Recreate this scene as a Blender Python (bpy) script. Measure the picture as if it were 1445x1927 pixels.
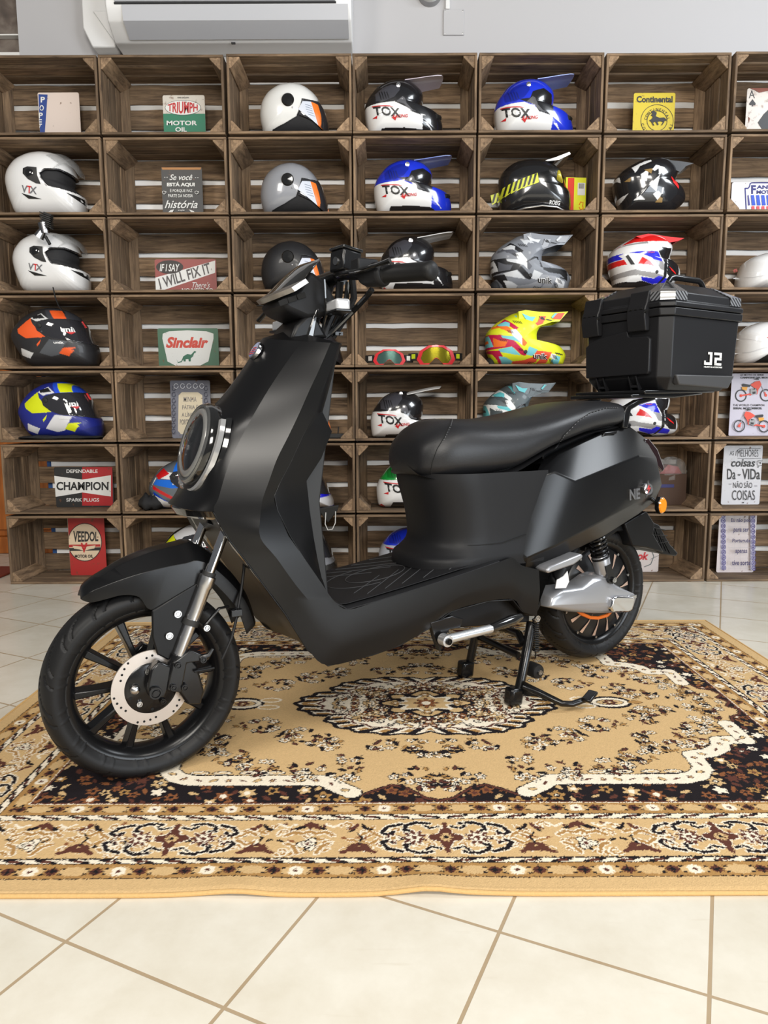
import bpy, bmesh, math, random
import numpy as np
from mathutils import Vector, Matrix, Euler
from mathutils.bvhtree import BVHTree
PI = math.pi
sc = bpy.context.scene
for o in list(bpy.data.objects): bpy.data.objects.remove(o)
COL = sc.collection

# ------------------------------------------------------------------ camera
cam_d = bpy.data.cameras.new('camera'); cam = bpy.data.objects.new('camera', cam_d); COL.objects.link(cam)
cam_d.sensor_fit = 'HORIZONTAL'; cam_d.sensor_width = 36.0; cam_d.lens = 36.0*1362.487/1445.0
cam_d.clip_start = 0.02
_p, _r = 0.132794, -0.0043624
_f = Vector((0, math.cos(_p), -math.sin(_p))); _u = Vector((0, math.sin(_p), math.cos(_p))); _t = Vector((1, 0, 0))
_c, _s = math.cos(_r), math.sin(_r)
_rt = _c*_t + _s*_u; _up = -_s*_t + _c*_u
m = Matrix.Identity(4)
for i in range(3):
    m[i][0] = _rt[i]; m[i][1] = _up[i]; m[i][2] = -_f[i]
m[2][3] = 0.8
cam.matrix_world = m
sc.camera = cam

# ------------------------------------------------------------------ light, exposure
sc.view_settings.view_transform = 'Standard'
sc.view_settings.look = 'None'
sc.view_settings.gamma = 1.0
sc.view_settings.use_curve_mapping = False
sc.view_settings.exposure = 0.0
w = bpy.data.worlds.new('showroom_air'); sc.world = w; w.use_nodes = True
w.node_tree.nodes['Background'].inputs[0].default_value = (0.93, 0.96, 1.0, 1)
w.node_tree.nodes['Background'].inputs[1].default_value = 0.13

def area(name, loc, target, sx, sy, power, col=(1, 1, 1)):
    d = bpy.data.lights.new(name, 'AREA'); d.shape = 'RECTANGLE'; d.size = sx; d.size_y = sy
    d.energy = power; d.color = col
    o = bpy.data.objects.new(name, d); COL.objects.link(o); o.location = loc
    o.rotation_euler = (Vector(target)-Vector(loc)).to_track_quat('-Z', 'Y').to_euler()
    return o
area('ceiling_light', (0.45, -2.8, 2.55), (0.1, 2.2, 0.8), 1.5, 1.3, 140, (1.0, 0.95, 0.87))
area('ceiling_light', (-2.3, -0.6, 3.1), (-0.6, 1.6, 0), 0.9, 0.9, 60, (1.0, 0.95, 0.88))
area('ceiling_light', (3.1, 1.9, 2.9), (0.9, 1.9, 0.5), 1.2, 0.9, 62, (0.90, 0.95, 1.0))
area('ceiling_light', (1.9, -0.4, 3.1), (0.9, 1.6, 0), 0.6, 0.6, 30, (1.0, 0.96, 0.9))
area('ceiling_light', (-0.2, -0.6, 3.1), (-0.1, 0.6, 0), 0.8, 0.5, 30, (1.0, 0.95, 0.88))
area('shop_window_daylight', (4.7, -2.6, 1.2), (0.2, 2.2, 0.6), 3.2, 2.2, 210, (0.86, 0.93, 1.0))

# ------------------------------------------------------------------ materials
MATS = {}
def mat(name, col, rough=0.5, metal=0.0, coat=0.0, spec=0.5, trans=0.0, alpha=1.0, emit=0.0, bump=None, ior=1.5, aniso=0.0, coat_rough=0.05):
    if name in MATS: return MATS[name]
    m = bpy.data.materials.new(name); m.use_nodes = True
    nt = m.node_tree; b = nt.nodes['Principled BSDF']
    b.inputs['Base Color'].default_value = (*col, 1); b.inputs['Roughness'].default_value = rough
    b.inputs['Metallic'].default_value = metal; b.inputs['Coat Weight'].default_value = coat
    b.inputs['Coat Roughness'].default_value = coat_rough
    b.inputs['Specular IOR Level'].default_value = spec; b.inputs['Transmission Weight'].default_value = trans
    b.inputs['Alpha'].default_value = alpha; b.inputs['IOR'].default_value = ior
    if emit:
        b.inputs['Emission Color'].default_value = (*col, 1); b.inputs['Emission Strength'].default_value = emit
    if bump:
        sc_, st, dist = bump
        n = nt.nodes.new('ShaderNodeTexNoise'); n.inputs['Scale'].default_value = sc_; n.inputs['Detail'].default_value = 6
        tc = nt.nodes.new('ShaderNodeTexCoord'); nt.links.new(tc.outputs['Object'], n.inputs['Vector'])
        bp = nt.nodes.new('ShaderNodeBump'); bp.inputs['Strength'].default_value = st; bp.inputs['Distance'].default_value = dist
        nt.links.new(n.outputs['Fac'], bp.inputs['Height']); nt.links.new(bp.outputs['Normal'], b.inputs['Normal'])
    MATS[name] = m
    return m
def s2l(r, g, b):
    f = lambda c: (c/255/12.92) if c/255 <= 0.04045 else ((c/255+0.055)/1.055)**2.4
    return (f(r), f(g), f(b))

def attr_mat(name, rough=0.5, coat=0.0, attr='Col', bump=None, spec=0.5):
    m = mat(name, (1, 1, 1), rough, coat=coat, bump=bump, spec=spec)
    nt = m.node_tree
    a = nt.nodes.new('ShaderNodeAttribute'); a.attribute_name = attr
    nt.links.new(a.outputs['Color'], nt.nodes['Principled BSDF'].inputs['Base Color'])
    return m

# ------------------------------------------------------------------ mesh helpers
class MB:
    """collects geometry for ONE mesh object"""
    def __init__(s): s.v = []; s.f = []; s.mi = []; s.tint = []
    def add(s, vs, fs, mi=0, tint=0.5):
        n = len(s.v); s.v += [tuple(v) for v in vs]
        s.f += [tuple(n+i for i in f) for f in fs]; s.mi += [mi]*len(fs); s.tint += [tint]*len(fs)
        return s
    def box(s, c, d, rot=None, mi=0, tint=0.5):
        vs = [Vector((x*d[0]/2, y*d[1]/2, z*d[2]/2)) for x in (-1, 1) for y in (-1, 1) for z in (-1, 1)]
        if rot is not None: vs = [rot @ v for v in vs]
        vs = [v+Vector(c) for v in vs]
        return s.add(vs, [(0, 1, 3, 2), (4, 6, 7, 5), (0, 4, 5, 1), (2, 3, 7, 6), (0, 2, 6, 4), (1, 5, 7, 3)], mi, tint)
    def prism(s, poly, axis, a, b, mi=0, tint=0.5):
        """poly: 2D points; extruded along axis 'x','y','z' from a to b"""
        n = len(poly)
        def P(p, t):
            return {'y': (p[0], t, p[1]), 'x': (t, p[0], p[1]), 'z': (p[0], p[1], t)}[axis]
        vs = [P(p, a) for p in poly]+[P(p, b) for p in poly]
        fs = [tuple(range(n)), tuple(range(2*n-1, n-1, -1))]+[(i, n+i, n+(i+1) % n, (i+1) % n) for i in range(n)]
        return s.add(vs, fs, mi, tint)
    def tube(s, pts, r, n=12, caps=True, mi=0, flat=1.0):
        pts = [Vector(p) for p in pts]; k = len(pts)
        rr = r if isinstance(r, (list, tuple)) else [r]*k
        vs = []; up = None
        for i, p in enumerate(pts):
            t = (pts[min(i+1, k-1)]-pts[max(i-1, 0)]).normalized()
            if up is None:
                up = Vector((0, 0, 1)) if abs(t.z) < 0.9 else Vector((1, 0, 0))
            a = (up-t*up.dot(t)).normalized(); b = t.cross(a); up = a
            for j in range(n):
                an = 2*PI*j/n
                vs.append(p+(a*math.cos(an)*flat+b*math.sin(an))*rr[i])
        fs = [(i*n+j, i*n+(j+1) % n, (i+1)*n+(j+1) % n, (i+1)*n+j) for i in range(k-1) for j in range(n)]
        if caps: fs += [tuple(range(n-1, -1, -1)), tuple((k-1)*n+j for j in range(n))]
        return s.add(vs, fs, mi)
    def lathe(s, prof, c=(0, 0, 0), axis='y', n=48, mi=0, a0=0, a1=2*PI, closed=False):
        """prof: (radius, t) pairs turned about the axis through c"""
        full = abs(a1-a0-2*PI) < 1e-6; k = n if full else n+1
        vs = []
        for r, t in prof:
            for j in range(k):
                a = a0+(a1-a0)*j/n; x, z = r*math.cos(a), r*math.sin(a)
                v = {'y': (x, t, z), 'z': (x, z, t), 'x': (t, x, z)}[axis]
                vs.append((v[0]+c[0], v[1]+c[1], v[2]+c[2]))
        fs = []
        m_ = len(prof)
        for i in range(m_ if closed else m_-1):
            i2 = (i+1) % m_
            for j in range(n):
                j2 = (j+1) % k if full else j+1
                fs.append((i*k+j, i*k+j2, i2*k+j2, i2*k+j))
        return s.add(vs, fs, mi)
    def sphere(s, c, r, n=16, m=10, mi=0, sc_=(1, 1, 1)):
        prof = [(max(math.cos(-PI/2+PI*i/m), 1e-4), math.sin(-PI/2+PI*i/m)) for i in range(m+1)]
        vs = []; fs = []
        for rr, t in prof:
            for j in range(n):
                a = 2*PI*j/n
                vs.append((c[0]+r*rr*math.cos(a)*sc_[0], c[1]+r*rr*math.sin(a)*sc_[1], c[2]+r*t*sc_[2]))
        fs = [(i*n+j, i*n+(j+1) % n, (i+1)*n+(j+1) % n, (i+1)*n+j) for i in range(m) for j in range(n)]
        return s.add(vs, fs, mi)
    def mirror(s):
        n = len(s.v); s.v += [(x, -y, z) for x, y, z in s.v]
        k = len(s.f)
        s.f += [tuple(n+i for i in reversed(f)) for f in s.f]; s.mi += s.mi[:k]; s.tint += s.tint[:k]
        return s
    def build(s, name, mats, parent=None, smooth=True, bevel=0, seg=2, sub=0, loc=None, rot=None, angle=35, fix=True, solid=0, weld=False, edge_tint=False, label=None, wn=False):
        me = bpy.data.meshes.new(name); me.from_pydata(s.v, [], s.f)
        mats = mats if isinstance(mats, (list, tuple)) else [mats]
        for mm in mats: me.materials.append(mm)
        me.polygons.foreach_set('material_index', s.mi)
        if edge_tint:
            a = me.attributes.new('tint', 'FLOAT', 'FACE'); a.data.foreach_set('value', s.tint)
        me.update()
        if fix or weld:
            bm = bmesh.new(); bm.from_mesh(me)
            if weld: bmesh.ops.remove_doubles(bm, verts=bm.verts, dist=2e-4)
            if fix: bmesh.ops.recalc_face_normals(bm, faces=bm.faces)
            bm.to_mesh(me); bm.free()
        if smooth:
            me.polygons.foreach_set('use_smooth', [True]*len(me.polygons))
            try: me.set_sharp_from_angle(angle=math.radians(angle))
            except Exception: pass
        o = bpy.data.objects.new(name, me); COL.objects.link(o)
        if parent is not None: o.parent = parent
        if loc is not None: o.location = loc
        if rot is not None: o.rotation_euler = rot
        if solid:
            md = o.modifiers.new('s', 'SOLIDIFY'); md.thickness = solid; md.offset = -1
        if sub:
            md = o.modifiers.new('u', 'SUBSURF'); md.levels = md.render_levels = sub
        if bevel:
            md = o.modifiers.new('b', 'BEVEL'); md.width = bevel; md.segments = seg; md.limit_method = 'ANGLE'; md.angle_limit = math.radians(30)
            md.harden_normals = False
            if wn: md = o.modifiers.new('w', 'WEIGHTED_NORMAL'); md.keep_sharp = True; md.weight = 80
        if solid and smooth:
            md = o.modifiers.new('e', 'EDGE_SPLIT'); md.split_angle = math.radians(min(angle, 50))
        if label: o['label'] = label
        return o

def tag(o, label=None, cat=None, group=None, kind=None):
    if label: o['label'] = label
    if cat: o['category'] = cat
    if group: o['group'] = group
    if kind: o['kind'] = kind
    return o
def empty(name, loc=(0, 0, 0), rz=0.0, parent=None):
    o = bpy.data.objects.new(name, None); COL.objects.link(o); o.location = loc; o.rotation_euler = (0, 0, rz)
    o.empty_display_size = 0.05
    if parent is not None: o.parent = parent
    return o
def thing(name, label, cat, loc=(0, 0, 0), rz=0.0, group=None):
    return tag(empty(name, loc, rz), label, cat, group)
def copy_tree(o, parent=None):
    c = o.copy(); COL.objects.link(c); c.parent = parent
    for ch in list(o.children): copy_tree(ch, c)
    return c
def circ(cx, cy, rx, ry=None, n=32, a0=0, a1=2*PI):
    ry = rx if ry is None else ry
    return [(cx+rx*math.cos(a0+(a1-a0)*i/n), cy+ry*math.sin(a0+(a1-a0)*i/n)) for i in range(n)]

def text_mesh(body, size, bold=0.0, shear=0.0, sx=1.0, width=None, height=None, extrude=0.0, align='CENTER'):
    """a text turned into plain vertices / faces lying in (u, v); centred on its own box; scaled to width / height when given"""
    cu = bpy.data.curves.new('t', 'FONT'); cu.body = body; cu.size = size; cu.offset = bold*size; cu.shear = shear
    cu.align_x = align; cu.extrude = extrude; cu.resolution_u = 3
    ob = bpy.data.objects.new('t', cu); COL.objects.link(ob)
    dg = bpy.context.evaluated_depsgraph_get(); me = bpy.data.meshes.new_from_object(ob.evaluated_get(dg))
    vs = np.array([v.co[:] for v in me.vertices]) if len(me.vertices) else np.zeros((0, 3))
    fs = [tuple(p.vertices) for p in me.polygons]
    bpy.data.objects.remove(ob); bpy.data.curves.remove(cu); bpy.data.meshes.remove(me)
    if len(vs):
        lo, hi = vs.min(0), vs.max(0); c = (lo+hi)/2
        vs[:, 0] -= c[0]; vs[:, 1] -= c[1]
        if width: vs[:, 0] *= width/max(hi[0]-lo[0], 1e-6)
        if height: vs[:, 1] *= height/max(hi[1]-lo[1], 1e-6)
        vs[:, 0] *= sx
    return vs, fs

# ------------------------------------------------------------------ the room
def floor_material():
    m = mat('cream_floor_tiles', s2l(233, 228, 214), 0.28, spec=0.4)
    nt = m.node_tree; N = nt.nodes; Lk = nt.links; b = N['Principled BSDF']
    tc = N.new('ShaderNodeTexCoord')
    mp = N.new('ShaderNodeMapping'); mp.vector_type = 'TEXTURE'
    mp.inputs['Location'].default_value = (-0.4924, 1.0162, 0)
    mp.inputs['Rotation'].default_value = (0, 0, -0.4385174)
    Lk.new(tc.outputs['Object'], mp.inputs['Vector'])
    br = N.new('ShaderNodeTexBrick'); br.offset = 0.0; br.squash = 1.0
    br.inputs['Scale'].default_value = 1.0
    br.inputs['Mortar Size'].default_value = 0.0030; br.inputs['Mortar Smooth'].default_value = 0.12
    br.inputs['Brick Width'].default_value = 0.29945; br.inputs['Row Height'].default_value = 0.29945
    br.inputs['Color1'].default_value = (*s2l(224, 219, 206), 1); br.inputs['Color2'].default_value = (*s2l(216, 211, 197), 1)
    br.inputs['Mortar'].default_value = (*s2l(172, 152, 124), 1)
    Lk.new(mp.outputs['Vector'], br.inputs['Vector'])
    n1 = N.new('ShaderNodeTexNoise'); n1.inputs['Scale'].default_value = 5.0; n1.inputs['Detail'].default_value = 8; n1.inputs['Roughness'].default_value = 0.65
    Lk.new(tc.outputs['Object'], n1.inputs['Vector'])
    cr = N.new('ShaderNodeValToRGB'); cr.color_ramp.elements[0].position = 0.35; cr.color_ramp.elements[0].color = (*s2l(214, 205, 188), 1)
    cr.color_ramp.elements[1].position = 0.62; cr.color_ramp.elements[1].color = (1, 1, 1, 1)
    Lk.new(n1.outputs['Fac'], cr.inputs['Fac'])
    mx = N.new('ShaderNodeMixRGB'); mx.blend_type = 'MULTIPLY'; mx.inputs[0].default_value = 0.35
    Lk.new(br.outputs['Color'], mx.inputs[1]); Lk.new(cr.outputs['Color'], mx.inputs[2])
    # scuffs: stretched fine noise
    mp2 = N.new('ShaderNodeMapping'); mp2.inputs['Rotation'].default_value = (0, 0, 0.9); mp2.inputs['Scale'].default_value = (3, 26, 1)
    Lk.new(tc.outputs['Object'], mp2.inputs['Vector'])
    n2 = N.new('ShaderNodeTexNoise'); n2.inputs['Scale'].default_value = 2.2; n2.inputs['Detail'].default_value = 10
    Lk.new(mp2.outputs['Vector'], n2.inputs['Vector'])
    cr2 = N.new('ShaderNodeValToRGB'); cr2.color_ramp.elements[0].position = 0.66; cr2.color_ramp.elements[0].color = (0, 0, 0, 1); cr2.color_ramp.elements[1].position = 0.74; cr2.color_ramp.elements[1].color = (1, 1, 1, 1)
    Lk.new(n2.outputs['Fac'], cr2.inputs['Fac'])
    mx2 = N.new('ShaderNodeMixRGB'); mx2.inputs[2].default_value = (*s2l(178, 160, 132), 1)
    mm = N.new('ShaderNodeMath'); mm.operation = 'MULTIPLY'; mm.inputs[1].default_value = 0.13
    Lk.new(cr2.outputs['Color'], mm.inputs[0]); Lk.new(mm.outputs[0], mx2.inputs[0]); Lk.new(mx.outputs['Color'], mx2.inputs[1])
    Lk.new(mx2.outputs['Color'], b.inputs['Base Color'])
    bp = N.new('ShaderNodeBump'); bp.inputs['Strength'].default_value = 0.5; bp.inputs['Distance'].default_value = 0.0015; bp.invert = True
    Lk.new(br.outputs['Fac'], bp.inputs['Height']); Lk.new(bp.outputs['Normal'], b.inputs['Normal'])
    rr = N.new('ShaderNodeMapRange'); rr.inputs[3].default_value = 0.24; rr.inputs[4].default_value = 0.7
    Lk.new(br.outputs['Fac'], rr.inputs[0]); Lk.new(rr.outputs[0], b.inputs['Roughness'])
    return m
YW = 3.705
fl = MB().box((0, 1.6, -0.05), (9, 9.6, 0.1)).build('floor', floor_material(), smooth=False); tag(fl, kind='structure')
wall_m = mat('grey_white_plaster', s2l(184, 183, 185), 0.75, bump=(9, 0.12, 0.004))
wb = MB().prism([(-1.70, 0), (4.2, 0), (4.2, 3.6), (-1.725, 3.6), (-1.725, 2.40), (-1.70, 2.40)], 'y', YW, YW+0.22).build('wall_back', wall_m, smooth=False)
MB().box((1.25, YW-.001, 1.19), (5.9, .002, 2.36)).build('white_backing', mat('white_wall_backing', (.93, .93, .93), .6), wb, smooth=False); tag(wb, kind='structure')  # whiter sheet over the wall behind the crates, up to their tops
# ledge of lighter plaster just above the crates
tr = MB().box((0.55, YW-0.008, 2.36), (5.6, 0.016, 0.26)).build('trim_1', mat('white_plaster', s2l(196, 194, 191), 0.7, bump=(7, .15, .004)), smooth=False, bevel=.004); tag(tr, kind='structure')

def stone_material():
    m = mat('dark_marbled_stone', (0.1, 0.09, 0.08), 0.45)
    nt = m.node_tree; N = nt.nodes; Lk = nt.links
    tc = N.new('ShaderNodeTexCoord'); n = N.new('ShaderNodeTexNoise'); n.inputs['Scale'].default_value = 5; n.inputs['Detail'].default_value = 12; n.inputs['Distortion'].default_value = 1.6
    Lk.new(tc.outputs['Object'], n.inputs['Vector'])
    cr = N.new('ShaderNodeValToRGB'); e = cr.color_ramp.elements
    e[0].position = .3; e[0].color = (*s2l(66, 58, 52), 1); e[1].position = .7; e[1].color = (*s2l(132, 122, 112), 1)
    x = e.new(.5); x.color = (*s2l(94, 82, 74), 1)
    Lk.new(n.outputs['Fac'], cr.inputs['Fac']); Lk.new(cr.outputs['Color'], N['Principled BSDF'].inputs['Base Color'])
    return m
sl = MB().box((-2.35, YW+0.13, 3.06), (1.25, 0.18, 1.08)).build('wall_left', stone_material(), smooth=False); tag(sl, kind='structure')
lt = MB().box((-2.35, YW+0.10, 2.49), (1.25, 0.20, 0.06)).box((-2.35, YW+0.10, 2.60), (1.25, 0.19, 0.006)).build('trim_2', mat('white_trim', s2l(222, 220, 216), 0.6), smooth=False); tag(lt, kind='structure')
bw = MB().box((-3.2, 6.3, 1.6), (3.2, 0.1, 3.4)).build('wall_far', mat('pale_wall', s2l(186, 182, 176), .8), smooth=False); tag(bw, kind='structure')

# orange varnished door beyond the crates at the left
def wood_simple(name, c1, c2, rough=.4, sc_=(2, 2, 14), ns=3.0):
    m = mat(name, c1, rough); nt = m.node_tree; N = nt.nodes; Lk = nt.links
    tc = N.new('ShaderNodeTexCoord'); mp = N.new('ShaderNodeMapping'); mp.inputs['Scale'].default_value = sc_
    n = N.new('ShaderNodeTexNoise'); n.inputs['Scale'].default_value = ns; n.inputs['Detail'].default_value = 8
    Lk.new(tc.outputs['Object'], mp.inputs['Vector']); Lk.new(mp.outputs['Vector'], n.inputs['Vector'])
    cr = N.new('ShaderNodeValToRGB'); cr.color_ramp.elements[0].position = .35; cr.color_ramp.elements[1].position = .65
    cr.color_ramp.elements[0].color = (*c1, 1); cr.color_ramp.elements[1].color = (*c2, 1)
    Lk.new(n.outputs['Fac'], cr.inputs['Fac']); Lk.new(cr.outputs['Color'], N['Principled BSDF'].inputs['Base Color'])
    return m
owood = wood_simple('orange_varnished_wood', s2l(150, 84, 34), s2l(188, 112, 50), .35, (14, 14, 1.5))
cab = thing('cabinet', 'orange varnished wooden cabinet standing past the left end of the crates', 'cabinet', (-2.35, 4.36, 0))
MB().box((0, 0, 0.60), (1.16, 0.26, 1.0)).build('body', owood, cab, bevel=.006)
MB().box((0, -0.01, 0.05), (1.20, 0.30, 0.10)).build('plinth', owood, cab, bevel=.008)
for sx in (-.28, .28):
    MB().box((sx, -.137, .60), (.52, .016, .92)).build('door', owood, cab, bevel=.005)
mat_red = mat('rust_red_pile', s2l(128, 52, 34), .95, bump=(120, .6, .004))
dm = MB().box((-2.28, 3.66, 0.006), (0.72, 0.26, 0.012)).build('doormat', [mat_red, mat('dark_pile', s2l(60, 30, 26), .95)], bevel=.004)
dm.data.update(); tag(dm, 'rust red mat on the tiles left of the bottom crate', 'mat')
bj = MB().box((-1.716, 3.80, 0.62), (0.03, 0.16, 1.24)).build('door_1', mat('blue_paint', s2l(60, 100, 160), .5), smooth=False, bevel=.003); tag(bj, kind='structure')

# ------------------------------------------------------------------ things on the wall above
acm = mat('white_plastic', s2l(226, 226, 226), .35); acg = mat('silver_grey_plastic', s2l(178, 180, 186), .4); blk = mat('black_gap', (0.01, 0.01, 0.012), .6)
ac = thing('air_conditioner', 'white split air conditioner mounted on the wall above the crates', 'air conditioner', (-0.68, YW, 2.49))
body = [(0, 0.30), (0, 0.0), (-.13, 0.004), (-.21, .06), (-.235, .115), (-.24, .30)]
MB().prism(body, 'x', -.545, .545).build('body', acm, ac, bevel=.008, seg=3)
MB().prism([(-.236, .112), (-.2385, .112), (-.224, .054), (-.15, .010), (-.146, .013), (-.22, .058)], 'x', -.47, .53).build('lower_panel', acg, ac)
MB().prism([(-.2365, .125), (-.2435, .125), (-.2455, .262), (-.2385, .262)], 'x', -.50, .475).build('air_flap', acg, ac, bevel=.002)
MB().box((-.012, -.238, .1185), (.98, .008, .006)).build('slot', blk, ac, smooth=False)
MB().box((.0, -.135, .001), (.018, .01, .006)).build('drain_clip', blk, ac, smooth=False)
cover = thing('pipe_cover', 'white faceted pipe duct elbow left of the air conditioner', 'duct cover', (-1.30, YW, 2.50))
MB().prism([(-.085, .33), (-.085, .085), (-.045, .0), (.062, .0), (.062, .02), (.045, .33)], 'y', -.085, 0).build('shell', acm, cover, bevel=.006)
MB().prism([(-.030, .15), (.062, .02), (.060, .15)], 'y', -.098, -.084).build('facet', acm, cover, bevel=.003)
pl = thing('cover_plate', 'small square wall plate under the short cable conduit', 'wall plate', (0.340, YW, 2.640))
MB().box((0, -.004, 0), (.098, .008, .112)).build('plate', wall_m, pl, bevel=.002)
for a in (-1, 1):
    for b_ in (-1, 1): MB().lathe([(0.0001, -.0095), (.003, -.009), (.003, -.006)], (a*.042, 0, b_*.049), n=8).build('screw', mat('steel', (.5, .5, .5), .3, 1), pl)
cd = MB().box((0.310, YW-.008, 2.76), (.020, .016, .13)).build('cable_conduit', acm, bevel=.003); tag(cd, 'short white cable conduit running up the wall above the square plate', 'conduit')
rd = thing('round_fixture', 'round white wall fixture cut off by the top of the photo', 'wall fixture', (0.226, YW, 2.765))
MB().lathe([(.0001, -.05), (.03, -.05), (.036, -.045)], n=32).build('lens', mat('white_glow', (.9, .9, .9), .3), rd)
MB().lathe([(.036, -.045), (.052, -.035), (.056, -.012), (.056, 0)], n=40).build('ring', mat('grey_ring', s2l(150, 150, 152), .35, .4), rd)

# ------------------------------------------------------------------ crates
def crate_wood(name, dark, light, seed):
    m = mat(name, light, .82); nt = m.node_tree; N = nt.nodes; Lk = nt.links; b = N['Principled BSDF']
    tc = N.new('ShaderNodeTexCoord'); at = N.new('ShaderNodeAttribute'); at.attribute_name = 'tint'
    cmb = N.new('ShaderNodeCombineXYZ')
    m1 = N.new('ShaderNodeMath'); m1.operation = 'MULTIPLY'; m1.inputs[1].default_value = 17.0
    Lk.new(at.outputs['Fac'], m1.inputs[0]); Lk.new(m1.outputs[0], cmb.inputs['X']); Lk.new(m1.outputs[0], cmb.inputs['Y']); Lk.new(m1.outputs[0], cmb.inputs['Z'])
    oi = N.new('ShaderNodeObjectInfo')
    ad = N.new('ShaderNodeVectorMath'); ad.operation = 'ADD'; Lk.new(tc.outputs['Object'], ad.inputs[0]); Lk.new(cmb.outputs[0], ad.inputs[1])
    ad2 = N.new('ShaderNodeVectorMath'); ad2.operation = 'ADD'; Lk.new(ad.outputs[0], ad2.inputs[0]); Lk.new(oi.outputs['Location'], ad2.inputs[1])
    mp = N.new('ShaderNodeMapping'); mp.inputs['Scale'].default_value = seed; Lk.new(ad2.outputs[0], mp.inputs['Vector'])
    n = N.new('ShaderNodeTexNoise'); n.inputs['Scale'].default_value = 3.2; n.inputs['Detail'].default_value = 11; n.inputs['Roughness'].default_value = .68; n.inputs['Distortion'].default_value = .6
    Lk.new(mp.outputs['Vector'], n.inputs['Vector'])
    cr = N.new('ShaderNodeValToRGB'); e = cr.color_ramp.elements; e[0].position = .30; e[0].color = (*dark, 1); e[1].position = .70; e[1].color = (*light, 1)
    Lk.new(n.outputs['Fac'], cr.inputs['Fac'])
    n2 = N.new('ShaderNodeTexNoise'); n2.inputs['Scale'].default_value = 4.5; n2.inputs['Detail'].default_value = 3; Lk.new(ad2.outputs[0], n2.inputs['Vector'])
    mr = N.new('ShaderNodeMapRange'); mr.inputs[1].default_value = .3; mr.inputs[2].default_value = .7; mr.inputs[3].default_value = .72; mr.inputs[4].default_value = 1.22; Lk.new(n2.outputs['Fac'], mr.inputs[0])
    mr2 = N.new('ShaderNodeMapRange'); mr2.inputs[3].default_value = .70; mr2.inputs[4].default_value = 1.25; Lk.new(at.outputs['Fac'], mr2.inputs[0])
    mu = N.new('ShaderNodeMath'); mu.operation = 'MULTIPLY'; Lk.new(mr.outputs[0], mu.inputs[0]); Lk.new(mr2.outputs[0], mu.inputs[1])
    vm = N.new('ShaderNodeVectorMath'); vm.operation = 'SCALE'; Lk.new(cr.outputs['Color'], vm.inputs[0]); Lk.new(mu.outputs[0], vm.inputs['Scale'])
    Lk.new(vm.outputs[0], b.inputs['Base Color'])
    bp = N.new('ShaderNodeBump'); bp.inputs['Strength'].default_value = .5; bp.inputs['Distance'].default_value = .002
    Lk.new(n.outputs['Fac'], bp.inputs['Height']); Lk.new(bp.outputs['Normal'], b.inputs['Normal'])
    return m
DK, LT = s2l(60, 45, 33), s2l(152, 126, 98)
WX = crate_wood('weathered_crate_wood_along_x', DK, LT, (1.6, 22, 22))
WZ = crate_wood('weathered_crate_wood_upright', DK, LT, (22, 22, 1.6))
WY = crate_wood('weathered_crate_wood_in_depth', s2l(78, 60, 44), s2l(166, 138, 108), (18, 3, 18))
CW, CH, CD, TH = 0.548, 0.330, 0.282, 0.0105
def crate_kind(seed):
    R = random.Random(seed); t = R.random
    g = {}
    hw, hh = CW/2, CH/2
    j = lambda s: (t()-.5)*s
    # origin: bottom front centre; depth along +y
    def board_x(mb, z0, z1, y):   # back board with slightly uneven edges
        n = 7; up = [(-hw+CW*i/(n-1), z1+j(.004)) for i in range(n)]; dn = [(-hw+CW*i/(n-1), z0+j(.004)) for i in range(n)]
        mb.prism(dn+up[::-1], 'y', y, y+TH*.8, tint=t())
    b = MB(); gap = .020+.006*t(); h3 = (CH-2*TH-2*gap)/3
    for k in range(3): board_x(b, TH+k*(h3+gap)+.001, TH+k*(h3+gap)+h3-.001, CD-TH*.8)
    g['back_panel'] = (b, WX)
    dg = (CD-.004)/3
    for side, z in (('top_panel', CH-TH), ('bottom_panel', 0)):
        b = MB()
        for k in range(3):
            y0 = k*dg+.001; gp = (.014+.008*t()) if side == 'top_panel' else .010
            n = 6; fr = [(-hw+CW*i/(n-1), y0+j(.002)) for i in range(n)]; bk = [(-hw+CW*i/(n-1), y0+dg-gp+j(.003)) for i in range(n)]
            b.prism(fr+bk[::-1], 'z', z, z+TH, tint=t())
        g[side] = (b, WX)
    for side, x in (('side_panel', -hw), ('side_panel.', hw-TH)):
        b = MB()
        for k in range(3):
            y0 = k*dg+.001; gp = .008+.010*t()
            b.prism([(y0, TH), (y0+dg-gp, TH), (y0+dg-gp+j(.003), CH-TH), (y0+j(.002), CH-TH)], 'x', x, x+TH, tint=t())
        g[side] = (b, WZ)
    # triangular corner posts, front to back
    L_ = .052
    for i, (sx, sz) in enumerate(((-1, 0), (1, 0), (-1, 1), (1, 1))):
        b = MB(); x = sx*(hw-TH); z = TH if sz == 0 else CH-TH; q = 1 if sz == 0 else -1
        l = L_*(.85+.3*t()); f0 = .002+.006*t()
        poly = [(x, z), (x-sx*l, z), (x-sx*l, z+q*.006), (x-sx*.006, z+q*l), (x, z+q*l)]
        b.prism(poly, 'y', f0, CD-.012, tint=.35+.65*t()); g['corner_post'+'.'*i] = (b, WY)
    for i, sx in enumerate((-1, 1)):
        b = MB(); x = sx*(hw-TH); l = .036; y = CD-TH*.8
        b.prism([(x, y), (x-sx*l, y), (x-sx*l, y-.005), (x-sx*.005, y-l), (x, y-l)], 'z', TH+.012, CH-TH-.012, tint=.2+.7*t()); g['upright_batten'+'.'*i] = (b, WZ)
    out = []
    for k_, (b, mm) in g.items():
        out.append(b.build(k_.rstrip('.'), mm, None, smooth=False, bevel=.0015, seg=1, edge_tint=True))
    return out
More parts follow.
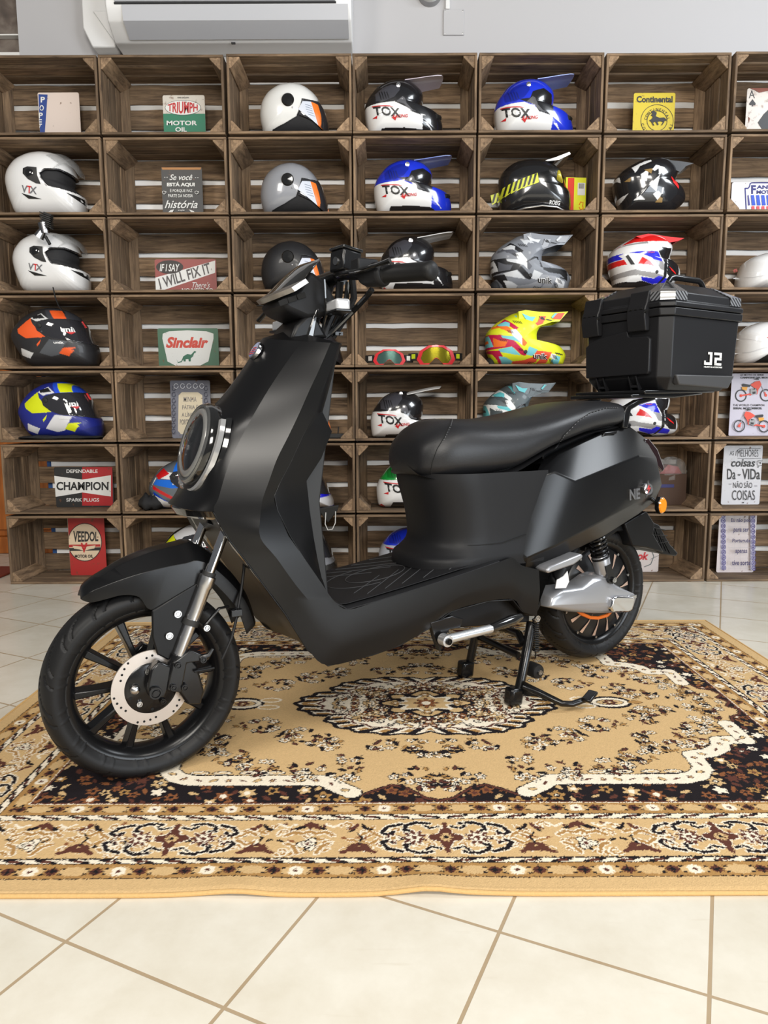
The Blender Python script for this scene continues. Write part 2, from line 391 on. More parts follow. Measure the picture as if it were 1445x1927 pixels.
CR_X = [-1.527, -0.970, -0.411, 0.144, 0.701, 1.2625, 1.824]
CR_Z = [2.041, 1.7015, 1.3615, 1.021, 0.681, 0.3405, 0.0]
inside = [
 ['the blue lettered sign', 'the green oil sign', 'the white jet helmet', 'the black and white motocross helmet', 'the topmost blue motocross helmet', 'the yellow horse sign', 'the ace sign'],
 ['the upper white full-face helmet', 'the black quote sign', 'the silver jet helmet', 'a blue motocross helmet', 'the black goggled helmet', 'the black and gold helmet', 'the blue and red striped sign'],
 ['the lower white full-face helmet', 'the red FIX IT sign', 'the matte black jet helmet', 'a black motocross helmet', 'the grey camouflage helmet', 'the red and blue helmet', 'the upper white half helmet'],
 ['the orange full-face helmet', 'the green dinosaur sign', 'a mostly hidden white helmet', 'two pairs of goggles', 'the yellow motocross helmet', 'nothing visible', 'the lower white half helmet'],
 ['the blue and yellow full-face helmet', 'the ornamental cream sign', 'an orange stickered helmet', 'a black and white helmet', 'the teal motocross helmet', 'the lower red and blue helmet', 'the motorbike poster'],
 ['the spark plug sign', 'the tricolour full-face helmet', 'a bright blue full-face helmet', 'the green motocross helmet', 'nothing visible behind the seat', 'a clear bag', 'the white lettered sign'],
 ['the red VEEDOL sign', 'the black and yellow helmet', 'a silver full-face helmet', 'a half-hidden blue helmet', 'nothing visible behind the scooter body', 'the red script sign', 'the tile pattern sign']]
ROWN = ['top row', 'second row', 'third row', 'fourth row', 'fifth row', 'sixth row', 'bottom row']
protos = []
for sd in range(5):
    ch = crate_kind(sd*7+3); protos.append(ch)
_used = set(); RC = random.Random(5)
for r in range(7):
    for c in range(7):
        k = RC.randrange(5)
        e = thing('wooden_crate', 'wooden crate in the %s, holding %s' % (ROWN[r], inside[r][c]), 'crate',
                  (CR_X[c]+(RC.random()-.5)*.005, 3.41+(RC.random()-.5)*.012, CR_Z[r]+.0005), (RC.random()-.5)*.012, 'stacked wooden crates')
        for o in protos[k]:
            if k in _used:
                o2 = o.copy(); COL.objects.link(o2); o2.parent = e
            else: o.parent = e
        _used.add(k)
for k in range(5):
    if k not in _used:
        for o in protos[k]: bpy.data.objects.remove(o)

# ------------------------------------------------------------------ the rug (woven pattern computed on a grid, mirrored about both axes)
RGX, RGY, RX, RY = 0.115, 1.924, 1.131, 0.806
def rug():
    px = 0.0022
    nx, ny = int(RX/px)+1, int(RY/px)+1
    TAN, CRM, GLD, BRN, BLK = [np.array(s2l(*c)) for c in ((206, 173, 124), (238, 226, 204), (170, 130, 78), (92, 54, 44), (30, 25, 28))]
    MID = np.array(s2l(134, 84, 52))
    xs = np.arange(nx)*px; ys = np.arange(ny)*px
    A = np.zeros((ny, nx, 3)); A[:] = TAN
    X, Y = np.meshgrid(xs, ys)
    rn = random.Random(11)
    def region(cx, cy, R):
        i0, i1 = max(int((cx-R)/px), 0), min(int((cx+R)/px)+2, nx); j0, j1 = max(int((cy-R)/px), 0), min(int((cy+R)/px)+2, ny)
        if i1 <= i0 or j1 <= j0: return None
        s = (slice(j0, j1), slice(i0, i1)); return s, X[s]-cx, Y[s]-cy
    def flower(cx, cy, R, n=5, col=CRM, out=BLK, cen=MID, ph=0.0, ow=.35):
        g = region(cx, cy, R*1.25)
        if g is None: return
        s, dx, dy = g; r = np.hypot(dx, dy); th = np.arctan2(dy, dx)+ph
        rr = R*(.78+.22*np.cos(n*th))
        if out is not None: A[s][r < rr+px*.9] = out
        A[s][r < rr-px*.3] = col
        A[s][r < R*ow] = cen
        if R > .018: A[s][r < R*ow*.45] = CRM
    def leaf(cx, cy, L, W, ang, col=BRN, out=BLK):
        g = region(cx, cy, L)
        if g is None: return
        s, dx, dy = g; u = dx*math.cos(ang)+dy*math.sin(ang); v = -dx*math.sin(ang)+dy*math.cos(ang)
        q = np.clip(1-(u/L)**2, 0, 1)
        if out is not None: A[s][(np.abs(v) < W*q+px*.7) & (np.abs(u) < L)] = out
        A[s][(np.abs(v) < W*q-px*.2) & (np.abs(u) < L*.95)] = col
    def stroke(pts, w, col, out=None, ow=None):
        pts = [np.array(p, float) for p in pts]
        lo = np.min(pts, 0)-w-.01; hi = np.max(pts, 0)+w+.01
        c = (lo+hi)/2; R = max(hi-lo)/2
        g = region(c[0], c[1], R)
        if g is None: return
        s, dx, dy = g; D = np.full(dx.shape, 9.0); x = dx+c[0]; y = dy+c[1]
        for a, b in zip(pts[:-1], pts[1:]):
            d = b-a; t = np.clip(((x-a[0])*d[0]+(y-a[1])*d[1])/(d@d+1e-9), 0, 1)
            D = np.minimum(D, np.hypot(x-a[0]-t*d[0], y-a[1]-t*d[1]))
        if out is not None: A[s][D < w+(ow or px*1.2)] = out
        A[s][D < w] = col
    def arc(cx, cy, r, a0, a1, n=10, ry=None): return [(cx+r*math.cos(a0+(a1-a0)*i/n), cy+(ry or r)*math.sin(a0+(a1-a0)*i/n)) for i in range(n+1)]
    def scroll(cx, cy, R, a, hand, w, col, out):
        p = [(cx+R*(1-.065*i)*math.cos(a+hand*i*.42), cy+R*(1-.065*i)*math.sin(a+hand*i*.42)) for i in range(12)]
        stroke(p, w, col, out)
    # --- dark outer field with flowers
    fx, fy = RX-.286, RY-.286
    field = (X < fx) & (Y < fy)
    A[field] = BLK
    pts = []
    for _ in range(2600):
        x, y = rn.uniform(0, fx), rn.uniform(0, fy)
        R = rn.choice((.009, .011, .014, .017, .021))
        if all((x-a)**2+(y-b)**2 > (R*.82+c*.82)**2 for a, b, c in pts): pts.append((x, y, R))
    for x, y, R in pts:
        if R < .013:
            leaf(x, y, R*1.3, R*.55, rn.uniform(0, PI), [MID, TAN, BRN][rn.randrange(3)], None)
        else:
            flower(x, y, R, rn.choice((5, 6)), [TAN, TAN, BRN, CRM, MID, MID, GLD][rn.randrange(7)], None, [BRN, BLK, CRM][rn.randrange(3)], rn.uniform(0, 6))
    # --- tan centre: polygon limited by the ribbon
    inner = [(0, .0), (0, .515), (.03, .505), (.07, .462), (.10, .450), (.135, .470), (.165, .492), (.186, .470), (.205, .455), (.24, .437), (.26, .424), (.54, .424), (.575, .415), (.605, .385), (.612, .345), (.61, .315), (.66, .300), (.695, .275), (.705, .235), (.765, .235), (.765, .13), (.79, .13), (.80, .10), (.83, .085), (.845, .05), (.82, .03), (.842, 0)]
    def inpoly(poly):
        M = np.zeros(X.shape, bool)
        for (x0, y0), (x1, y1) in zip(poly, poly[1:]+poly[:1]):
            c = ((y0 > Y) != (y1 > Y)); xi = (x1-x0)*(Y-y0)/((y1-y0) or 1e-9)+x0
            M ^= c & (X < xi)
        return M
    M = inpoly(inner); A[M] = TAN
    bd = inner[1:]
    stroke(bd, .0032, BRN, BLK)
    rib = [(.186, .480), (.215, .458), (.25, .428), (.54, .426), (.578, .412), (.603, .380), (.606, .340), (.604, .318), (.655, .303), (.69, .278), (.703, .240), (.768, .236)]
    stroke(rib, .024, BRN); stroke(rib, .021, CRM, BLK, .0030); rib2 = [(.768, .24), (.768, .145)]
    stroke(rib2, .024, BRN); stroke(rib2, .021, CRM, BLK, .0030)
    for r_ in (rib, rib2):
        L = 0
        for (a, b) in zip(r_[:-1], r_[1:]):
            d = math.hypot(b[0]-a[0], b[1]-a[1]); n = max(1, int(d/.03)); an = math.atan2(b[1]-a[1], b[0]-a[0])
            for i in range(n):
                t = (i+.5)/n; x, y = a[0]+(b[0]-a[0])*t, a[1]+(b[1]-a[1])*t; L += 1
                if L % 3 == 0: flower(x, y, .009, 5, BRN, None, TAN, an)
                elif L % 3 == 1: leaf(x, y, .011, .005, an+.6, TAN, BLK)
                else: leaf(x, y, .012, .0035, an-.4, BRN, None)
    # --- sprays of flowers in the centre
    def spray(cx, cy, R, n, dark=BLK, light=CRM):
        for i in range(n):
            a = rn.uniform(0, 2*PI); r = R*math.sqrt(rn.random()); x, y = cx+r*math.cos(a), cy+r*.8*math.sin(a)
            stroke([(x, y), (x+.014*math.cos(a+.9), y+.014*math.sin(a+.9))], .0010, dark)
            if i % 3 == 0: flower(x, y, rn.uniform(.009, .014), 5, light, dark, GLD, rn.uniform(0, 6))
            else: leaf(x, y, rn.uniform(.008, .014), .0045, rn.uniform(0, PI), [BRN, GLD, dark][rn.randrange(3)], dark)
    for cx, cy, R, n in ((.33, .21, .055, 22), (.25, .24, .05, 18), (.44, .15, .06, 26), (.56, .10, .05, 20), (.60, .06, .05, 18), (.53, .20, .035, 8), (.12, .255, .04, 14), (.02, .27, .06, 24), (.47, .33, .06, 26), (.54, .27, .05, 20), (.40, .375, .05, 18), (.30, .385, .05, 16), (.20, .395, .04, 14), (.20, .33, .035, 8),
                        (.04, .42, .06, 24), (.0, .45, .05, 16), (.62, .24, .05, 20), (.68, .17, .06, 26), (.73, .08, .06, 24), (.76, .02, .06, 20), (.66, .04, .03, 7)):
        spray(cx, cy, R, n)
    for x in (.30, .36, .42, .48, .53): stroke(arc(x, .393, .022, 0, 2*PI, 14, .008), .0013, BLK, None); stroke(arc(x, .393, .018, 0, 2*PI, 14, .005), .0016, CRM)
    # --- medallion
    th = np.arctan2(Y/.205, X/.345); r = np.hypot(X/.345, Y/.205)
    lob = .88+.14*np.abs(np.cos(3*th+.0))**.7+.018*np.cos(30*th)
    A[r < lob+.035] = BLK; A[r < lob-.010] = CRM
    A[(r < lob-.010) & (r > lob-.15) & (np.cos(38*th+16*r) > .25)] = BLK
    A[(r < lob-.03) & (r > lob-.13) & (np.cos(38*th+16*r+2.4) > .5)] = GLD
    A[(np.abs(r-(lob-.17)) < .014)] = BRN
    for k in range(150):
        a = rn.uniform(0, PI/2); q = rn.uniform(.34, .76); x, y = .345*q*math.cos(a), .205*q*math.sin(a)
        if k % 3 == 0: scroll(x, y, rn.uniform(.010, .020), rn.uniform(0, 6), rn.choice((-1, 1)), .0016, BLK, None)
        elif k % 3 == 1: leaf(x, y, rn.uniform(.008, .015), .005, rn.uniform(0, PI), [MID, TAN, BRN][rn.randrange(3)], BLK)
        else: flower(x, y, rn.uniform(.008, .013), 5, [MID, TAN, GLD][rn.randrange(3)], BLK, CRM, rn.uniform(0, 6))
    r2 = np.hypot(X/.125, Y/.088); l2 = .9+.12*np.cos(8*th)
    A[r2 < l2+.08] = BLK; A[r2 < l2-.04] = TAN; A[(r2 < .72+.1*np.cos(12*th))] = BLK; A[(r2 < .62+.12*np.cos(8*th))] = CRM
    A[(r2 < .5+.08*np.cos(8*th))] = TAN; flower(0, 0, .034, 8, MID, BLK, CRM)
    for x in (.085, .0): flower(x, .0 if x else .06, .015, 6, GLD, BLK, CRM)
    for cx, sg in ((.51, 1),):
        stroke(arc(cx, .0, .055, 0, 2*PI, 24, .038), .006, BLK); stroke(arc(cx, 0, .045, 0, 2*PI, 20, .026), .006, CRM, BLK)
        stroke(arc(cx-.075, .025, .028, 0, 2*PI, 16, .014), .003, CRM); flower(cx, 0, .02, 6, BRN, BLK, GLD)
        leaf(cx+.07, 0, .022, .012, 0, GLD, BLK)
    # --- borders
    ex, ey = RX-X, RY-Y; D = np.minimum(ex, ey); side = ex < ey     # side: the band running along y
    S = np.where(side, Y, X)                                        # position along the band
    def band(a, b): return (D >= a) & (D < b)
    A[D < .286] = TAN
    for lo, hi in ((.041, .080), (.242, .283)):
        m_ = band(lo, hi); A[m_] = GLD
        c = (lo+hi)/2
        A[m_ & ((D-c)**2/(.013**2)+((np.mod(S, .078)-.039)/.026)**2 < 1)] = TAN
        A[m_ & ((D-c)**2/(.010**2)+((np.mod(S+.039, .078)-.039)/.011)**2 < 1)] = BRN
        st = np.abs(np.mod(S+.039, .078)-.039); A[m_ & (st*np.abs(D-c) < .000010) & (st < .015) & (np.abs(D-c) < .013)] = BLK
        f = np.hypot(np.mod(S, .156)-.078-.039*0, D-c); A[m_ & (np.hypot(np.mod(S, .156)-.117, D-c) < .013)] = CRM
        A[m_ & (np.hypot(np.mod(S, .156)-.117, D-c) < .0045)] = BRN
        sx = np.mod(S, .078); A[m_ & (np.abs(np.abs(sx-.039)-.022) < .004) & (np.abs(np.abs(D-c)-.008) < .0025)] = BLK
    for lo, hi in ((.080, .098), (.222, .242)):
        m_ = band(lo, hi); c = (lo+hi)/2; A[m_] = CRM
        z = np.mod(S, .058)-.029
        A[m_ & (np.abs((D-c)-z*.22) < .0035) & (np.abs(z) < .021)] = BLK
        A[m_ & (np.abs(D-c) < .0035) & (np.abs(z) < .009)] = BRN
        A[band(lo, lo+.0030)] = BLK; A[band(hi-.0030, hi)] = BLK
    A[band(.0385, .0415)] = BLK; A[band(.281, .2835)] = CRM; A[band(.2835, .287)] = BRN
    main = band(.098, .222)
    keep = A.copy()
    for _ in range(230):
        vert = rn.random() < .42; s0 = rn.uniform(0, RY-.1 if vert else RX-.1); t0 = rn.uniform(.108, .212)
        x, y = (RX-t0, s0) if vert else (s0, RY-t0); a = rn.uniform(0, PI)
        if _ % 3 == 0: scroll(x, y, rn.uniform(.008, .014), a, rn.choice((-1, 1)), .0024, GLD, CRM)
        elif _ % 3 == 1: leaf(x, y, .014, .0045, a, GLD, CRM)
        else: leaf(x, y, .009, .004, a, [BRN, BLK, MID][rn.randrange(3)], None)
    def motif_A(fn):
        for s1 in (-1, 1):
            for s2 in (-1, 1):
                fn('st', [(s1*.030, s2*.046), (s1*.055, s2*.050), (s1*.075, s2*.040), (s1*.078, s2*.024), (s1*.066, s2*.022)], .0042, BLK, CRM)
                fn('st', [(s1*.085, s2*.044), (s1*.110, s2*.036), (s1*.122, s2*.016), (s1*.108, s2*.008), (s1*.100, s2*.018)], .0042, BLK, CRM)
                fn('st', [(s1*.012, s2*.036), (s1*.030, s2*.030), (s1*.040, s2*.040)], .003, BLK, CRM)
                fn('st', [(s1*.122, s2*.002), (s1*.145, s2*.022), (s1*.160, s2*.010)], .0035, GLD, CRM)
            fn('fl', (s1*.060, 0), .026, 9, BRN, CRM, CRM); fn('fl', (s1*.060, 0), .016, 6, CRM, BRN, BRN)
            fn('fl', (s1*.100, -.002), .014, 7, CRM, BRN, GLD)
        fn('fl', (0, 0), .034, 4, BRN, CRM, TAN); fn('fl', (0, 0), .014, 5, TAN, BRN, BLK)
        fn('lf', (0, .040), .012, .007, 1.57, BRN); fn('lf', (0, -.040), .012, .007, 1.57, BRN)
    def motif_B(fn):
        for a in (-1.2, -.6, 0, .6, 1.2): fn('lf', (.020*math.sin(a), .030+.012*math.cos(a)), .016, .006, PI/2-a, BRN if abs(a) < 1 else BLK)
        fn('st', [(-.045, .008), (-.030, .020), (-.012, .014), (0, .022), (.012, .014), (.030, .020), (.045, .008)], .004, GLD, CRM)
        fn('st', [(-.040, -.018), (-.026, -.026), (-.018, -.048)], .004, GLD, CRM); fn('st', [(.040, -.018), (.026, -.026), (.018, -.048)], .004, GLD, CRM)
        fn('fl', (0, -.020), .021, 3, CRM, BLK, BLK); fn('fl', (0, -.020), .013, 4, CRM, BLK, BRN)
        for s1 in (-1, 1):
            fn('st', [(s1*.095-.030, -.046), (s1*.095-.018, -.040), (s1*.095-.014, -.026), (s1*.095, -.020), (s1*.095+.014, -.026), (s1*.095+.018, -.040), (s1*.095+.030, -.046)], .005, BRN, TAN)
            fn('st', [(s1*.095-.016, -.036), (s1*.095+.016, -.036)], .007, BRN)
            fn('st', [(s1*.095, -.020), (s1*.095-.006, 0), (s1*.095+.004, .014)], .0022, BLK)
            for a in (-1.3, -.5, .4, 1.2): fn('lf', (s1*.095+.017*math.sin(a), .026+.014*math.cos(a)), .012, .005, PI/2-a, [BLK, BRN][int(a > 0)])
            fn('st', [(s1*.060, .048), (s1*.045, .036), (s1*.030, .046)], .003, CRM)
    def place(s0, vertical):
        def fn(kind, *a):
            T = (lambda p: (RX-.160+p[1]*-1*-1*-1, s0+p[0])) if vertical else (lambda p: (s0+p[0], RY-.160-p[1]))
            if kind == 'st': stroke([T(p) for p in a[0]], a[1], a[2], a[3] if len(a) > 3 else None)
            elif kind == 'fl': x, y = T(a[0]); flower(x, y, a[1], a[2], a[3], a[4], a[5], 0 if not vertical else PI/2)
            else:
                x, y = T(a[0]); leaf(x, y, a[1], a[2], a[3] if not vertical else PI/2-a[3], a[4], None)
        return fn
    for k in range(-1, 5):
        (motif_A if k % 2 == 0 else motif_B)(place(k*.26, False))
    for k in range(-1, 4):
        (motif_A if k % 2 == 0 else motif_B)(place(k*.26, True))
    A[~main] = keep[~main]
    cm = main & (np.abs(ex-ey) < .0025); A[cm] = BLK if False else A[cm]
    # assemble the whole rug by mirroring, with a slight weave wobble
    Wn, Hn = 2*nx-1, 2*ny-1
    gx, gy = np.meshgrid(np.arange(Wn)-(nx-1), np.arange(Hn)-(ny-1))
    wob = np.random.RandomState(3)
    qx = np.clip(np.abs(gx+1.1*np.sin(gy*.35)*0+wob.normal(0, .45, gx.shape)).round().astype(int), 0, nx-1)
    qy = np.clip(np.abs(gy+wob.normal(0, .45, gx.shape)).round().astype(int), 0, ny-1)
    full = A[qy, qx]
    full = full*(1+wob.normal(0, .05, (Hn, Wn, 1)))
    full = np.clip(full, 0, 1)
    x = gx*px; y = gy*px
    z = np.full(x.shape, .0070)
    z += .0008*np.sin(x*7+1)*np.sin(y*9)
    ed = np.minimum(RX-np.abs(x), RY-np.abs(y)); z = np.where(ed < .010, .0070-(.010-np.clip(ed, 0, .01))**2*35, z)
    # edge ripples along the front
    rip = .0035*np.exp(-((x-.0)/.09)**2)+.0045*np.exp(-((x+.36)/.05)**2)+.004*np.exp(-((x+.06-.02)/.04)**2)
    z = z+rip*np.exp(-((y+RY)/.05)**2)
    yy = y+.006*np.exp(-((x+.06)/.06)**2)*np.exp(-((y+RY)/.08)**2)+.005*np.exp(-((x+.40)/.07)**2)*np.exp(-((y+RY)/.08)**2)
    n = Wn*Hn
    co = np.stack([x, yy, z], -1).reshape(-1, 3)
    idx = np.arange(n).reshape(Hn, Wn)
    q = np.stack([idx[:-1, :-1], idx[:-1, 1:], idx[1:, 1:], idx[1:, :-1]], -1).reshape(-1, 4)
    me = bpy.data.meshes.new('pile')
    me.vertices.add(n); me.vertices.foreach_set('co', co.astype(np.float32).ravel())
    me.loops.add(q.size); me.loops.foreach_set('vertex_index', q.ravel().astype(np.int32))
    me.polygons.add(len(q)); me.polygons.foreach_set('loop_start', (np.arange(len(q))*4).astype(np.int32))
    me.update(calc_edges=True)
    ca = me.attributes.new('Col', 'FLOAT_COLOR', 'POINT')
    ca.data.foreach_set('color', np.concatenate([full.reshape(-1, 3), np.ones((n, 1))], 1).astype(np.float32).ravel())
    me.polygons.foreach_set('use_smooth', [True]*len(me.polygons))
    me.materials.append(attr_mat('woven_rug_pile', .92, bump=(420, .5, .0025), spec=.15))
    root = thing('area_rug', 'beige, brown and black oriental medallion rug under the scooter', 'rug', (RGX, RGY, 0.0))
    o = bpy.data.objects.new('pile', me); COL.objects.link(o); o.parent = root
    # bound edge
    tanm = mat('tan_binding', s2l(205, 166, 108), .9, bump=(160, .5, .003))
    e = MB()
    def yo(x): return .006*math.exp(-((x+.06)/.06)**2)+.005*math.exp(-((x+.40)/.07)**2)
    def zo(x): return .0035*math.exp(-(x/.09)**2)+.0045*math.exp(-((x+.36)/.05)**2)+.004*math.exp(-((x+.04)/.04)**2)
    path = [(-RX+2*RX*i/90, -RY+yo(-RX+2*RX*i/90), 0.0038+zo(-RX+2*RX*i/90)) for i in range(91)]
    path += [(RX, RY*(-1+2*i/6), 0.0038) for i in range(1, 7)]+[(RX-2*RX*i/8, RY, 0.0038) for i in range(1, 9)]+[(-RX, RY-2*RY*i/6, 0.0038) for i in range(1, 6)]+[(-RX, -RY+.004, 0.0038)]
    e.tube(path, 0.0040, n=10); e.build('binding', tanm, root)
rug()

# ------------------------------------------------------------------ measuring: a sight line meets an upright plane at depth Y
_M = Matrix(((cam.matrix_world[0][0], cam.matrix_world[0][1], cam.matrix_world[0][2]), (cam.matrix_world[1][0], cam.matrix_world[1][1], cam.matrix_world[1][2]), (cam.matrix_world[2][0], cam.matrix_world[2][1], cam.matrix_world[2][2])))
def at(px, py, Y):
    d = _M @ Vector(((px-722.5)/1362.487, -(py-963.5)/1362.487, -1)); t = Y/d.y
    return (d.x*t, 0.8+d.z*t)
CROP = dict(K0=(0, 0, 1), K1=(0, 0, 3.0104), K2=(420, 0, 2.89), K3=(880, 0, 2.5575), K4=(0, 400, 3.1413), K5=(420, 400, 3.0104), K6=(860, 400, 2.47), K7=(0, 800, 3.1413),
            K8=(1000, 780, 3.2472), T2=(170, 90, 5.1607), R2=(1100, 780, 4.1884), C4=(560, 740, 3.0104), Z6=(1150, 420, 9.633), Z7=(900, 560, 8.028), Z8=(280, 850, 8.38),
            A1=(1345, 140, 14.45), A2=(1345, 320, 14.45), A3=(1345, 680, 12.85), H4=(1340, 440, 7.41), H5=(560, 750, 5.507))
class Fr:
    """features noted in one crop of the photo, optionally fitted to another helmet's box, taken to metres about an origin"""
    def __init__(s, crop, Y, org, src=None, dst=None): s.c = CROP[crop]; s.Y = Y; s.o = org; s.src = src; s.dst = dst
    def px(s, p):
        x, y = s.c[0]+p[0]/s.c[2], s.c[1]+p[1]/s.c[2]
        if s.dst:
            a = s.src; b = s.dst
            x = b[0]+(x-a[0])/(a[2]-a[0])*(b[2]-b[0]); y = b[1]+(y-a[1])/(a[3]-a[1])*(b[3]-b[1])
        return x, y
    def m(s, p, Y=None):
        x, z = at(*s.px(p), Y or s.Y); return (x-s.o[0], z-s.o[2])
WHT, BLKc, REDc, BLUc = (.82, .82, .82), (.012, .012, .014), s2l(200, 30, 34), s2l(30, 44, 200)
shell_m = attr_mat('painted_helmet_shell', .22, coat=.8)
matte_m = attr_mat('matte_helmet_shell', .45, coat=.15)
liner_m = mat('black_helmet_lining', (.018, .018, .02), .8, bump=(60, .3, .003))
rub_m = mat('black_rubber_trim', (.012, .012, .012), .55)
dvis_m = mat('smoked_visor', (.03, .03, .035), .06, coat=1.0)
clear_m = mat('clear_visor', (.42, .43, .43), .04, alpha=.26, coat=1)
chrome_m = mat('bright_metal', (.75, .75, .77), .18, 1.0)

def inpoly(X, Z, poly):
    M = np.zeros(X.shape, bool); n = len(poly)
    for i in range(n):
        x0, z0 = poly[i]; x1, z1 = poly[(i+1) % n]
        c = (z0 > Z) != (z1 > Z)
        M ^= c & (X < (x1-x0)*(Z-z0)/((z1-z0) if z1 != z0 else 1e-9)+x0)
    return M
class Shell:
    """rounded body whose side outline is star shaped about c; half width w"""
    def __init__(s, outline, c, w, na=400, front=None, e=2.5, narrow=0.0):
        s.c = c; s.w = w; a = np.linspace(0, 2*PI, na, endpoint=False)
        P = np.array(outline); n = len(P)
        # smooth the outline a little with Chaikin
        for _ in range(2):
            Q = np.empty((2*len(P), 2)); N = np.roll(P, -1, 0); Q[0::2] = P*.8+N*.2; Q[1::2] = P*.2+N*.8; P = Q
        r = np.zeros(na)
        d = P-np.array(c); N = np.roll(d, -1, 0)
        for i, t in enumerate(a):
            u = np.array([math.cos(t), math.sin(t)]); best = 0
            cr = d[:, 0]*N[:, 1]-d[:, 1]*N[:, 0]
            den = (N-d)[:, 0]*u[1]-(N-d)[:, 1]*u[0]
            den = np.where(np.abs(den) < 1e-9, 1e-9, den)
            k = -(d[:, 0]*u[1]-d[:, 1]*u[0])/den
            hit = (k >= 0) & (k <= 1)
            pt = d+(N-d)*k[:, None]; dist = pt@u
            ok = hit & (dist > 0)
            r[i] = dist[ok].max() if ok.any() else .01
        s.a = a; s.r = r; s.e = e; s.narrow = narrow
        x1 = P[:, 0].max(); s.x1 = x1
    def grid(s, scale=1.0, nb=66, nf=10):
        bs = np.concatenate([-np.linspace(1, 0, nb)*PI/2, (np.linspace(0, 1, nf)[1:])*PI/2])   # near side first
        t = np.cos(bs)[:, None]; sg = np.sign(bs)[:, None]
        x = s.c[0]+scale*s.r*np.cos(s.a)*t; z = s.c[1]+scale*s.r*np.sin(s.a)*t
        y = sg*s.w*scale*np.clip(1-t**s.e, 0, 1)**(1/s.e)*np.ones_like(x)
        if s.narrow:
            k = np.clip((x-s.c[0])/(s.x1-s.c[0]), 0, 1); y = y*(1-s.narrow*k**1.6)
        return x, y, z
    def build(s, name, m, parent, paint=(), base=WHT, region=None, scale=1.0, solid=0, cut=None, nb=66, nf=10):
        x, y, z = s.grid(scale, nb, nf); R, Cc = x.shape
        col = np.zeros((R, Cc, 3)); col[:] = base
        for c_, poly in paint: col[inpoly(x, z, poly)] = c_
        keep = np.ones((R, Cc), bool)
        if region is not None: keep &= inpoly(x, z, region)
        if cut is not None: keep &= ~inpoly(x, z, cut)
        idx = np.arange(R*Cc).reshape(R, Cc); nx = np.roll(idx, -1, 1); kn = np.roll(keep, -1, 1)
        q = np.stack([idx[1:], nx[1:], nx[:-1], idx[:-1]], -1).reshape(-1, 4)
        kk = (keep[:-1] & kn[:-1] & kn[1:] & keep[1:]).reshape(-1)
        q = q[kk]
        used = np.unique(q); mp = -np.ones(R*Cc, int); mp[used] = np.arange(len(used)); q = mp[q]
        co = np.stack([x, y, z], -1).reshape(-1, 3)[used]; cl = col.reshape(-1, 3)[used]
        me = bpy.data.meshes.new(name); me.from_pydata(co.tolist(), [], q.tolist())
        at_ = me.attributes.new('Col', 'FLOAT_COLOR', 'POINT')
        at_.data.foreach_set('color', np.concatenate([cl, np.ones((len(cl), 1))], 1).astype(np.float32).ravel())
        me.materials.append(m); me.polygons.foreach_set('use_smooth', [True]*len(me.polygons)); me.update()
        o = bpy.data.objects.new(name, me); COL.objects.link(o); o.parent = parent
        if solid: md = o.modifiers.new('s', 'SOLIDIFY'); md.thickness = solid; md.offset = -1
        return o
    def side_y(s, x, z, scale=1.0):
        dx, dz = x-s.c[0], z-s.c[1]; d = math.hypot(dx, dz); an = math.atan2(dz, dx) % (2*PI)
        r = float(np.interp(an, np.append(s.a, 2*PI), np.append(s.r, s.r[0])))
        t = min(d/max(r, 1e-4), .999); y = s.w*(1-t**s.e)**(1/s.e)
        if s.narrow: y *= 1-s.narrow*max(0, min(1, (x-s.c[0])/(s.x1-s.c[0])))**1.6
        return -y*scale
def decal(name, sh, fr, body, cxy, wpx, hpx, col, parent, rot=0.0, bold=0.0, shear=0.0, scale=1.0, off=.0022, polys=None, rough=.4):
    """lettering (or flat shapes) wrapped on the near flank of a shell; sizes in crop pixels"""
    m_ = mat('ink_%d_%d_%d' % tuple(int(255*c) for c in col), col, rough)
    Yn = fr.Y-.85*sh.w
    mb = MB()
    if body:
        vs, fs = text_mesh(body, 1.0, bold, shear, width=wpx, height=hpx)
        c_, s_ = math.cos(rot), math.sin(rot)
        pts = [(cxy[0]+v[0]*c_-v[1]*s_, cxy[1]-(v[0]*s_+v[1]*c_)) for v in vs]
    else:
        pts = []; fs = []
        for p in polys: n = len(pts); pts += p; fs.append(tuple(range(n, n+len(p))))
    # cut the flat shape finely so that it follows the curve of the shell
    bm = bmesh.new(); bv = [bm.verts.new((p[0], -p[1], 0)) for p in pts]
    for f in fs:
        try: bm.faces.new([bv[i] for i in f])
        except ValueError: pass
    bmesh.ops.triangulate(bm, faces=bm.faces)
    for _ in range(4):
        long = [e for e in bm.edges if e.calc_length() > 9*(fr.c[2]/3 if fr.c[2] > 3.3 else 1)]
        if not long: break
        bmesh.ops.subdivide_edges(bm, edges=long, cuts=1); bmesh.ops.triangulate(bm, faces=[f for f in bm.faces if len(f.verts) > 3])
    bm.verts.index_update(); pts = [(v.co.x, -v.co.y) for v in bm.verts]; fs = [tuple(v.index for v in f.verts) for f in bm.faces]; bm.free()
    out = []
    for p in pts:
        x, z = fr.m(p, Yn); out.append((x, sh.side_y(x, z, scale)-off, z))
    mb.add(out, fs); return mb.build(name, m_, parent, smooth=False, fix=False)
def on_shell(sh, fr, pts): return [fr.m(p, fr.Y-.85*sh.w) for p in pts]
def shelf_z(row): return CR_Z[row]+TH+.0008

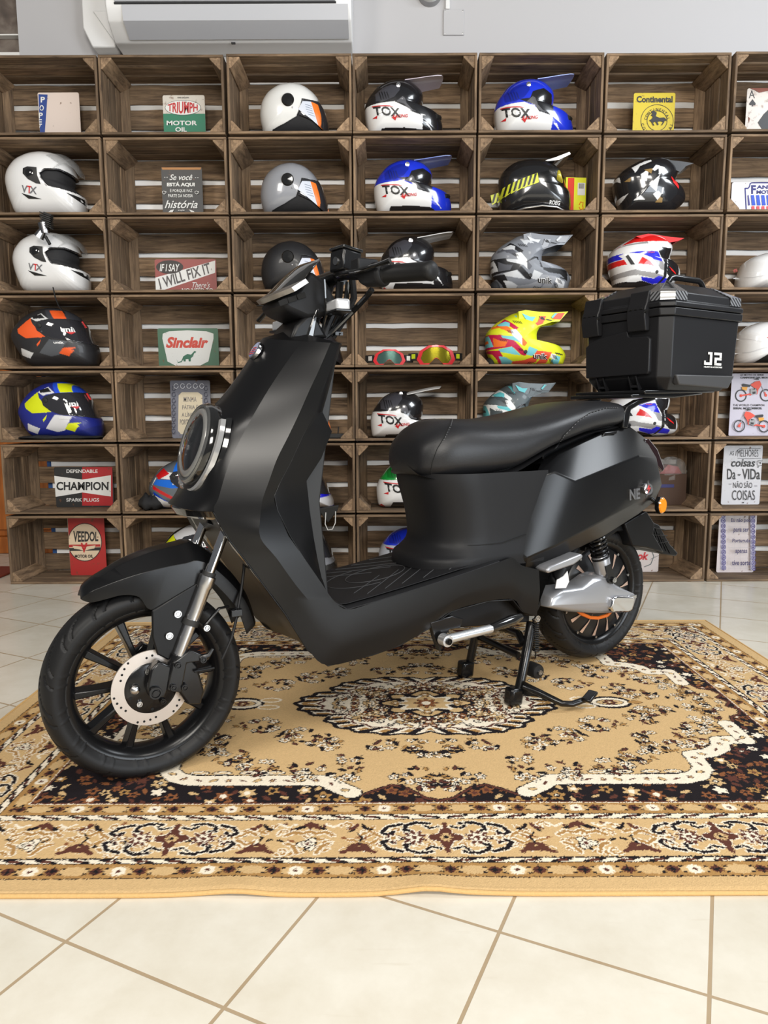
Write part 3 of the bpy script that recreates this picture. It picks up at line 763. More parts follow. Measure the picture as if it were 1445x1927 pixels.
def start(name, label, row, fr_args, group, Y=3.555, cat='helmet', xref=None):
    """root at the helmet's foot; returns root and frame"""
    crop, src, dst = fr_args; zf = shelf_z(row)
    b = dst or src; cxp = (b[0]+b[2])/2
    x0 = at(cxp, b[3], Y)[0]
    root = thing(name, label, cat, (x0, Y, zf), 0, group)
    return root, Fr(crop, Y, (x0, Y, zf), src if dst else None, dst)
def outl(fr, pts, lowy):
    """outline points to metres; the lowest ones sit on the shelf"""
    r = []
    for p in pts:
        x, z = fr.m(p)
        if p[1] >= lowy: z = 0.0015
        r.append((x, max(z, .0015)))
    return r
def bb(crop, x0, y0, x1, y1):
    o = CROP[crop]; return (o[0]+x0/o[2], o[1]+y0/o[2], o[0]+x1/o[2], o[1]+y1/o[2])

# ---- open-face (jet) helmets
def jet(label, row, dst, base, m=shell_m, sticker=True, group='jet helmets'):
    src = bb('K2', 203, 468, 578, 730)
    root, fr = start('jet_helmet', label, row, ('K2', src, dst), group)
    O = [(203, 640), (212, 575), (245, 522), (305, 482), (380, 469), (450, 487), (505, 530), (545, 590), (568, 660), (576, 700), (570, 730), (400, 732), (235, 730), (210, 690)]
    sh = Shell(outl(fr, O, 722), fr.m((385, 620)), .125)
    reg = on_shell(sh, fr, [(0, 300), (520, 300), (512, 545), (430, 540), (424, 590), (400, 640), (335, 672), (262, 700), (235, 733), (235, 900), (0, 900)])
    sh.build('shell', m, root, region=reg, base=base, solid=.006)
    sh.build('lining', liner_m, root, scale=.955)
    vis = on_shell(sh, fr, [(432, 548), (520, 538), (640, 700), (570, 716), (545, 700), (500, 665), (412, 632), (424, 590)])
    sh.build('visor', dvis_m, root, region=vis, scale=1.02, solid=.003)
    piv = fr.m((355, 555), fr.Y-.1); y = sh.side_y(*piv)
    MB().lathe([(.0001, -.010), (.024, -.009), (.028, -.004), (.028, .004)], (piv[0], y+.002, piv[1]), n=28).build('visor_pivot', mat('gloss_black', (.01, .01, .01), .1, coat=1), root)
    sc_p = fr.m((380, 598), fr.Y-.1); MB().lathe([(.0001, -.003), (.0035, -.002), (.0045, .002)], (sc_p[0], sh.side_y(*sc_p), sc_p[1]), n=12).build('rivet', chrome_m, root)
    if sticker:
        decal('paper_sticker', sh, fr, None, None, 0, 0, s2l(205, 210, 222), root, scale=1.027, polys=[[(434, 560), (478, 556), (516, 678), (412, 606)]])
        decal('orange_sticker', sh, fr, None, None, 0, 0, s2l(238, 120, 36), root, scale=1.027, polys=[[(478, 556), (520, 562), (552, 606), (575, 690), (562, 706), (516, 678)]])
        mb_ink = [[(x, y), (x+34, y+6), (x+34, y+9), (x, y+3)] for x, y in ((448, 575), (450, 588), (452, 601), (458, 614), (464, 627))]
        decal('sticker_print', sh, fr, None, None, 0, 0, s2l(120, 130, 150), root, scale=1.030, polys=mb_ink)
    MB().tube([(-.13, -.03, .004), (-.16, -.05, .006), (-.19, -.045, .004)], .006, n=6, flat=.5).build('chin_strap', rub_m, root)
    return root, sh, fr
jet('glossy white jet helmet with an orange visor sticker', 0, None, (.80, .80, .78))
jet('silver metallic jet helmet with an orange visor sticker', 1, bb('K2', 205, 894, 572, 1170), s2l(150, 152, 158))
jet('matte black jet helmet behind the small windscreen', 2, bb('K5', 218, 165, 592, 440), (.02, .02, .022), matte_m)
jet('white jet helmet almost hidden behind the steering column', 3, (528, 603, 646, 692), (.8, .8, .78), sticker=False)
jet('jet helmet whose orange sticker peeps past the knee panel', 4, (500, 735, 622, 826), (.02, .02, .022), matte_m)

# ---- motocross helmets of the lettered kind
def peak_sheet(fr, parent, top, half, m, drop=.012, thick=.003, taper=.75):
    P = [fr.m(p) for p in top]; mb = MB(); n = len(P); k = 9; vs = []
    for i, (x, z) in enumerate(P):
        w = half*(1-(1-taper)*(i/(n-1)))
        for j in range(k):
            t = -1+2*j/(k-1); vs.append((x-(.012*t*t if i == n-1 else 0), w*t, z-drop*t*t))
    fs = [(i*k+j, i*k+j+1, (i+1)*k+j+1, (i+1)*k+j) for i in range(n-1) for j in range(k-1)]
    mb.add(vs, fs); return mb.build('peak', m, parent, solid=thick)
def racing(label, row, dst, top_c, low_c, chin_c, peak_c, accent=REDc, group='racing motocross helmets', src=None):
    src = bb('K2', 768, 453, 1195, 727)
    root, fr = start('motocross_helmet', label, row, ('K2', src, dst), group)
    O = [(768, 600), (785, 555), (835, 492), (900, 460), (980, 453), (1040, 472), (1078, 505), (1089, 535), (1084, 575), (1070, 602), (1085, 612), (1125, 618), (1165, 625), (1186, 660), (1194, 700), (1190, 727), (1000, 729), (850, 728), (800, 727), (778, 700), (770, 650)]
    sh = Shell(outl(fr, O, 716), fr.m((935, 600)), .120, narrow=.45)
    S = lambda pts: on_shell(sh, fr, pts)
    paint = [(low_c, S([(0, 575), (830, 566), (930, 560), (1000, 590), (1072, 612), (1400, 640), (1400, 900), (0, 900)])),
             (BLKc, S([(900, 545), (940, 560), (985, 575), (1010, 605), (1072, 618), (1090, 600), (1090, 500), (1040, 480), (975, 505), (960, 540)])),
             ((.10, .10, .11), S([(940, 560), (985, 572), (1012, 600), (1050, 606), (1020, 560), (975, 530)])),
             (BLKc, S([(984, 528), (1000, 506), (1050, 500), (1092, 520), (1092, 590), (1065, 602), (1030, 598), (1000, 570)])),
             (chin_c, S([(1088, 618), (1300, 600), (1300, 760), (1110, 735), (1084, 684)])),
             (BLKc, S([(850, 715), (862, 690), (985, 686), (1084, 690), (1140, 722), (1200, 724), (1200, 800), (840, 800)])),
             (accent, S([(782, 712), (800, 702), (818, 716), (810, 740), (780, 740)])),
             ((.05, .05, .06), S([(826, 510), (870, 476), (915, 462), (955, 470), (960, 496), (930, 535), (880, 556), (830, 552)])) if top_c == BLKc else (tuple(.55*c for c in top_c), S([(826, 510), (870, 476), (915, 462), (955, 470), (960, 496), (930, 535), (880, 556), (830, 552)])),
             (WHT, S([(1092, 650), (1112, 652), (1146, 696)])), ]
    sh.build('shell', shell_m, root, paint=paint, base=top_c)
    for k in range(7):
        decal('groove', sh, fr, None, None, 0, 0, tuple(.25*c for c in top_c), root, polys=[[(845+k*14, 500+k*2), (849+k*14, 500+k*2), (861+k*14, 548-k*2), (857+k*14, 548-k*2)]]) if k < 4 else None
    decal('lettering', sh, fr, 'TOX', (890, 612), 160, 46, (.012, .012, .012), root, rot=-.12, bold=.03, shear=-.25)
    decal('lettering', sh, fr, 'RACING', (962, 636), 84, 15, accent, root, rot=.08, bold=.02, shear=.2)
    decal('stripe', sh, fr, None, None, 0, 0, accent, root, polys=[[(808, 575), (905, 583), (930, 592), (905, 588), (808, 580)], [(810, 640), (838, 630), (836, 645)], [(914, 642), (944, 640), (936, 658)]])
    decal('white_accent', sh, fr, None, None, 0, 0, WHT, root, polys=[[(838, 600), (866, 606), (860, 622), (842, 618)], [(884, 606), (906, 608), (902, 622), (884, 622)]])
    peak_sheet(fr, root, [(985, 462), (1040, 452), (1100, 440), (1160, 430), (1195, 428)], .085, mat('peak_%d' % int(1000*sum(peak_c)), peak_c, .3, coat=.5))
    pv = fr.m((952, 472), fr.Y-.09); MB().lathe([(.0001, -.005), (.010, -.004), (.012, .006)], (pv[0], sh.side_y(*pv), pv[1]), n=16).build('peak_screw', chrome_m, root)
    # breath guard on the chin
    a = fr.m((1165, 640)); MB().tube([(a[0]-.012, -.045, a[1]-.012), (a[0]+.006, -.02, a[1]-.008), (a[0]+.008, .02, a[1]-.008), (a[0]-.012, .045, a[1]-.012)], .012, n=8).build('breath_guard', rub_m, root)
    return root, sh, fr
GRYc = s2l(150, 146, 152)
BLUE2 = s2l(28, 52, 205)
racing('black and white motocross helmet lettered TOX, pale grey peak, top row', 0, None, BLKc, WHT, BLKc, s2l(188, 176, 188))
racing('blue and white motocross helmet lettered TOX on the top row', 0, bb('K3', 125, 396, 507, 656), BLUE2, WHT, BLUE2, s2l(120, 140, 205))
racing('blue and white motocross helmet lettered TOX on the second row', 1, bb('K2', 818, 880, 1242, 1155), BLUE2, WHT, BLUE2, s2l(110, 130, 200))
racing('black and white motocross helmet behind the handlebar grip', 2, bb('K5', 880, 140, 1302, 440), BLKc, WHT, BLKc, (.7, .7, .7))
racing('black, white and red motocross helmet above the seat nose', 4, (697, 735, 830, 831), BLKc, WHT, BLKc, (.78, .78, .78))
racing('green and yellow motocross helmet lettered TOX behind the seat', 5, (708, 866, 850, 958), s2l(24, 150, 60), WHT, s2l(24, 150, 60), WHT)
racing('blue motocross helmet showing its crown above the footboard', 6, (712, 992, 852, 1078), BLUE2, s2l(190, 195, 205), BLUE2, WHT)

# ---- motocross helmets with deep eye port and big peak
def camo(label, row, dst, C, group='camouflage motocross helmets', m=matte_m):
    """C: base, a, b, c, d, dark, light"""
    base, ca, cb, cc, cd_, dk, lt = C
    src = bb('Z7', 105, 225, 1320, 1075)
    root, fr = start('motocross_helmet', label, row, ('Z7', src, dst), group)
    O = [(108, 560), (104, 780), (150, 900), (200, 990), (240, 1075), (600, 1078), (1000, 1078), (1265, 1076), (1290, 960), (1318, 880), (1262, 775), (1190, 724), (1150, 768), (1000, 762), (905, 735), (864, 650), (862, 545), (912, 455), (960, 395), (915, 320), (800, 255), (650, 228), (500, 252), (380, 322), (250, 400), (150, 500)]
    sh = Shell(outl(fr, O, 1040), fr.m((600, 640)), .120, narrow=.4, na=440)
    S = lambda pts: on_shell(sh, fr, pts)
    paint = [
        (cb, S([(110, 560), (420, 310), (600, 460), (560, 500), (400, 380), (200, 580)])), (ca, S([(300, 400), (420, 350), (480, 380), (470, 440), (330, 430)])),
        (ca, S([(560, 260), (690, 260), (770, 340), (670, 330), (640, 390)])), (cc, S([(240, 420), (440, 430), (560, 540), (500, 560), (380, 480), (220, 470)])),
        (cb, S([(110, 540), (340, 560), (520, 640), (740, 860), (700, 880), (640, 860), (500, 740), (400, 760), (110, 790)])), (cc, S([(230, 600), (320, 650), (440, 660), (400, 740), (240, 745)])),
        (base, S([(200, 470), (330, 450), (410, 550), (300, 560), (140, 548)])), (lt, S([(480, 490), (560, 480), (650, 590), (660, 730), (560, 640), (500, 560)])),
        (ca, S([(340, 570), (520, 590), (640, 690), (560, 660), (440, 630), (360, 610)])), (cc, S([(650, 600), (730, 690), (690, 740), (655, 720)])),
        (ca, S([(110, 570), (180, 570), (240, 740), (110, 745)])), (cc, S([(120, 640), (170, 640), (180, 680), (120, 690)])),
        (ca, S([(310, 780), (500, 745), (640, 870), (540, 860), (330, 820)])), (cb, S([(150, 790), (330, 800), (420, 980), (380, 1040), (280, 930), (200, 850)])),
        (ca, S([(310, 880), (420, 900), (540, 960), (480, 1030), (400, 1030)])), (base, S([(140, 830), (230, 850), (310, 950), (210, 960)])),
        (cd_, S([(700, 940), (900, 870), (900, 960), (760, 1010), (560, 1010), (520, 960)])), (ca, S([(760, 740), (900, 790), (820, 880), (720, 860)])),
        (cd_, S([(880, 800), (1120, 820), (1060, 980), (900, 990), (960, 900), (830, 900)])), (ca, S([(1180, 860), (1280, 880), (1240, 1040), (1120, 950)])),
        (base, S([(600, 230), (560, 430), (700, 520), (760, 560), (800, 690), (930, 790), (1190, 800), (1320, 870), (1320, 700), (860, 700), (840, 540), (900, 400), (900, 230)])) if base[1] > .5 else (dk, S([(620, 640), (800, 560), (870, 640), (910, 740), (1000, 770), (1190, 780), (1320, 870), (1320, 700), (860, 700), (830, 540), (760, 540)])),
        (lt, S([(1120, 840), (1200, 850), (1180, 930), (1100, 900)])), (dk, S([(1180, 820), (1320, 840), (1320, 860), (1190, 840)]))]
    sh.build('shell', m, root, paint=paint, base=base)
    ht = []
    for (x, y, n, dx, w, h) in ((520, 340, 5, 26, 9, 44), (320, 620, 4, 26, 7, 40), (600, 770, 3, 24, 8, 34), (430, 490, 4, 20, 7, 44), (760, 1010, 5, 24, 8, -50), (1090, 920, 3, 22, 8, 120), (690, 245, 4, 24, 8, 30), (1130, 850, 5, 15, 5, 60)):
        for i in range(n): ht.append([(x+i*dx, y+i*4), (x+i*dx+w, y+i*4), (x+i*dx+w+abs(h)*.6, y+i*4+h), (x+i*dx+abs(h)*.6, y+i*4+h)])
    decal('hatching', sh, fr, None, None, 0, 0, dk, root, polys=ht)
    decal('lettering', sh, fr, 'unik', (950, 880), 240, 95, (.9, .9, .9), root, bold=.045, shear=-.2, off=.0022, rot=-.06)
    decal('lettering', sh, fr, 'unik', (946, 884), 236, 84, (.01, .01, .01), root, bold=.012, shear=-.2, off=.0030, rot=-.06)
    pv = fr.m((708, 818), fr.Y-.1); MB().lathe([(.0001, -.004), (.008, -.003), (.010, .004)], (pv[0], sh.side_y(*pv), pv[1]), n=16).build('screw', rub_m, root)
    # peak: a hollow beak with side flanks
    side = [(590, 222), (700, 200), (900, 222), (1130, 228), (1360, 208), (1222, 362), (1100, 372), (950, 425), (860, 455), (750, 450), (640, 420), (600, 330)]
    P = [fr.m(p, fr.Y-.07) for p in side]; n = len(P); mb = MB()
    mxx = max(p[0] for p in P); mnx = min(p[0] for p in P)
    wy = lambda x: .098-.030*max(0, (x-mnx)/(mxx-mnx))**1.3
    vs = [(x, -wy(x)-(.0 if z > P[6][1] else .004), z) for x, z in P]+[(x, wy(x), z) for x, z in P]
    fs = [tuple(range(n)), tuple(range(2*n-1, n-1, -1))]+[(i, n+i, n+i+1, i+1) for i in range(4)]+[(4, n+4, n+5, 5)]+[(11, n+11, n, 0)]
    mb.add(vs, fs); pk = mb.build('peak', mat('peak_camo_%d' % int(1000*sum(base)), base, .4, coat=.2), root, solid=.0025, smooth=False)
    def pd(c_, polys):
        for pl in polys:
            b_ = MB(); q = [fr.m(p, fr.Y-.07) for p in pl]; b_.add([(x, -wy(x)-.0052, z) for x, z in q], [tuple(range(len(q)))])
            b_.build('colour_patch', mat('ink_%d_%d_%d' % tuple(int(255*v) for v in c_), c_, .4), pk, smooth=False, fix=False)
    pd(ca, [[(640, 250), (760, 300), (850, 300), (800, 370), (700, 340)], [(1090, 300), (1150, 240), (1190, 245), (1110, 320)]])
    pd(cd_, [[(880, 380), (920, 290), (1010, 290), (960, 400), (840, 445), (830, 400)], [(1110, 330), (1180, 240), (1300, 235), (1240, 330)]])
    pd(dk, [[(710, 365), (770, 385), (735, 408)], [(900, 290), (960, 300), (1000, 350), (930, 340)], [(1010, 330), (1110, 348), (1090, 356), (1010, 342)]])
    pd(lt, [[(610, 430), (690, 436), (690, 458), (620, 455)]]) if False else None
    a = fr.m((170, 1010)); MB().sphere((a[0], 0, a[1]), .035, sc_=(.7, 1.6, .9)).build('neck_roll', liner_m, root)
    return root, sh, fr
YEL = s2l(225, 232, 40)
camo('fluorescent yellow motocross helmet with red and cyan camouflage, middle row', 3, None, (YEL, s2l(120, 205, 215), s2l(196, 22, 74), s2l(245, 120, 40), s2l(236, 88, 60), (.01, .01, .02), (.8, .8, .8)))
camo('teal, white and grey motocross helmet partly behind the seat', 4, (909, 722, 1042, 810+14), (s2l(84, 94, 98), s2l(96, 188, 196), s2l(225, 228, 228), s2l(70, 80, 84), s2l(84, 94, 98), (.01, .01, .012), (.8, .8, .8)))
camo('grey, black and white camouflage motocross helmet, third row', 2, bb('K6', 155, 108, 527, 372), (s2l(128, 132, 140), s2l(205, 208, 212), s2l(24, 25, 30), s2l(88, 90, 98), s2l(160, 163, 170), (.01, .01, .012), (.8, .8, .8)))

# ---- round trail helmets, red / white / blue
def trail(label, row, dst, kind='rwb', group='trail helmets'):
    src = bb('Z6', -60, 200, 1230, 1140)
    root, fr = start('trail_helmet', label, row, ('Z6', src, dst), group)
    O = [(-60, 640), (-30, 560), (40, 480), (200, 370), (420, 260), (640, 208), (860, 240), (1000, 330), (1080, 440), (1060, 560), (1020, 640), (1030, 720), (1090, 720), (1180, 790), (1225, 900), (1220, 1000), (1150, 1080), (900, 1140), (500, 1142), (150, 1140), (40, 1140), (40, 1080), (0, 980), (-50, 800)]
    sh = Shell(outl(fr, O, 1100), fr.m((540, 700)), .122, narrow=.3)
    S = lambda pts: on_shell(sh, fr, pts)
    BL, RD, SV = s2l(30, 34, 205), s2l(215, 30, 30), s2l(150, 148, 148)
    if kind == 'rwb':
        paint = [(RD, S([(100, 470), (450, 240), (700, 150), (1100, 300), (800, 330), (640, 330), (430, 340), (220, 380)])), (SV, S([(150, 430), (300, 370), (650, 330), (670, 372), (480, 380), (300, 395)])),
                 (BL, S([(-100, 590), (100, 555), (300, 540), (540, 515), (830, 520), (920, 700), (740, 670), (560, 590), (300, 600), (200, 650), (-100, 680)])),
                 (RD, S([(-100, 690), (230, 655), (560, 625), (660, 660), (830, 830), (700, 770), (480, 745), (250, 750), (-100, 800)])),
                 (WHT, S([(160, 580), (260, 540), (320, 540), (520, 560), (720, 640), (880, 840), (960, 860), (930, 900), (820, 860), (680, 700), (540, 620), (470, 740), (560, 950), (520, 940), (440, 790), (300, 760), (230, 640)])),
                 (SV, S([(10, 920), (430, 840), (520, 870), (760, 900), (990, 950), (820, 1000), (480, 940), (30, 990)])), (BL, S([(540, 970), (780, 1000), (860, 950), (1160, 1010), (1150, 1090), (900, 1070), (780, 1090), (560, 1030)])),
                 (SV, S([(760, 680), (930, 700), (980, 860), (890, 840)])),
                 (BLKc, S([(820, 450), (900, 430), (1060, 440), (1150, 420), (1100, 600), (1020, 650), (1020, 960), (900, 1090), (840, 1110), (960, 960), (950, 700), (860, 560)])),
                 (BLKc, S([(1030, 640), (1300, 640), (1300, 1010), (1140, 1000), (1020, 900)])), (BLKc, S([(40, 1100), (160, 1050), (450, 1060), (560, 1035), (780, 1090), (860, 1110), (860, 1250), (20, 1250)]))]
        sh.build('shell', shell_m, root, paint=paint, base=WHT)
        decal('lettering', sh, fr, 'HYJAY', (705, 545), 120, 26, s2l(240, 90, 60), root, bold=.02)
        decal('black_vent', sh, fr, None, None, 0, 0, (.01, .01, .012), root, polys=[[(262, 600), (300, 570), (415, 755), (350, 755)]])
        decal('red_flash', sh, fr, None, None, 0, 0, RD, root, polys=[[(1050, 780), (1110, 810), (1220, 880), (1225, 905), (1120, 850)]])
        pts = [(420, 262), (640, 212), (860, 238), (1060, 262), (1315, 278), (1200, 330), (1000, 372), (800, 410), (690, 385), (650, 340)]
        pc = RD
    else:
        GD = s2l(150, 120, 70)
        paint = [(WHT, S([(300, 340), (520, 230), (640, 210), (640, 250), (430, 330), (330, 470)])), (WHT, S([(40, 480), (110, 480), (120, 600)])), (WHT, S([(60, 880), (230, 820), (150, 960)])),
                 (GD, S([(160, 600), (270, 530), (250, 620)])), (WHT, S([(420, 500), (560, 420), (520, 640), (430, 600)])), (WHT, S([(560, 700), (760, 520), (720, 700), (700, 820)])),
                 (GD, S([(480, 420), (640, 400), (600, 500)])), (WHT, S([(620, 420), (700, 330), (860, 380), (760, 520)])), (BLKc, S([(640, 470), (740, 400), (740, 500)])),
                 (WHT, S([(640, 860), (840, 740), (800, 940), (740, 960)])), (WHT, S([(300, 960), (420, 880), (520, 960)])), (GD, S([(700, 1000), (820, 860), (840, 1000)])), (BLKc, S([(700, 780), (820, 700), (800, 860)]))]
        sh.build('shell', shell_m, root, paint=paint, base=BLKc)
        decal('red_flash', sh, fr, None, None, 0, 0, RD, root, polys=[[(1000, 520), (1080, 560), (1160, 690), (1150, 740), (1030, 640)]])
        pts = [(640, 250), (800, 222), (960, 262), (1120, 270), (1390, 300), (1240, 360), (1130, 470), (1060, 440), (900, 400), (780, 360)]
        pc = (.02, .02, .022)
    P = [fr.m(p, fr.Y-.06) for p in pts]; n = len(P); mb = MB(); mnx = min(p[0] for p in P); mxx = max(p[0] for p in P)
    wy = lambda x: .088-.02*((x-mnx)/(mxx-mnx))
    mb.add([(x, -wy(x), z) for x, z in P]+[(x, wy(x), z) for x, z in P], [tuple(range(n)), tuple(range(2*n-1, n-1, -1))]+[(i, n+i, n+i+1, i+1) for i in range(5)])
    mb.build('peak', mat('peak_t%d' % int(1000*sum(pc)), pc, .3, coat=.5), root, solid=.0025, smooth=False)
    pv = fr.m((812, 888), fr.Y-.1); MB().lathe([(.0001, -.003), (.007, -.002), (.009, .004)], (pv[0], sh.side_y(*pv), pv[1]), n=14).build('screw', rub_m, root)
    return root, sh, fr
trail('red, white and blue trail helmet above the top case', 2, None)
trail('red, white and blue trail helmet between seat rack and top case', 4, (1140, 726, 1273, 822))
trail('black helmet with white and gold geometric facets', 1, bb('K3', 703, 762, 1042, 1010), kind='geo')

# ---- full-face helmets
def fullface(label, row, dst, paintf, base, visor, group='full-face helmets', m=shell_m, Y=3.555):
    src = bb('K4', 80, 563, 582, 882)
    root, fr = start('full_face_helmet', label, row, ('K4', src, dst), group, Y)
    O = [(82, 740), (104, 685), (160, 620), (245, 577), (330, 564), (400, 580), (465, 618), (510, 680), (545, 755), (578, 800), (582, 850), (570, 882), (400, 883), (200, 883), (150, 860), (112, 800)]
    sh = Shell(outl(fr, O, 870), fr.m((320, 720)), .128)
    S = lambda pts: on_shell(sh, fr, pts)
    sh.build('shell', m, root, paint=paintf(S), base=base)
    vis = S([(215, 668), (236, 645), (300, 630), (400, 624), (440, 628), (700, 600), (700, 790), (560, 782), (480, 768), (330, 752), (270, 730), (228, 700)])
    sh.build('visor', dvis_m, root, region=vis, scale=1.018, solid=.003)
    pv = fr.m((250, 673), fr.Y-.1); MB().lathe([(.0001, -.005), (.010, -.004), (.012, .004)], (pv[0], sh.side_y(*pv, 1.02), pv[1]), n=18).build('visor_pivot', rub_m, root)
    decal('visor_print', sh, fr, 'unik', (410, 690), 92, 34, (.85, .85, .85), root, scale=1.022, bold=.03, shear=-.2, rot=.05)
    decal('visor_print', sh, fr, None, None, 0, 0, REDc, root, scale=1.022, polys=[[(428, 630), (440, 628), (466, 668), (450, 664)], [(388, 706), (444, 700), (420, 720)]])
    decal('lettering', sh, fr, 'unik', (357, 770), 62, 16, (.85, .85, .85), root, bold=.03, shear=-.2, off=.003)
    cl = S([(470, 640), (700, 600), (700, 790), (545, 775)])
    return root, sh, fr
def pf_unik(a, b, c, d, stripe):
    return lambda S: [(b, S([(250, 570), (330, 560), (480, 600), (520, 680), (420, 640), (300, 640)])), (a, S([(100, 690), (180, 625), (200, 660), (280, 738), (160, 745), (110, 715)])),
        (a, S([(280, 575), (345, 572), (382, 625), (320, 628)])), (c, S([(180, 625), (240, 595), (290, 630), (220, 645)])), (BLKc, S([(190, 615), (240, 600), (270, 625), (200, 630)])),
        (c, S([(120, 800), (200, 830), (170, 862), (110, 840)])), (stripe, S([(235, 830), (300, 752), (400, 762), (350, 840), (300, 850)])), (a, S([(350, 832), (380, 800), (450, 796), (420, 812), (440, 812), (405, 848)])),
        (d, S([(330, 880), (420, 850), (560, 800), (700, 790), (700, 1000), (150, 1000), (150, 862), (240, 862)])), (a, S([(225, 780), (252, 752), (244, 775), (228, 792)]))]
ff = fullface('matte black and orange full-face helmet with smoked visor', 3, None, pf_unik(s2l(240, 96, 40), s2l(60, 62, 68), (.7, .7, .7), (.03, .03, .033), s2l(84, 88, 94)), (.025, .025, .028), None, m=matte_m)
ff2 = fullface('dark blue and fluorescent yellow full-face helmet with smoked visor', 4, bb('K4', 122, 995, 607, 1332), pf_unik(s2l(222, 232, 20), s2l(36, 80, 215), (.75, .75, .78), s2l(34, 44, 120), (.75, .75, .78)), s2l(36, 46, 140), None, m=matte_m)
fullface('red, white and blue full-face helmet behind the headlight', 5, (281, 862, 424, 964), lambda S: [(s2l(30, 110, 220), S([(250, 560), (600, 560), (600, 700), (240, 740), (100, 720), (120, 690), (230, 690)])), (WHT, S([(80, 740), (110, 680), (240, 690), (240, 720), (330, 700), (330, 660), (150, 640)])),
    (s2l(205, 25, 30), S([(110, 670), (160, 625), (215, 655), (140, 690)])), (s2l(205, 25, 30), S([(95, 745), (330, 850), (330, 830), (100, 725)])), (s2l(20, 70, 190), S([(100, 760), (240, 840), (330, 870), (330, 1000), (120, 860)])), (WHT, S([(60, 800), (100, 780), (320, 870), (250, 900)]))], s2l(96, 104, 112), None)
fullface('black, white and yellow full-face helmet behind the mudguard', 6, (303, 985, 440, 1082), lambda S: [(s2l(220, 228, 30), S([(90, 700), (150, 640), (200, 690), (110, 712)])), ((.62, .62, .64), S([(150, 640), (260, 575), (420, 580), (460, 610), (330, 640), (215, 690)])), ((.6, .6, .62), S([(90, 760), (150, 800), (400, 770), (400, 800), (160, 850), (100, 820)])),
    (s2l(220, 228, 30), S([(80, 800), (100, 790), (150, 850), (110, 850)])), ((.6, .6, .62), S([(420, 830), (580, 800), (600, 860), (420, 880)]))], (.02, .02, .022), None)
fullface('bright blue full-face helmet with plastic-wrapped visor behind the apron', 5, (506, 872, 629, 962), lambda S: [((.7, .7, .72), S([(400, 800), (600, 780), (600, 850), (400, 870)]))], s2l(28, 28, 205), None)
fullface('silver full-face helmet with smoked visor behind the apron', 6, (512, 990, 636, 1084), lambda S: [((.03, .03, .03), S([(200, 850), (600, 800), (600, 1000), (150, 1000)]))], s2l(138, 140, 146), None)
# carrying bag and cord under the blue helmet
bag = thing('drawstring_bag', 'small black drawstring bag with a white cord hanging off the shelf below the blue helmet', 'bag', (-.262, 3.425, CR_Z[5]+.012))
MB().prism([(-.05, .012), (.05, .030), (.042, .002), (-.002, -.055), (-.03, -.02)], 'y', -.042, -.022).build('pouch', rub_m, bag, bevel=.004)
MB().tube([(-.012, -.045, -.005), (-.016, -.046, -.06), (-.004, -.046, -.088), (.018, -.046, -.085), (.032, -.046, -.055), (.034, -.045, .0)], .0022, n=8).build('cord', mat('white_cord', (.75, .75, .73), .7), bag)
md = MB().box((0, 0, .012), (.075, .05, .022)).tube([(.005, 0, .02), (.008, 0, .055)], .003).build('buckle', rub_m, loc=(-.222, 3.46, shelf_z(4)), bevel=.004); tag(md, 'small black buckle lying on the shelf past the knee panel', 'buckle')

def vtx(label, row, dst, group='white full-face helmets'):
    src = bb('K1', 48, 870, 484, 1198)
    root, fr = start('full_face_helmet', label, row, ('K1', src, dst), group)
    O = [(48, 1040), (60, 980), (108, 916), (185, 880), (262, 870), (340, 884), (396, 925), (424, 985), (436, 1030), (424, 1068), (478, 1108), (486, 1150), (482, 1198), (300, 1200), (112, 1198), (66, 1122)]
    sh = Shell(outl(fr, O, 1188), fr.m((262, 1040)), .126)
    S = lambda pts: on_shell(sh, fr, pts)
    port = S([(236, 985), (262, 966), (330, 958), (392, 975), (600, 960), (600, 1078), (430, 1078), (350, 1064), (275, 1052), (250, 1020)])
    sh.build('shell', shell_m, root, base=(.84, .84, .84), cut=port, solid=.012, paint=[(BLKc, S([(228, 985), (258, 958), (330, 950), (395, 968), (600, 950), (600, 1086), (425, 1084), (350, 1072), (268, 1058), (242, 1024)]))])
    sh.build('lining', liner_m, root, scale=.88)
    g = mat('gloss_black', (.01, .01, .01), .1, coat=1)
    decal('side_plate', sh, fr, None, None, 0, 0, (.012, .012, .014), root, polys=[[(140, 960), (165, 950), (218, 955), (222, 1000), (242, 1050), (215, 1046), (170, 1022), (140, 990)]], rough=.15)
    pv = fr.m((176, 985), fr.Y-.11); MB().lathe([(.0001, -.006), (.012, -.006), (.018, -.003), (.019, .003)], (pv[0], sh.side_y(*pv), pv[1]), n=22).build('visor_pivot', g, root)
    decal('vent', sh, fr, None, None, 0, 0, (.015, .015, .015), root, polys=[[(370, 1088), (432, 1100), (446, 1140)], [(128, 1098), (192, 1116), (240, 1130), (165, 1128)]])
    decal('lettering', sh, fr, 'V X', (174, 1080), 88, 40, (.16, .16, .17), root, bold=.02, rot=-.14)
    decal('lettering', sh, fr, 'T', (175, 1080), 26, 40, REDc, root, bold=.02, rot=-.14)
    V = [(40, 1040), (60, 960), (120, 890), (240, 866), (300, 868), (380, 888), (440, 926), (468, 985), (462, 1035), (440, 1100), (300, 1180), (100, 1150)]
    vs = Shell([fr.m(p) for p in V], fr.m((262, 1040)), .128)
    vs.build('raised_visor', clear_m, root, region=on_shell(vs, fr, [(285, 975), (330, 920), (250, 872), (300, 850), (390, 850), (520, 920), (520, 1040), (430, 1020), (395, 940), (360, 915)]), solid=.0015)
    return root, sh, fr
vtx('white full-face helmet lettered VTX on the second row, clear visor raised', 1, None)
vtx('white full-face helmet lettered VTX below a small black mount', 2, (30, 439, 167, 541))
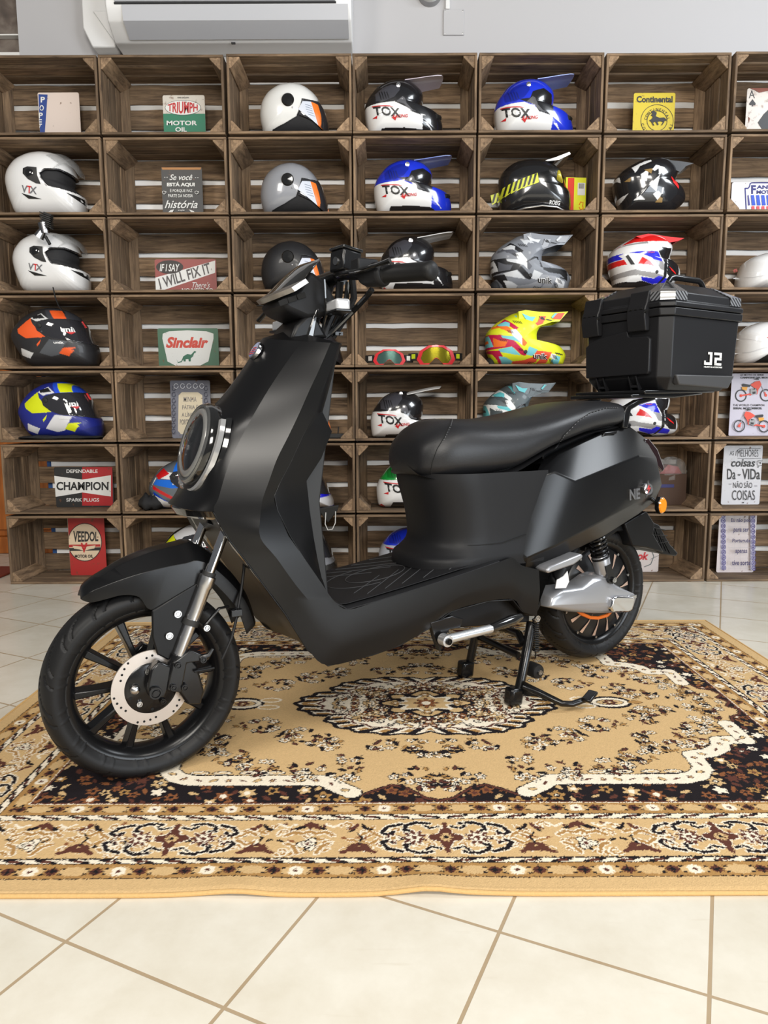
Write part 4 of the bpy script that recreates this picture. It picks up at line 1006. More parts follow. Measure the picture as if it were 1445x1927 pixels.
cg = thing('camera_mount', 'small black finned gadget with silver collar dangling over the lower white helmet', 'gadget', at(90, 430, 3.40) and (at(85, 440, 3.375)[0], 3.375, at(85, 440, 3.375)[1]))
MB().tube([(0, 0, .0), (-.006, 0, .045)], [.020, .024], n=14).tube([(-.03, 0, -.015), (-.006, 0, .02)], [.024, .016], n=12).build('collar', mat('satin_silver', (.35, .35, .36), .25, 1), cg)
g = MB()
for k in range(7): g.box((.012+.0, -.004, .03+.0085*k), (.050, .03, .004), Euler((0, .35, 0)).to_matrix())
g.box((.010, 0, .055), (.036, .024, .066), Euler((0, .35, 0)).to_matrix()); g.build('heat_fins', rub_m, cg)
MB().tube([(.0, 0, .03), (.004, 0, .09)], .006).build('stem', rub_m, cg)
MB().tube([(.0, 0, -.01), (.018, .0, -.045)], .007).build('tail', rub_m, cg)
st = MB().tube([(at(100, 541, 3.40)[0], 3.40, at(100, 541, 3.40)[1]), (at(104, 560, 3.39)[0], 3.39, at(104, 560, 3.39)[1]), (at(110, 575, 3.40)[0], 3.40, at(110, 575, 3.4)[1]), (at(122, 590, 3.45)[0], 3.45, at(122, 590, 3.45)[1])], .006, n=8, flat=.4).build('chin_strap', rub_m); tag(st, 'black strap hanging from the lower white helmet onto the orange one', 'strap')

# ---- retro helmet with goggles, and the box beside it
def retro():
    src = bb('K3', 128, 778, 492, 1035)
    root, fr = start('retro_helmet', 'black retro full-face helmet wearing goggles with a yellow striped strap', 1, ('K3', src, None), None)
    O = [(146, 930), (142, 880), (165, 830), (220, 790), (290, 777), (360, 782), (420, 810), (455, 860), (468, 920), (488, 940), (492, 1000), (484, 1035), (300, 1036), (170, 1035), (150, 1000)]
    sh = Shell(outl(fr, O, 1026), fr.m((310, 910)), .122)
    S = lambda pts: on_shell(sh, fr, pts)
    sh.build('shell', shell_m, root, base=(.012, .012, .013), paint=[((.005, .005, .005), S([(345, 835), (400, 820), (600, 830), (600, 935), (440, 925), (370, 905)]))])
    yl = s2l(214, 220, 60)
    decal('goggle_strap', sh, fr, None, None, 0, 0, yl, root, off=.003, polys=[[(124+i*26, 912-i*9.2), (150+i*26, 902.8-i*9.2), (156+i*26, 944-i*8.6), (132+i*26, 960-i*9.5)] for i in range(8)])
    bl = [[(142+i*22, 904-i*7.5), (153+i*22, 901-i*7.5), (138+i*22+2, 948-i*7.6), (126+i*22+4, 952-i*7.6)] for i in range(9)]
    decal('strap_stripes', sh, fr, None, None, 0, 0, (.01, .01, .01), root, off=.0045, polys=bl)
    gb = Shell([fr.m(p) for p in [(330, 830), (380, 818), (430, 832), (446, 880), (440, 925), (400, 920), (345, 900)]], fr.m((385, 870)), .118)
    gb.build('goggle_frame', matte_m, root, base=(.015, .015, .015))
    gl = Shell([fr.m(p) for p in [(392, 842), (420, 836), (436, 880), (444, 922), (405, 918), (385, 900)]], fr.m((412, 880)), .122)
    gl.build('goggle_lens', mat('yellow_lens', s2l(190, 176, 60), .12, coat=1), root)
    decal('lettering', sh, fr, 'ROEG', (420, 975), 52, 18, (.85, .85, .85), root, bold=.03, rot=-.08, off=.002)
    rim = [fr.m(p, fr.Y-.07) for p in [(205, 1028), (270, 1010), (350, 1000), (420, 1005), (470, 1022)]]
    MB().tube([(x, sh.side_y(x, min(z+.02, .1))-.002, z) for x, z in rim], .005, n=8).build('chrome_edge', chrome_m, root)
    pk = [fr.m(p) for p in [(350, 800), (400, 785), (470, 758), (477, 772), (420, 800), (365, 806)]]
    MB().prism(pk, 'y', -.08, .08).build('peak', mat('gloss_black', (.01, .01, .01), .1, coat=1), root, bevel=.002)
    return root
retro()
bx = thing('goggle_box', 'bright yellow and red cardboard box right of the black retro helmet', 'box', (at(1078, 400, 3.56)[0], 3.56, shelf_z(1)), .10)
MB().box((0, 0, .088), (.098, .06, .176)).build('carton', mat('neon_yellow_card', s2l(226, 228, 40), .6), bx, bevel=.001)
MB().box((-.024, -.0305, .088), (.030, .001, .17)).build('red_panel', mat('red_card', s2l(225, 60, 30), .6), bx, smooth=False)
MB().box((.026, -.0306, .125), (.036, .001, .055)).build('label_sticker', mat('white_paper', (.75, .75, .75), .7), bx, smooth=False)
b_ = MB()
for i in range(9): b_.box((.014+.0028*i, -.0312, .138), (.0011+.0006*(i % 2), .0006, .022))
b_.build('barcode', mat('ink_black', (.01, .01, .01), .6), bx, smooth=False)
MB().tube([(.018, -.031, .055), (.024, -.031, .068), (.036, -.031, .066), (.034, -.031, .052), (.038, -.031, .038), (.024, -.031, .034), (.018, -.031, .045)], .0022, n=6).build('glyph', mat('orange_ink', s2l(235, 130, 30), .6), bx)

# ---- white half helmets at the right edge
def half(label, row, outp, c, crop='H4'):
    x0 = at(1450, 500, 3.555)[0]; root = thing('half_helmet', label, 'helmet', (x0, 3.555, shelf_z(row)), 0, 'white half helmets')
    fr = Fr(crop, 3.555, (x0, 3.555, shelf_z(row)))
    low = max(p[1] for p in outp)-8
    sh = Shell(outl(fr, outp, low), fr.m(c), .125)
    sh.build('shell', shell_m, root, base=(.80, .80, .80), solid=.004)
    return root, sh, fr
r_, s_, f_ = half('upper white half helmet at the right edge of the shelves', 2, [(355, 742), (362, 620), (400, 520), (450, 400), (560, 330), (700, 285), (860, 270), (1040, 300), (1160, 380), (1240, 480), (1290, 600), (1290, 744), (900, 744), (560, 744)], (820, 560))
decal('badge', s_, f_, 'VTX', (458, 460), 60, 45, s2l(180, 50, 45), r_, bold=.02, rot=.4)
decal('ridge', s_, f_, None, None, 0, 0, (.62, .62, .63), r_, polys=[[(430, 568), (470, 562), (600, 592), (720, 580), (840, 560), (840, 566), (720, 588), (600, 602), (470, 572), (430, 578)], [(700, 745), (760, 690), (830, 660), (900, 745)]])
r_, s_, f_ = half('lower white half helmet at the right edge, beside the top case', 3, [(330, 1788), (340, 1560), (380, 1380), (500, 1290), (640, 1240), (800, 1226), (960, 1250), (1080, 1310), (1180, 1420), (1240, 1560), (1260, 1788), (900, 1790), (560, 1790)], (790, 1560))
decal('badge', s_, f_, None, None, 0, 0, s2l(180, 50, 45), r_, polys=[[(745, 1445), (800, 1440), (800, 1455), (750, 1456)]])
decal('ridge', s_, f_, None, None, 0, 0, (.62, .62, .63), r_, polys=[[(430, 1430), (520, 1440), (720, 1520), (520, 1450), (430, 1440)], [(420, 1642), (560, 1640), (700, 1590), (800, 1590), (700, 1600), (560, 1652), (420, 1656)]])
decal('opening', s_, f_, None, None, 0, 0, (.02, .02, .02), r_, polys=[[(640, 1788), (700, 1730), (780, 1670), (860, 1660), (900, 1788)]])

# ---- goggles
def goggles(label, px, lens, row=3):
    x0, x1, y0, y1 = px; Y = 3.50
    a = at(x0, y1, Y); b = at(x1, y0, Y); W = b[0]-a[0]; H_ = b[1]-shelf_z(row)
    root = thing('goggles', label, 'goggles', ((a[0]+b[0])/2, Y, shelf_z(row)), 0, 'motocross goggles')
    out = [(-.5, .30), (-.42, .72), (-.2, .97), (0, 1), (.2, .97), (.42, .72), (.5, .30), (.40, .02), (.20, .03), (.07, .30), (0, .36), (-.07, .30), (-.20, .03), (-.40, .02)]
    P = [(u*W, v*H_) for u, v in out]; n = len(P); k = 2
    def ring(s_, yb):
        c = (0, .5*H_); return [((x-c[0])*s_, yb+1.6*(x*s_)**2, c[1]+(z-c[1])*(s_ if s_ < 1 else s_)) for x, z in P]
    mb = MB(); A_ = ring(1.0, .004); B_ = ring(1.0, -.012); C_ = ring(.80, -.012); D_ = ring(.80, .0)
    mb.add(A_+B_+C_+D_, [(i+j*n, (i+1) % n+j*n, (i+1) % n+(j+1)*n, i+(j+1)*n) for j in range(3) for i in range(n)])
    mb.build('frame', mat('gloss_red', s2l(214, 28, 40), .3, coat=.5), root, bevel=.002)
    q = ring(.82, -.004); m2 = MB(); L = 12
    # lens as a curved strip clipped by the outline: fan from top to bottom
    top = [(-.44+.88*i/L) for i in range(L+1)]
    def yt(u): return .72+.25*(1-(abs(u)/.44)**2.2) if abs(u) < .44 else .6
    def yb_(u): return .36-.0 if abs(u) < .03 else (.33-.28*min(1, (abs(u)-.03)/.15) if abs(u) < .36 else .05+.3*(abs(u)-.36)/.1)
    vs = []
    for u in top:
        uu = u*.86
        for w_ in (0, .5, 1):
            v = yb_(u)*(1-w_)+yt(u)*w_; v = .5+(v-.5)*.86
            vs.append((uu*W, -.006+1.6*(uu*W)**2, v*H_))
    m2.add(vs, [(3*i+j, 3*i+j+1, 3*i+j+4, 3*i+j+3) for i in range(L) for j in range(2)])
    m2.build('lens', lens, root)
    for s_ in (-1, 1):
        MB().box((s_*(W/2+.016), .035, .45*H_), (.05, .012, .035), Euler((0, 0, s_*.7)).to_matrix()).build('strap', mat('strap_black', (.02, .02, .02), .7), root, bevel=.002)
        MB().box((s_*(W/2+.014), .0265, .47*H_), (.022, .004, .022), Euler((0, 0, s_*.7)).to_matrix()).build('strap_print', mat('white_print', (.75, .75, .72), .6) if lens.name.startswith('silver') else mat('lime_print', s2l(205, 225, 30), .6), root, bevel=.001)
goggles('red framed goggles with silver mirror lens, left of the pair', (702, 763, 657, 692), mat('silver_mirror', s2l(110, 150, 140), .12, .8, coat=.5))
goggles('red framed goggles with gold mirror lens, right of the pair', (784, 857, 649, 691), mat('gold_mirror', s2l(178, 168, 40), .12, .8, coat=.5))

# ---- soft cloth bags left under two helmets
def cloth(label, row, x0, x1, y, Y, hgt):
    a, b_ = at(x0, y, Y)[0], at(x1, y, Y)[0]; rn = random.Random(int(x0)); mb = MB()
    mb.sphere((0, 0, 0), 1, n=40, m=18); w_ = (b_-a)/2
    mb.v = [(x*w_*(1+.06*math.sin(5*z+7*y_)), y_*.085*(1+.1*math.sin(6*x+3)), max(0, hgt*.45+z*hgt*.55*(1+.25*math.sin(9*x+4*y_)+.12*math.sin(23*x)))) for x, y_, z in mb.v]
    o = mb.build('helmet_bag', mat('black_cloth', (.014, .014, .015), .85, bump=(90, .6, .004)), loc=((a+b_)/2, Y, shelf_z(row)), angle=70); tag(o, label, 'bag')
cloth('black cloth bag crumpled behind the red, white and blue helmet by the headlight', 5, 262, 312, 950, 3.50, .075)
cloth('flat black cloth under the blue and yellow full-face helmet', 4, 30, 196, 826, 3.50, .020)

# ------------------------------------------------------------------ printed metal signs standing in the crates
def worn(name, col, rust=.25, rough=.45):
    m = mat(name, col, rough)
    nt = m.node_tree; N = nt.nodes; Lk = nt.links
    if len([n for n in N if n.type == 'TEX_NOISE']): return m
    tc = N.new('ShaderNodeTexCoord'); n = N.new('ShaderNodeTexNoise'); n.inputs['Scale'].default_value = 45; n.inputs['Detail'].default_value = 6
    Lk.new(tc.outputs['Object'], n.inputs['Vector'])
    cr = N.new('ShaderNodeValToRGB'); cr.color_ramp.elements[0].position = .66-.1*rust; cr.color_ramp.elements[0].color = (*col, 1); cr.color_ramp.elements[1].position = .74; cr.color_ramp.elements[1].color = (*s2l(112, 74, 52), 1)
    Lk.new(n.outputs['Fac'], cr.inputs['Fac']); Lk.new(cr.outputs['Color'], N['Principled BSDF'].inputs['Base Color'])
    return m
class Sign:
    def __init__(s, label, crop, corners, row, Y=3.59, base=(.8, .8, .8), cat='sign', rough=.4, rust=.2, name='metal_sign', r=.008, group=None, bottom=None):
        """corners: left, top, right in crop pixels; the foot is on the shelf"""
        x0, y0, x1 = corners; c = CROP[crop]; s.c = c; s.Y = Y; s.n = 0
        a = at(c[0]+x0/c[2], c[1]+y0/c[2], Y); b = at(c[0]+x1/c[2], c[1]+y0/c[2], Y)
        zf = shelf_z(row); s.o = ((a[0]+b[0])/2, zf); W = b[0]-a[0]; Hh = (a[1]+b[1])/2-zf
        s.W, s.H = W, Hh; s.row = row
        s.root = thing(name, label, cat, (s.o[0], Y, zf), 0, group)
        w2 = W/2; q = []
        for cx_, cz, a0 in ((w2-r, r, -PI/2), (w2-r, Hh-r, 0), (-w2+r, Hh-r, PI/2), (-w2+r, r, PI)):
            q += [(cx_+r*math.cos(a0+i*PI/8), cz+r*math.sin(a0+i*PI/8)) for i in range(5)]
        MB().prism(q, 'y', 0, .003).build('plate', worn('plate_%d_%d_%d' % tuple(int(255*v) for v in base), base, rust, rough), s.root, smooth=False)
    def p(s, q):
        x, z = at(s.c[0]+q[0]/s.c[2], s.c[1]+q[1]/s.c[2], s.Y); return (x-s.o[0], z-s.o[1])
    def y(s): s.n += 1; return -.0004*s.n-.0004
    def clip(s, P): return [(max(-s.W/2, min(s.W/2, x)), max(.0005, min(s.H, z))) for x, z in P]
    def poly(s, col, pts, name='printed_field', loc=False):
        P = s.clip(pts if loc else [s.p(q) for q in pts]); y = s.y()
        MB().add([(x, y, z) for x, z in P], [tuple(range(len(P)))]).build(name, worn('ink_%d_%d_%d' % tuple(int(255*v) for v in col), col, .1), s.root, smooth=False, fix=False)
        return s
    def polys(s, col, lst, name='emblem'):
        mb = MB(); y = s.y()
        for pts in lst:
            P = s.clip([s.p(q) for q in pts]); mb.add([(x, y, z) for x, z in P], [tuple(range(len(P)))])
        mb.build(name, mat('flat_%d_%d_%d' % tuple(int(255*v) for v in col), col, .5), s.root, smooth=False, fix=False); return s
    def line(s, col, pts, w, name='line'):
        """stroked line, width in crop pixels"""
        mb = MB(); y = s.y(); P = [np.array(s.p(q)) for q in pts]; hw = w/s.c[2]*(s.Y/1362.487)/2
        for i, (a, b) in enumerate(zip(P[:-1], P[1:])):
            d = b-a; L = np.hypot(*d)
            if L < 1e-6: continue
            n = np.array([-d[1], d[0]])/L*hw; e = d/L*hw*.5
            Q = s.clip([tuple(a-n-e), tuple(b-n+e), tuple(b+n+e), tuple(a+n-e)]); mb.add([(x, y-.00001*i, z) for x, z in Q], [(0, 1, 2, 3)])
        mb.build(name, mat('flat_%d_%d_%d' % tuple(int(255*v) for v in col), col, .5), s.root, smooth=False, fix=False); return s
    def text(s, body, c, w, h, col, bold=0.0, shear=0.0, rot=0.0, name='lettering', warp=None):
        vs, fs = text_mesh(body, 1.0, bold, shear, width=w, height=h); y = s.y(); P = []
        for v in vs:
            u, t = v[0], v[1]
            if warp: t *= warp(2*u/w)
            P.append(s.p((c[0]+u*math.cos(rot)-t*math.sin(rot), c[1]-(u*math.sin(rot)+t*math.cos(rot)))))
        P = s.clip(P)
        MB().add([(x, y, z) for x, z in P], fs).build(name, mat('flat_%d_%d_%d' % tuple(int(255*v) for v in col), col, .5), s.root, smooth=False, fix=False)
        return s
    def arctext(s, body, c, r, a0, a1, h, col, bold=.01, name='lettering'):
        mb = MB(); y = s.y(); n = len(body)
        for i, ch in enumerate(body):
            if ch == ' ': continue
            a = a0+(a1-a0)*i/(n-1); vs, fs = text_mesh(ch, 1.0, bold, 0, height=h)
            k = h/.72; up = 1 if a1 < a0 else -1; th = a-PI/2 if up > 0 else a+PI/2
            if ch in 'I': k = k
            P = []
            for v in vs:
                u, t = v[0]*k, v[1]
                P.append(s.p((c[0]+r*math.cos(a)+u*math.cos(th)-t*math.sin(th), c[1]-(r*math.sin(a)+u*math.sin(th)+t*math.cos(th)))))
            P = s.clip(P); mb.add([(x, y, z) for x, z in P], fs)
        mb.build(name, mat('flat_%d_%d_%d' % tuple(int(255*v) for v in col), col, .5), s.root, smooth=False, fix=False); return s
def ell(cx, cy, rx, ry=None, n=36, a0=0, a1=2*PI): return circ(cx, cy, rx, ry, n, a0, a1)
W_, K_, R_, G_ = (.78, .78, .76), (.02, .02, .022), s2l(190, 40, 44), s2l(20, 120, 88)

# blue lettered sign (its cartoon figure is left out; a plain pale field stands in)
s = Sign('cream sign with a blue lettered strip at its left, topmost left crate', 'K1', (212, 524, 446), 0, base=s2l(222, 206, 196))
s.poly(s2l(24, 62, 140), [(218, 534), (270, 536), (252, 780), (196, 780)], 'blue_strip')
for ch, y, x in (('P', 565, 243), ('O', 612, 237), ('P', 655, 232), ('E', 692, 227), ('Y', 727, 221)): s.text(ch, (x, y), 24, 32, W_, .03)
s.line(s2l(24, 62, 140), [(237, 602), (237, 622)], 3, 'anchor').line(s2l(24, 62, 140), [(230, 614), (237, 622), (244, 614)], 3, 'anchor')

s = Sign('white and green worn sign reading TRIUMPH MOTOR OIL', 'T2', (700, 460, 1108), 0, base=s2l(206, 200, 190), rust=.9)
s.poly(G_, [(640, 640), (1130, 640), (1130, 1000), (640, 1000)], 'green_field').poly((.03, .03, .03), ell(900, 582, 175, 74), 'emblem').poly(W_, ell(900, 582, 171, 70), 'emblem')
s.text('TRIUMPH', (898, 582), 292, 96, R_, .03, warp=lambda u: 1.22-.62*u*u).text('MOTOR', (890, 732), 296, 46, W_, .03).text('OIL', (882, 795), 112, 44, W_, .03).text('ONE GALLON', (902, 485), 110, 12, K_, .02)

s = Sign('black sign with white hand lettering, Se você está aqui', 'T2', (686, 1160, 1082), 1, base=(.02, .02, .02), rust=.3)
s.poly(s2l(176, 120, 60), [(690, 1162), (1078, 1162), (1070, 1184), (700, 1184)], 'rusty_edge')
s.text('Se você', (880, 1258), 222, 56, W_, .012, .35).text('- -', (735, 1258), 34, 6, W_, .02).text('- -', (1034, 1262), 34, 6, W_, .02).text('ESTÁ AQUI', (880, 1328), 270, 50, W_, .05).text('É PORQUE FAZ', (884, 1388), 216, 38, W_, .012).text('PARTE DA NOSSA', (878, 1438), 240, 32, W_, .012)
s.text('história', (884, 1522), 320, 78, W_, .015, .35).text('seja', (884, 1580), 66, 16, W_, .01, .3)
for x in (722, 1038): s.line((.7, .7, .68), [(x-20, 1398), (x-4, 1392), (x+6, 1402), (x+16, 1396), (x+14, 1412), (x-4, 1424), (x-20, 1412), (x-20, 1398)], 4, 'heart')
s.polys(W_, [[(755, 1604), (780, 1580), (815, 1572), (800, 1604)], [(960, 1572), (1005, 1588), (1020, 1604), (985, 1604)]], 'ribbon_tail')

s = Sign('brick red sign reading I WILL FIX IT', 'K4', (913, 276, 1276), 2, base=s2l(150, 72, 66), rust=.3)
s.poly(W_, [(916, 385), (1272, 284), (1272, 356), (916, 474)], 'white_band').poly(s2l(52, 44, 42), ell(1003, 322, 80, 40), 'dark_oval').text('IF I SAY', (1003, 326), 118, 44, W_, .02, .2)
s.text('I WILL FIX IT', (1092, 374), 320, 62, (.10, .09, .09), .02, .1, rot=.31).text("There's", (1190, 428), 104, 34, W_, .0, .35).text('NO NEED TO', (1168, 460), 184, 24, W_, .02)
s = Sign('green sign with a white shield and a small dinosaur', 'K4', (930, 684, 1288), 3, base=s2l(72, 108, 86), rust=.1)
s.poly((.66, .67, .65), [(962, 716), (1000, 702), (1110, 696), (1220, 702), (1262, 716), (1262, 745), (1232, 880), (1180, 906), (1110, 912), (1040, 906), (990, 880), (960, 745)], 'shield')
s.text('Sinclair', (1106, 768), 250, 66, s2l(196, 70, 56), .045, .25)
s.polys(s2l(52, 104, 82), [[(1044, 868), (1052, 884), (1072, 878), (1084, 850), (1108, 836), (1130, 840), (1146, 822), (1150, 818), (1160, 822), (1156, 828), (1148, 832), (1140, 852), (1128, 862), (1128, 880), (1116, 880), (1114, 866), (1098, 868), (1098, 880), (1086, 880), (1084, 868), (1074, 884), (1052, 890)]], 'dinosaur')
s = Sign('cream sign in a grey ornamental frame, partly behind the headlight', 'K4', (1004, 992, 1240), 4, base=s2l(120, 122, 134), rust=.0)
s.poly(s2l(216, 204, 178), [(1056, 1080), (1075, 1062), (1170, 1062), (1196, 1080), (1200, 1290), (1180, 1310), (1070, 1310), (1052, 1290)], 'cream_panel')
for t, y, w in (('MINHA', 1104, 76), ('PÁTRIA É', 1148, 92), ('A LÍNGUA', 1192, 98), ('PORTUGUESA', 1238, 120)): s.text(t, (1124, y), w, 30, (.16, .15, .16), .005)
for k in range(8):
    for x in (1028, 1218): s.line(s2l(66, 68, 84), [(x+10*math.cos(a), 1040+k*36+14*math.sin(a)) for a in [i*.7 for i in range(9)]], 4, 'scrollwork')
for k in range(5): s.line(s2l(200, 202, 210), [(1044+k*38+13*math.cos(a), 1026+14*math.sin(a)) for a in [i*.7 for i in range(9)]], 4, 'scrollwork')
s = Sign('black and red sign reading CHAMPION, DEPENDABLE SPARK PLUGS', 'K7', (318, 248, 664), 5, base=(.03, .03, .03), rust=.2)
s.poly(s2l(176, 44, 48), [(486, 246), (668, 246), (668, 476), (486, 476)], 'red_half').poly(W_, [(320, 300), (488, 322), (656, 296), (656, 422), (488, 398), (320, 424)], 'white_bow_tie')
s.text('CHAMPION', (488, 360), 308, 50, (.02, .02, .02), .03).text('DEPENDABLE', (486, 272), 184, 20, W_, .015).text('SPARK PLUGS', (490, 442), 194, 20, W_, .015)
s = Sign('tall red and cream sign reading VEEDOL MOTOR OIL', 'K7', (398, 548, 614), 6, Y=3.56, base=s2l(178, 50, 48), rust=.6)
s.poly(s2l(206, 186, 160), [(386, 548), (400, 548), (392, 872), (384, 872)], 'cream_edge').poly((.03, .03, .03), ell(502, 692, 101, 113), 'disc_rim').poly(s2l(222, 200, 172), ell(502, 692, 97, 109), 'disc')
s.polys((.03, .03, .03), [[(410, 726), (594, 722), (594, 740), (412, 744)]], 'dark_band').polys(s2l(178, 50, 48), [[(409, 706), (594, 704), (594, 718), (409, 722)]], 'red_band')
s.text('VEEDOL', (508, 658), 148, 62, (.03, .03, .03), .03, warp=lambda u: 1+.1*(-u)).text('V', (498, 724), 40, 58, R_, .04).text('MOTOR OIL', (498, 774), 108, 18, (.03, .03, .03), .03)
s.polys(s2l(222, 200, 172), [[(430, 712), (482, 716), (494, 740), (470, 734), (440, 730)], [(566, 710), (516, 716), (504, 740), (530, 734), (560, 728)]], 'wings')
s = Sign('yellow sign with a black rearing horse, CONTINENTAL', 'K3', (800, 447, 1000), 0, base=s2l(206, 184, 44), rust=.3)
s.text('Continental', (899, 478), 174, 32, K_, .04)
for r_ in (78, 48): s.line(K_, [(911+r_*math.cos(i*PI/20), 582-r_*math.sin(i*PI/20)) for i in range(41)], 2.2, 'ring')
s.arctext('CONTINENTAL', (911, 582), 55, PI*.94, PI*.06, 13, K_).arctext('CONTINENTAL', (911, 582), 72, PI*1.08, PI*1.92, 13, K_)
s.polys(K_, [[(886, 536), (892, 531), (898, 538), (908, 541), (908, 549), (904, 560), (922, 568), (944, 566), (954, 574), (957, 584), (948, 580), (944, 590), (934, 604), (930, 604), (938, 588), (926, 584), (912, 588), (918, 600), (912, 604), (902, 586), (890, 592), (898, 604), (892, 606), (882, 588), (872, 580), (884, 574), (890, 562), (880, 556), (888, 548), (884, 544)]], 'horse')
s = Sign('rusty white playing card sign, ace of spades, right edge', 'A1', (885, 375, 3000), 0, base=s2l(206, 198, 190), rust=1.2)
def spade(cx, cy, w, h):
    P = [(0, -.5), (.16, -.26), (.38, -.02), (.49, .17), (.40, .34), (.22, .36), (.06, .26), (.14, .5), (-.14, .5), (-.06, .26), (-.22, .36), (-.40, .34), (-.49, .17), (-.38, -.02), (-.16, -.26)]
    return [(cx+a*w, cy+b*h) for a, b in P]
s.text('A', (1005, 540), 160, 215, K_, .0).polys(K_, [spade(1020, 770, 185, 200)], 'small_spade').polys(K_, [spade(1900, 1100, 1500, 1250)], 'large_spade')
s.polys(s2l(120, 60, 40), [[(950, 380), (1445, 378), (1445, 450), (1200, 500), (1100, 440)], [(905, 1150), (950, 1200), (920, 1330)], [(1450, 380), (2300, 380), (2200, 440), (1700, 420)]], 'rust_patch')
s = Sign('white sign with blue and red stripes, FANTIC MOTOR, right edge', 'A2', (470, 330, 3900), 1, base=(.72, .72, .76), rust=-.3)
NV = s2l(24, 24, 110)
s.line(NV, [(850, 1060), (820, 500), (900, 500), (940, 450), (960, 370), (1000, 345), (3300, 345), (3360, 450), (3460, 500), (3430, 1060)], 32, 'outline')
s.text('F', (1050, 530), 130, 240, NV, .04).text('ANTIC', (1450, 465), 640, 100, NV, .04).text('MOTOR', (1440, 600), 620, 100, NV, .04)
s.polys(s2l(20, 70, 190), [[(975+i*140, 685), (1060+i*140, 685), (1100+i*140, 960), (1000+i*140, 960)] for i in range(14)], 'blue_stripes').polys(s2l(226, 60, 70), [[(990+i*136, 985), (1070+i*136, 985), (1080+i*136, 1200), (1000+i*136, 1200)] for i in range(14)], 'red_stripes')
s.polys(s2l(44, 40, 130), [[(885, 685), (910, 685), (950, 960), (905, 960)]], 'blue_stripes')
s = Sign('pale poster sign of two red motorbikes at the right edge', 'A3', (418, 290, 2200), 4, base=s2l(196, 192, 208), rust=-.3, r=.006)
s.text('LE MOTO DI SERIE', (895, 330), 570, 40, K_, .03).text('CAMPIONE DEL MONDO', (1010, 395), 800, 46, K_, .04).text('THE WORLD CHAMPION', (815, 1060), 760, 50, K_, .015).text('SERIAL MOTORBIKES.', (790, 1135), 700, 50, K_, .04)
RB = s2l(226, 78, 56)
def bike(bx, by, f):
    X = lambda x: bx+f*x
    for cx_, cy in ((-280, 100), (320, 90)):
        s.line(K_, [(X(cx_)+128*math.cos(i*PI/16), by+cy+135*math.sin(i*PI/16)) for i in range(33)], 26, 'bike_wheel')
        s.polys(RB, [ell(X(cx_), by+cy, 34, 36, 12)], 'bike_hub')
    s.line((.35, .35, .38), [(X(200), by-160), (X(320), by+80)], 14, 'bike_fork').line(RB, [(X(290), by+20), (X(320), by+90)], 30, 'bike_fork').line(RB, [(X(-280), by+100), (X(-60), by+60)], 34, 'bike_frame').line(RB, [(X(-60), by+90), (X(130), by-60), (X(100), by+60)], 22, 'bike_frame')
    s.polys(RB, [[(X(-60), by-160), (X(60), by-240), (X(170), by-260), (X(210), by-170), (X(150), by-60), (X(90), by-60), (X(20), by-100)]], 'bike_tank')
    s.polys(K_, [[(X(-260), by-170), (X(-230), by-190), (X(-50), by-160), (X(-70), by-110), (X(-240), by-120)]], 'bike_seat').polys(K_, [[(X(20), by-290), (X(130), by-330), (X(150), by-280)]], 'bike_handlebar')
    s.polys(s2l(232, 166, 60), [[(X(-270), by-110), (X(-130), by-110), (X(-150), by-20), (X(-260), by-50)]], 'bike_number_plate')
    s.polys((.35, .35, .36), [[(X(-60), by-60), (X(70), by-80), (X(100), by+40), (X(0), by+80), (X(-60), by+60)]], 'bike_engine').polys(K_, [[(X(-30), by-60), (X(60), by-80), (X(40), by-40)], [(X(-20), by+10), (X(60), by), (X(60), by+50), (X(-10), by+60)]], 'bike_engine_fins')
bike(905, 730, 1); bike(890, 1470, -1)
s = Sign('white sign with black brush lettering, AS MELHORES COISAS', 'R2', (1100, 245, 1406), 5, base=s2l(206, 206, 212), rust=.1, Y=3.58)
s.text('AS', (1160, 305), 34, 34, K_).text('MELHORES', (1286, 305), 164, 56, K_, -.005).line(K_, [(1190, 325), (1195, 290), (1225, 268), (1385, 268)], 3).line(K_, [(1205, 345), (1290, 350), (1390, 345)], 3)
s.text('coisas', (1248, 382), 190, 60, K_, .02, .25).text('Da', (1155, 470), 66, 84, K_, .01).text('VIDa', (1310, 470), 140, 84, K_, .01).text('NÃO SÃO', (1244, 552), 150, 52, K_, .0).text('COISAS', (1250, 635), 180, 76, K_, -.005).line(K_, [(1135, 548), (1155, 548)], 3).line(K_, [(1335, 562), (1356, 562)], 3)
s.line(K_, [(1358, 372), (1370, 364), (1404, 366), (1404, 400), (1375, 402), (1362, 420), (1364, 400), (1356, 390), (1358, 372)], 3, 'speech_bubble').polys(K_, [[(1380, 388), (1374, 378), (1380, 374), (1386, 380), (1386, 386)], [(1214, 484), (1204, 474), (1210, 468), (1215, 472), (1221, 468), (1226, 474)], [(1246, 700), (1236, 688), (1246, 690), (1256, 686)]], 'heart')
s = Sign('pale tile-pattern sign with blue borders, Eu não pedi para ser Português', 'R2', (1066, 735, 1362), 6, base=s2l(214, 204, 204), rust=.0, Y=3.56)
PB = s2l(84, 76, 140)
for x0, x1 in ((1070, 1112), (1298, 1336)):
    s.poly(s2l(190, 186, 208), [(x0, 735), (x1, 735), (x1, 1222), (x0, 1222)], 'tile_border')
    xm = (x0+x1)/2
    for k in range(12):
        yc = 755+k*41
        s.line(PB, [(xm+15*math.cos(i*PI/4), yc+17*math.sin(i*PI/4)) for i in range(9)], 5, 'tile_motif'); s.polys(PB, [ell(xm, yc, 6, 7, 8)], 'tile_motif')
for k in range(12): s.line((.48, .46, .5), [(1116, 755+k*41), (1296, 755+k*41)], 1.3, 'tile_joint')
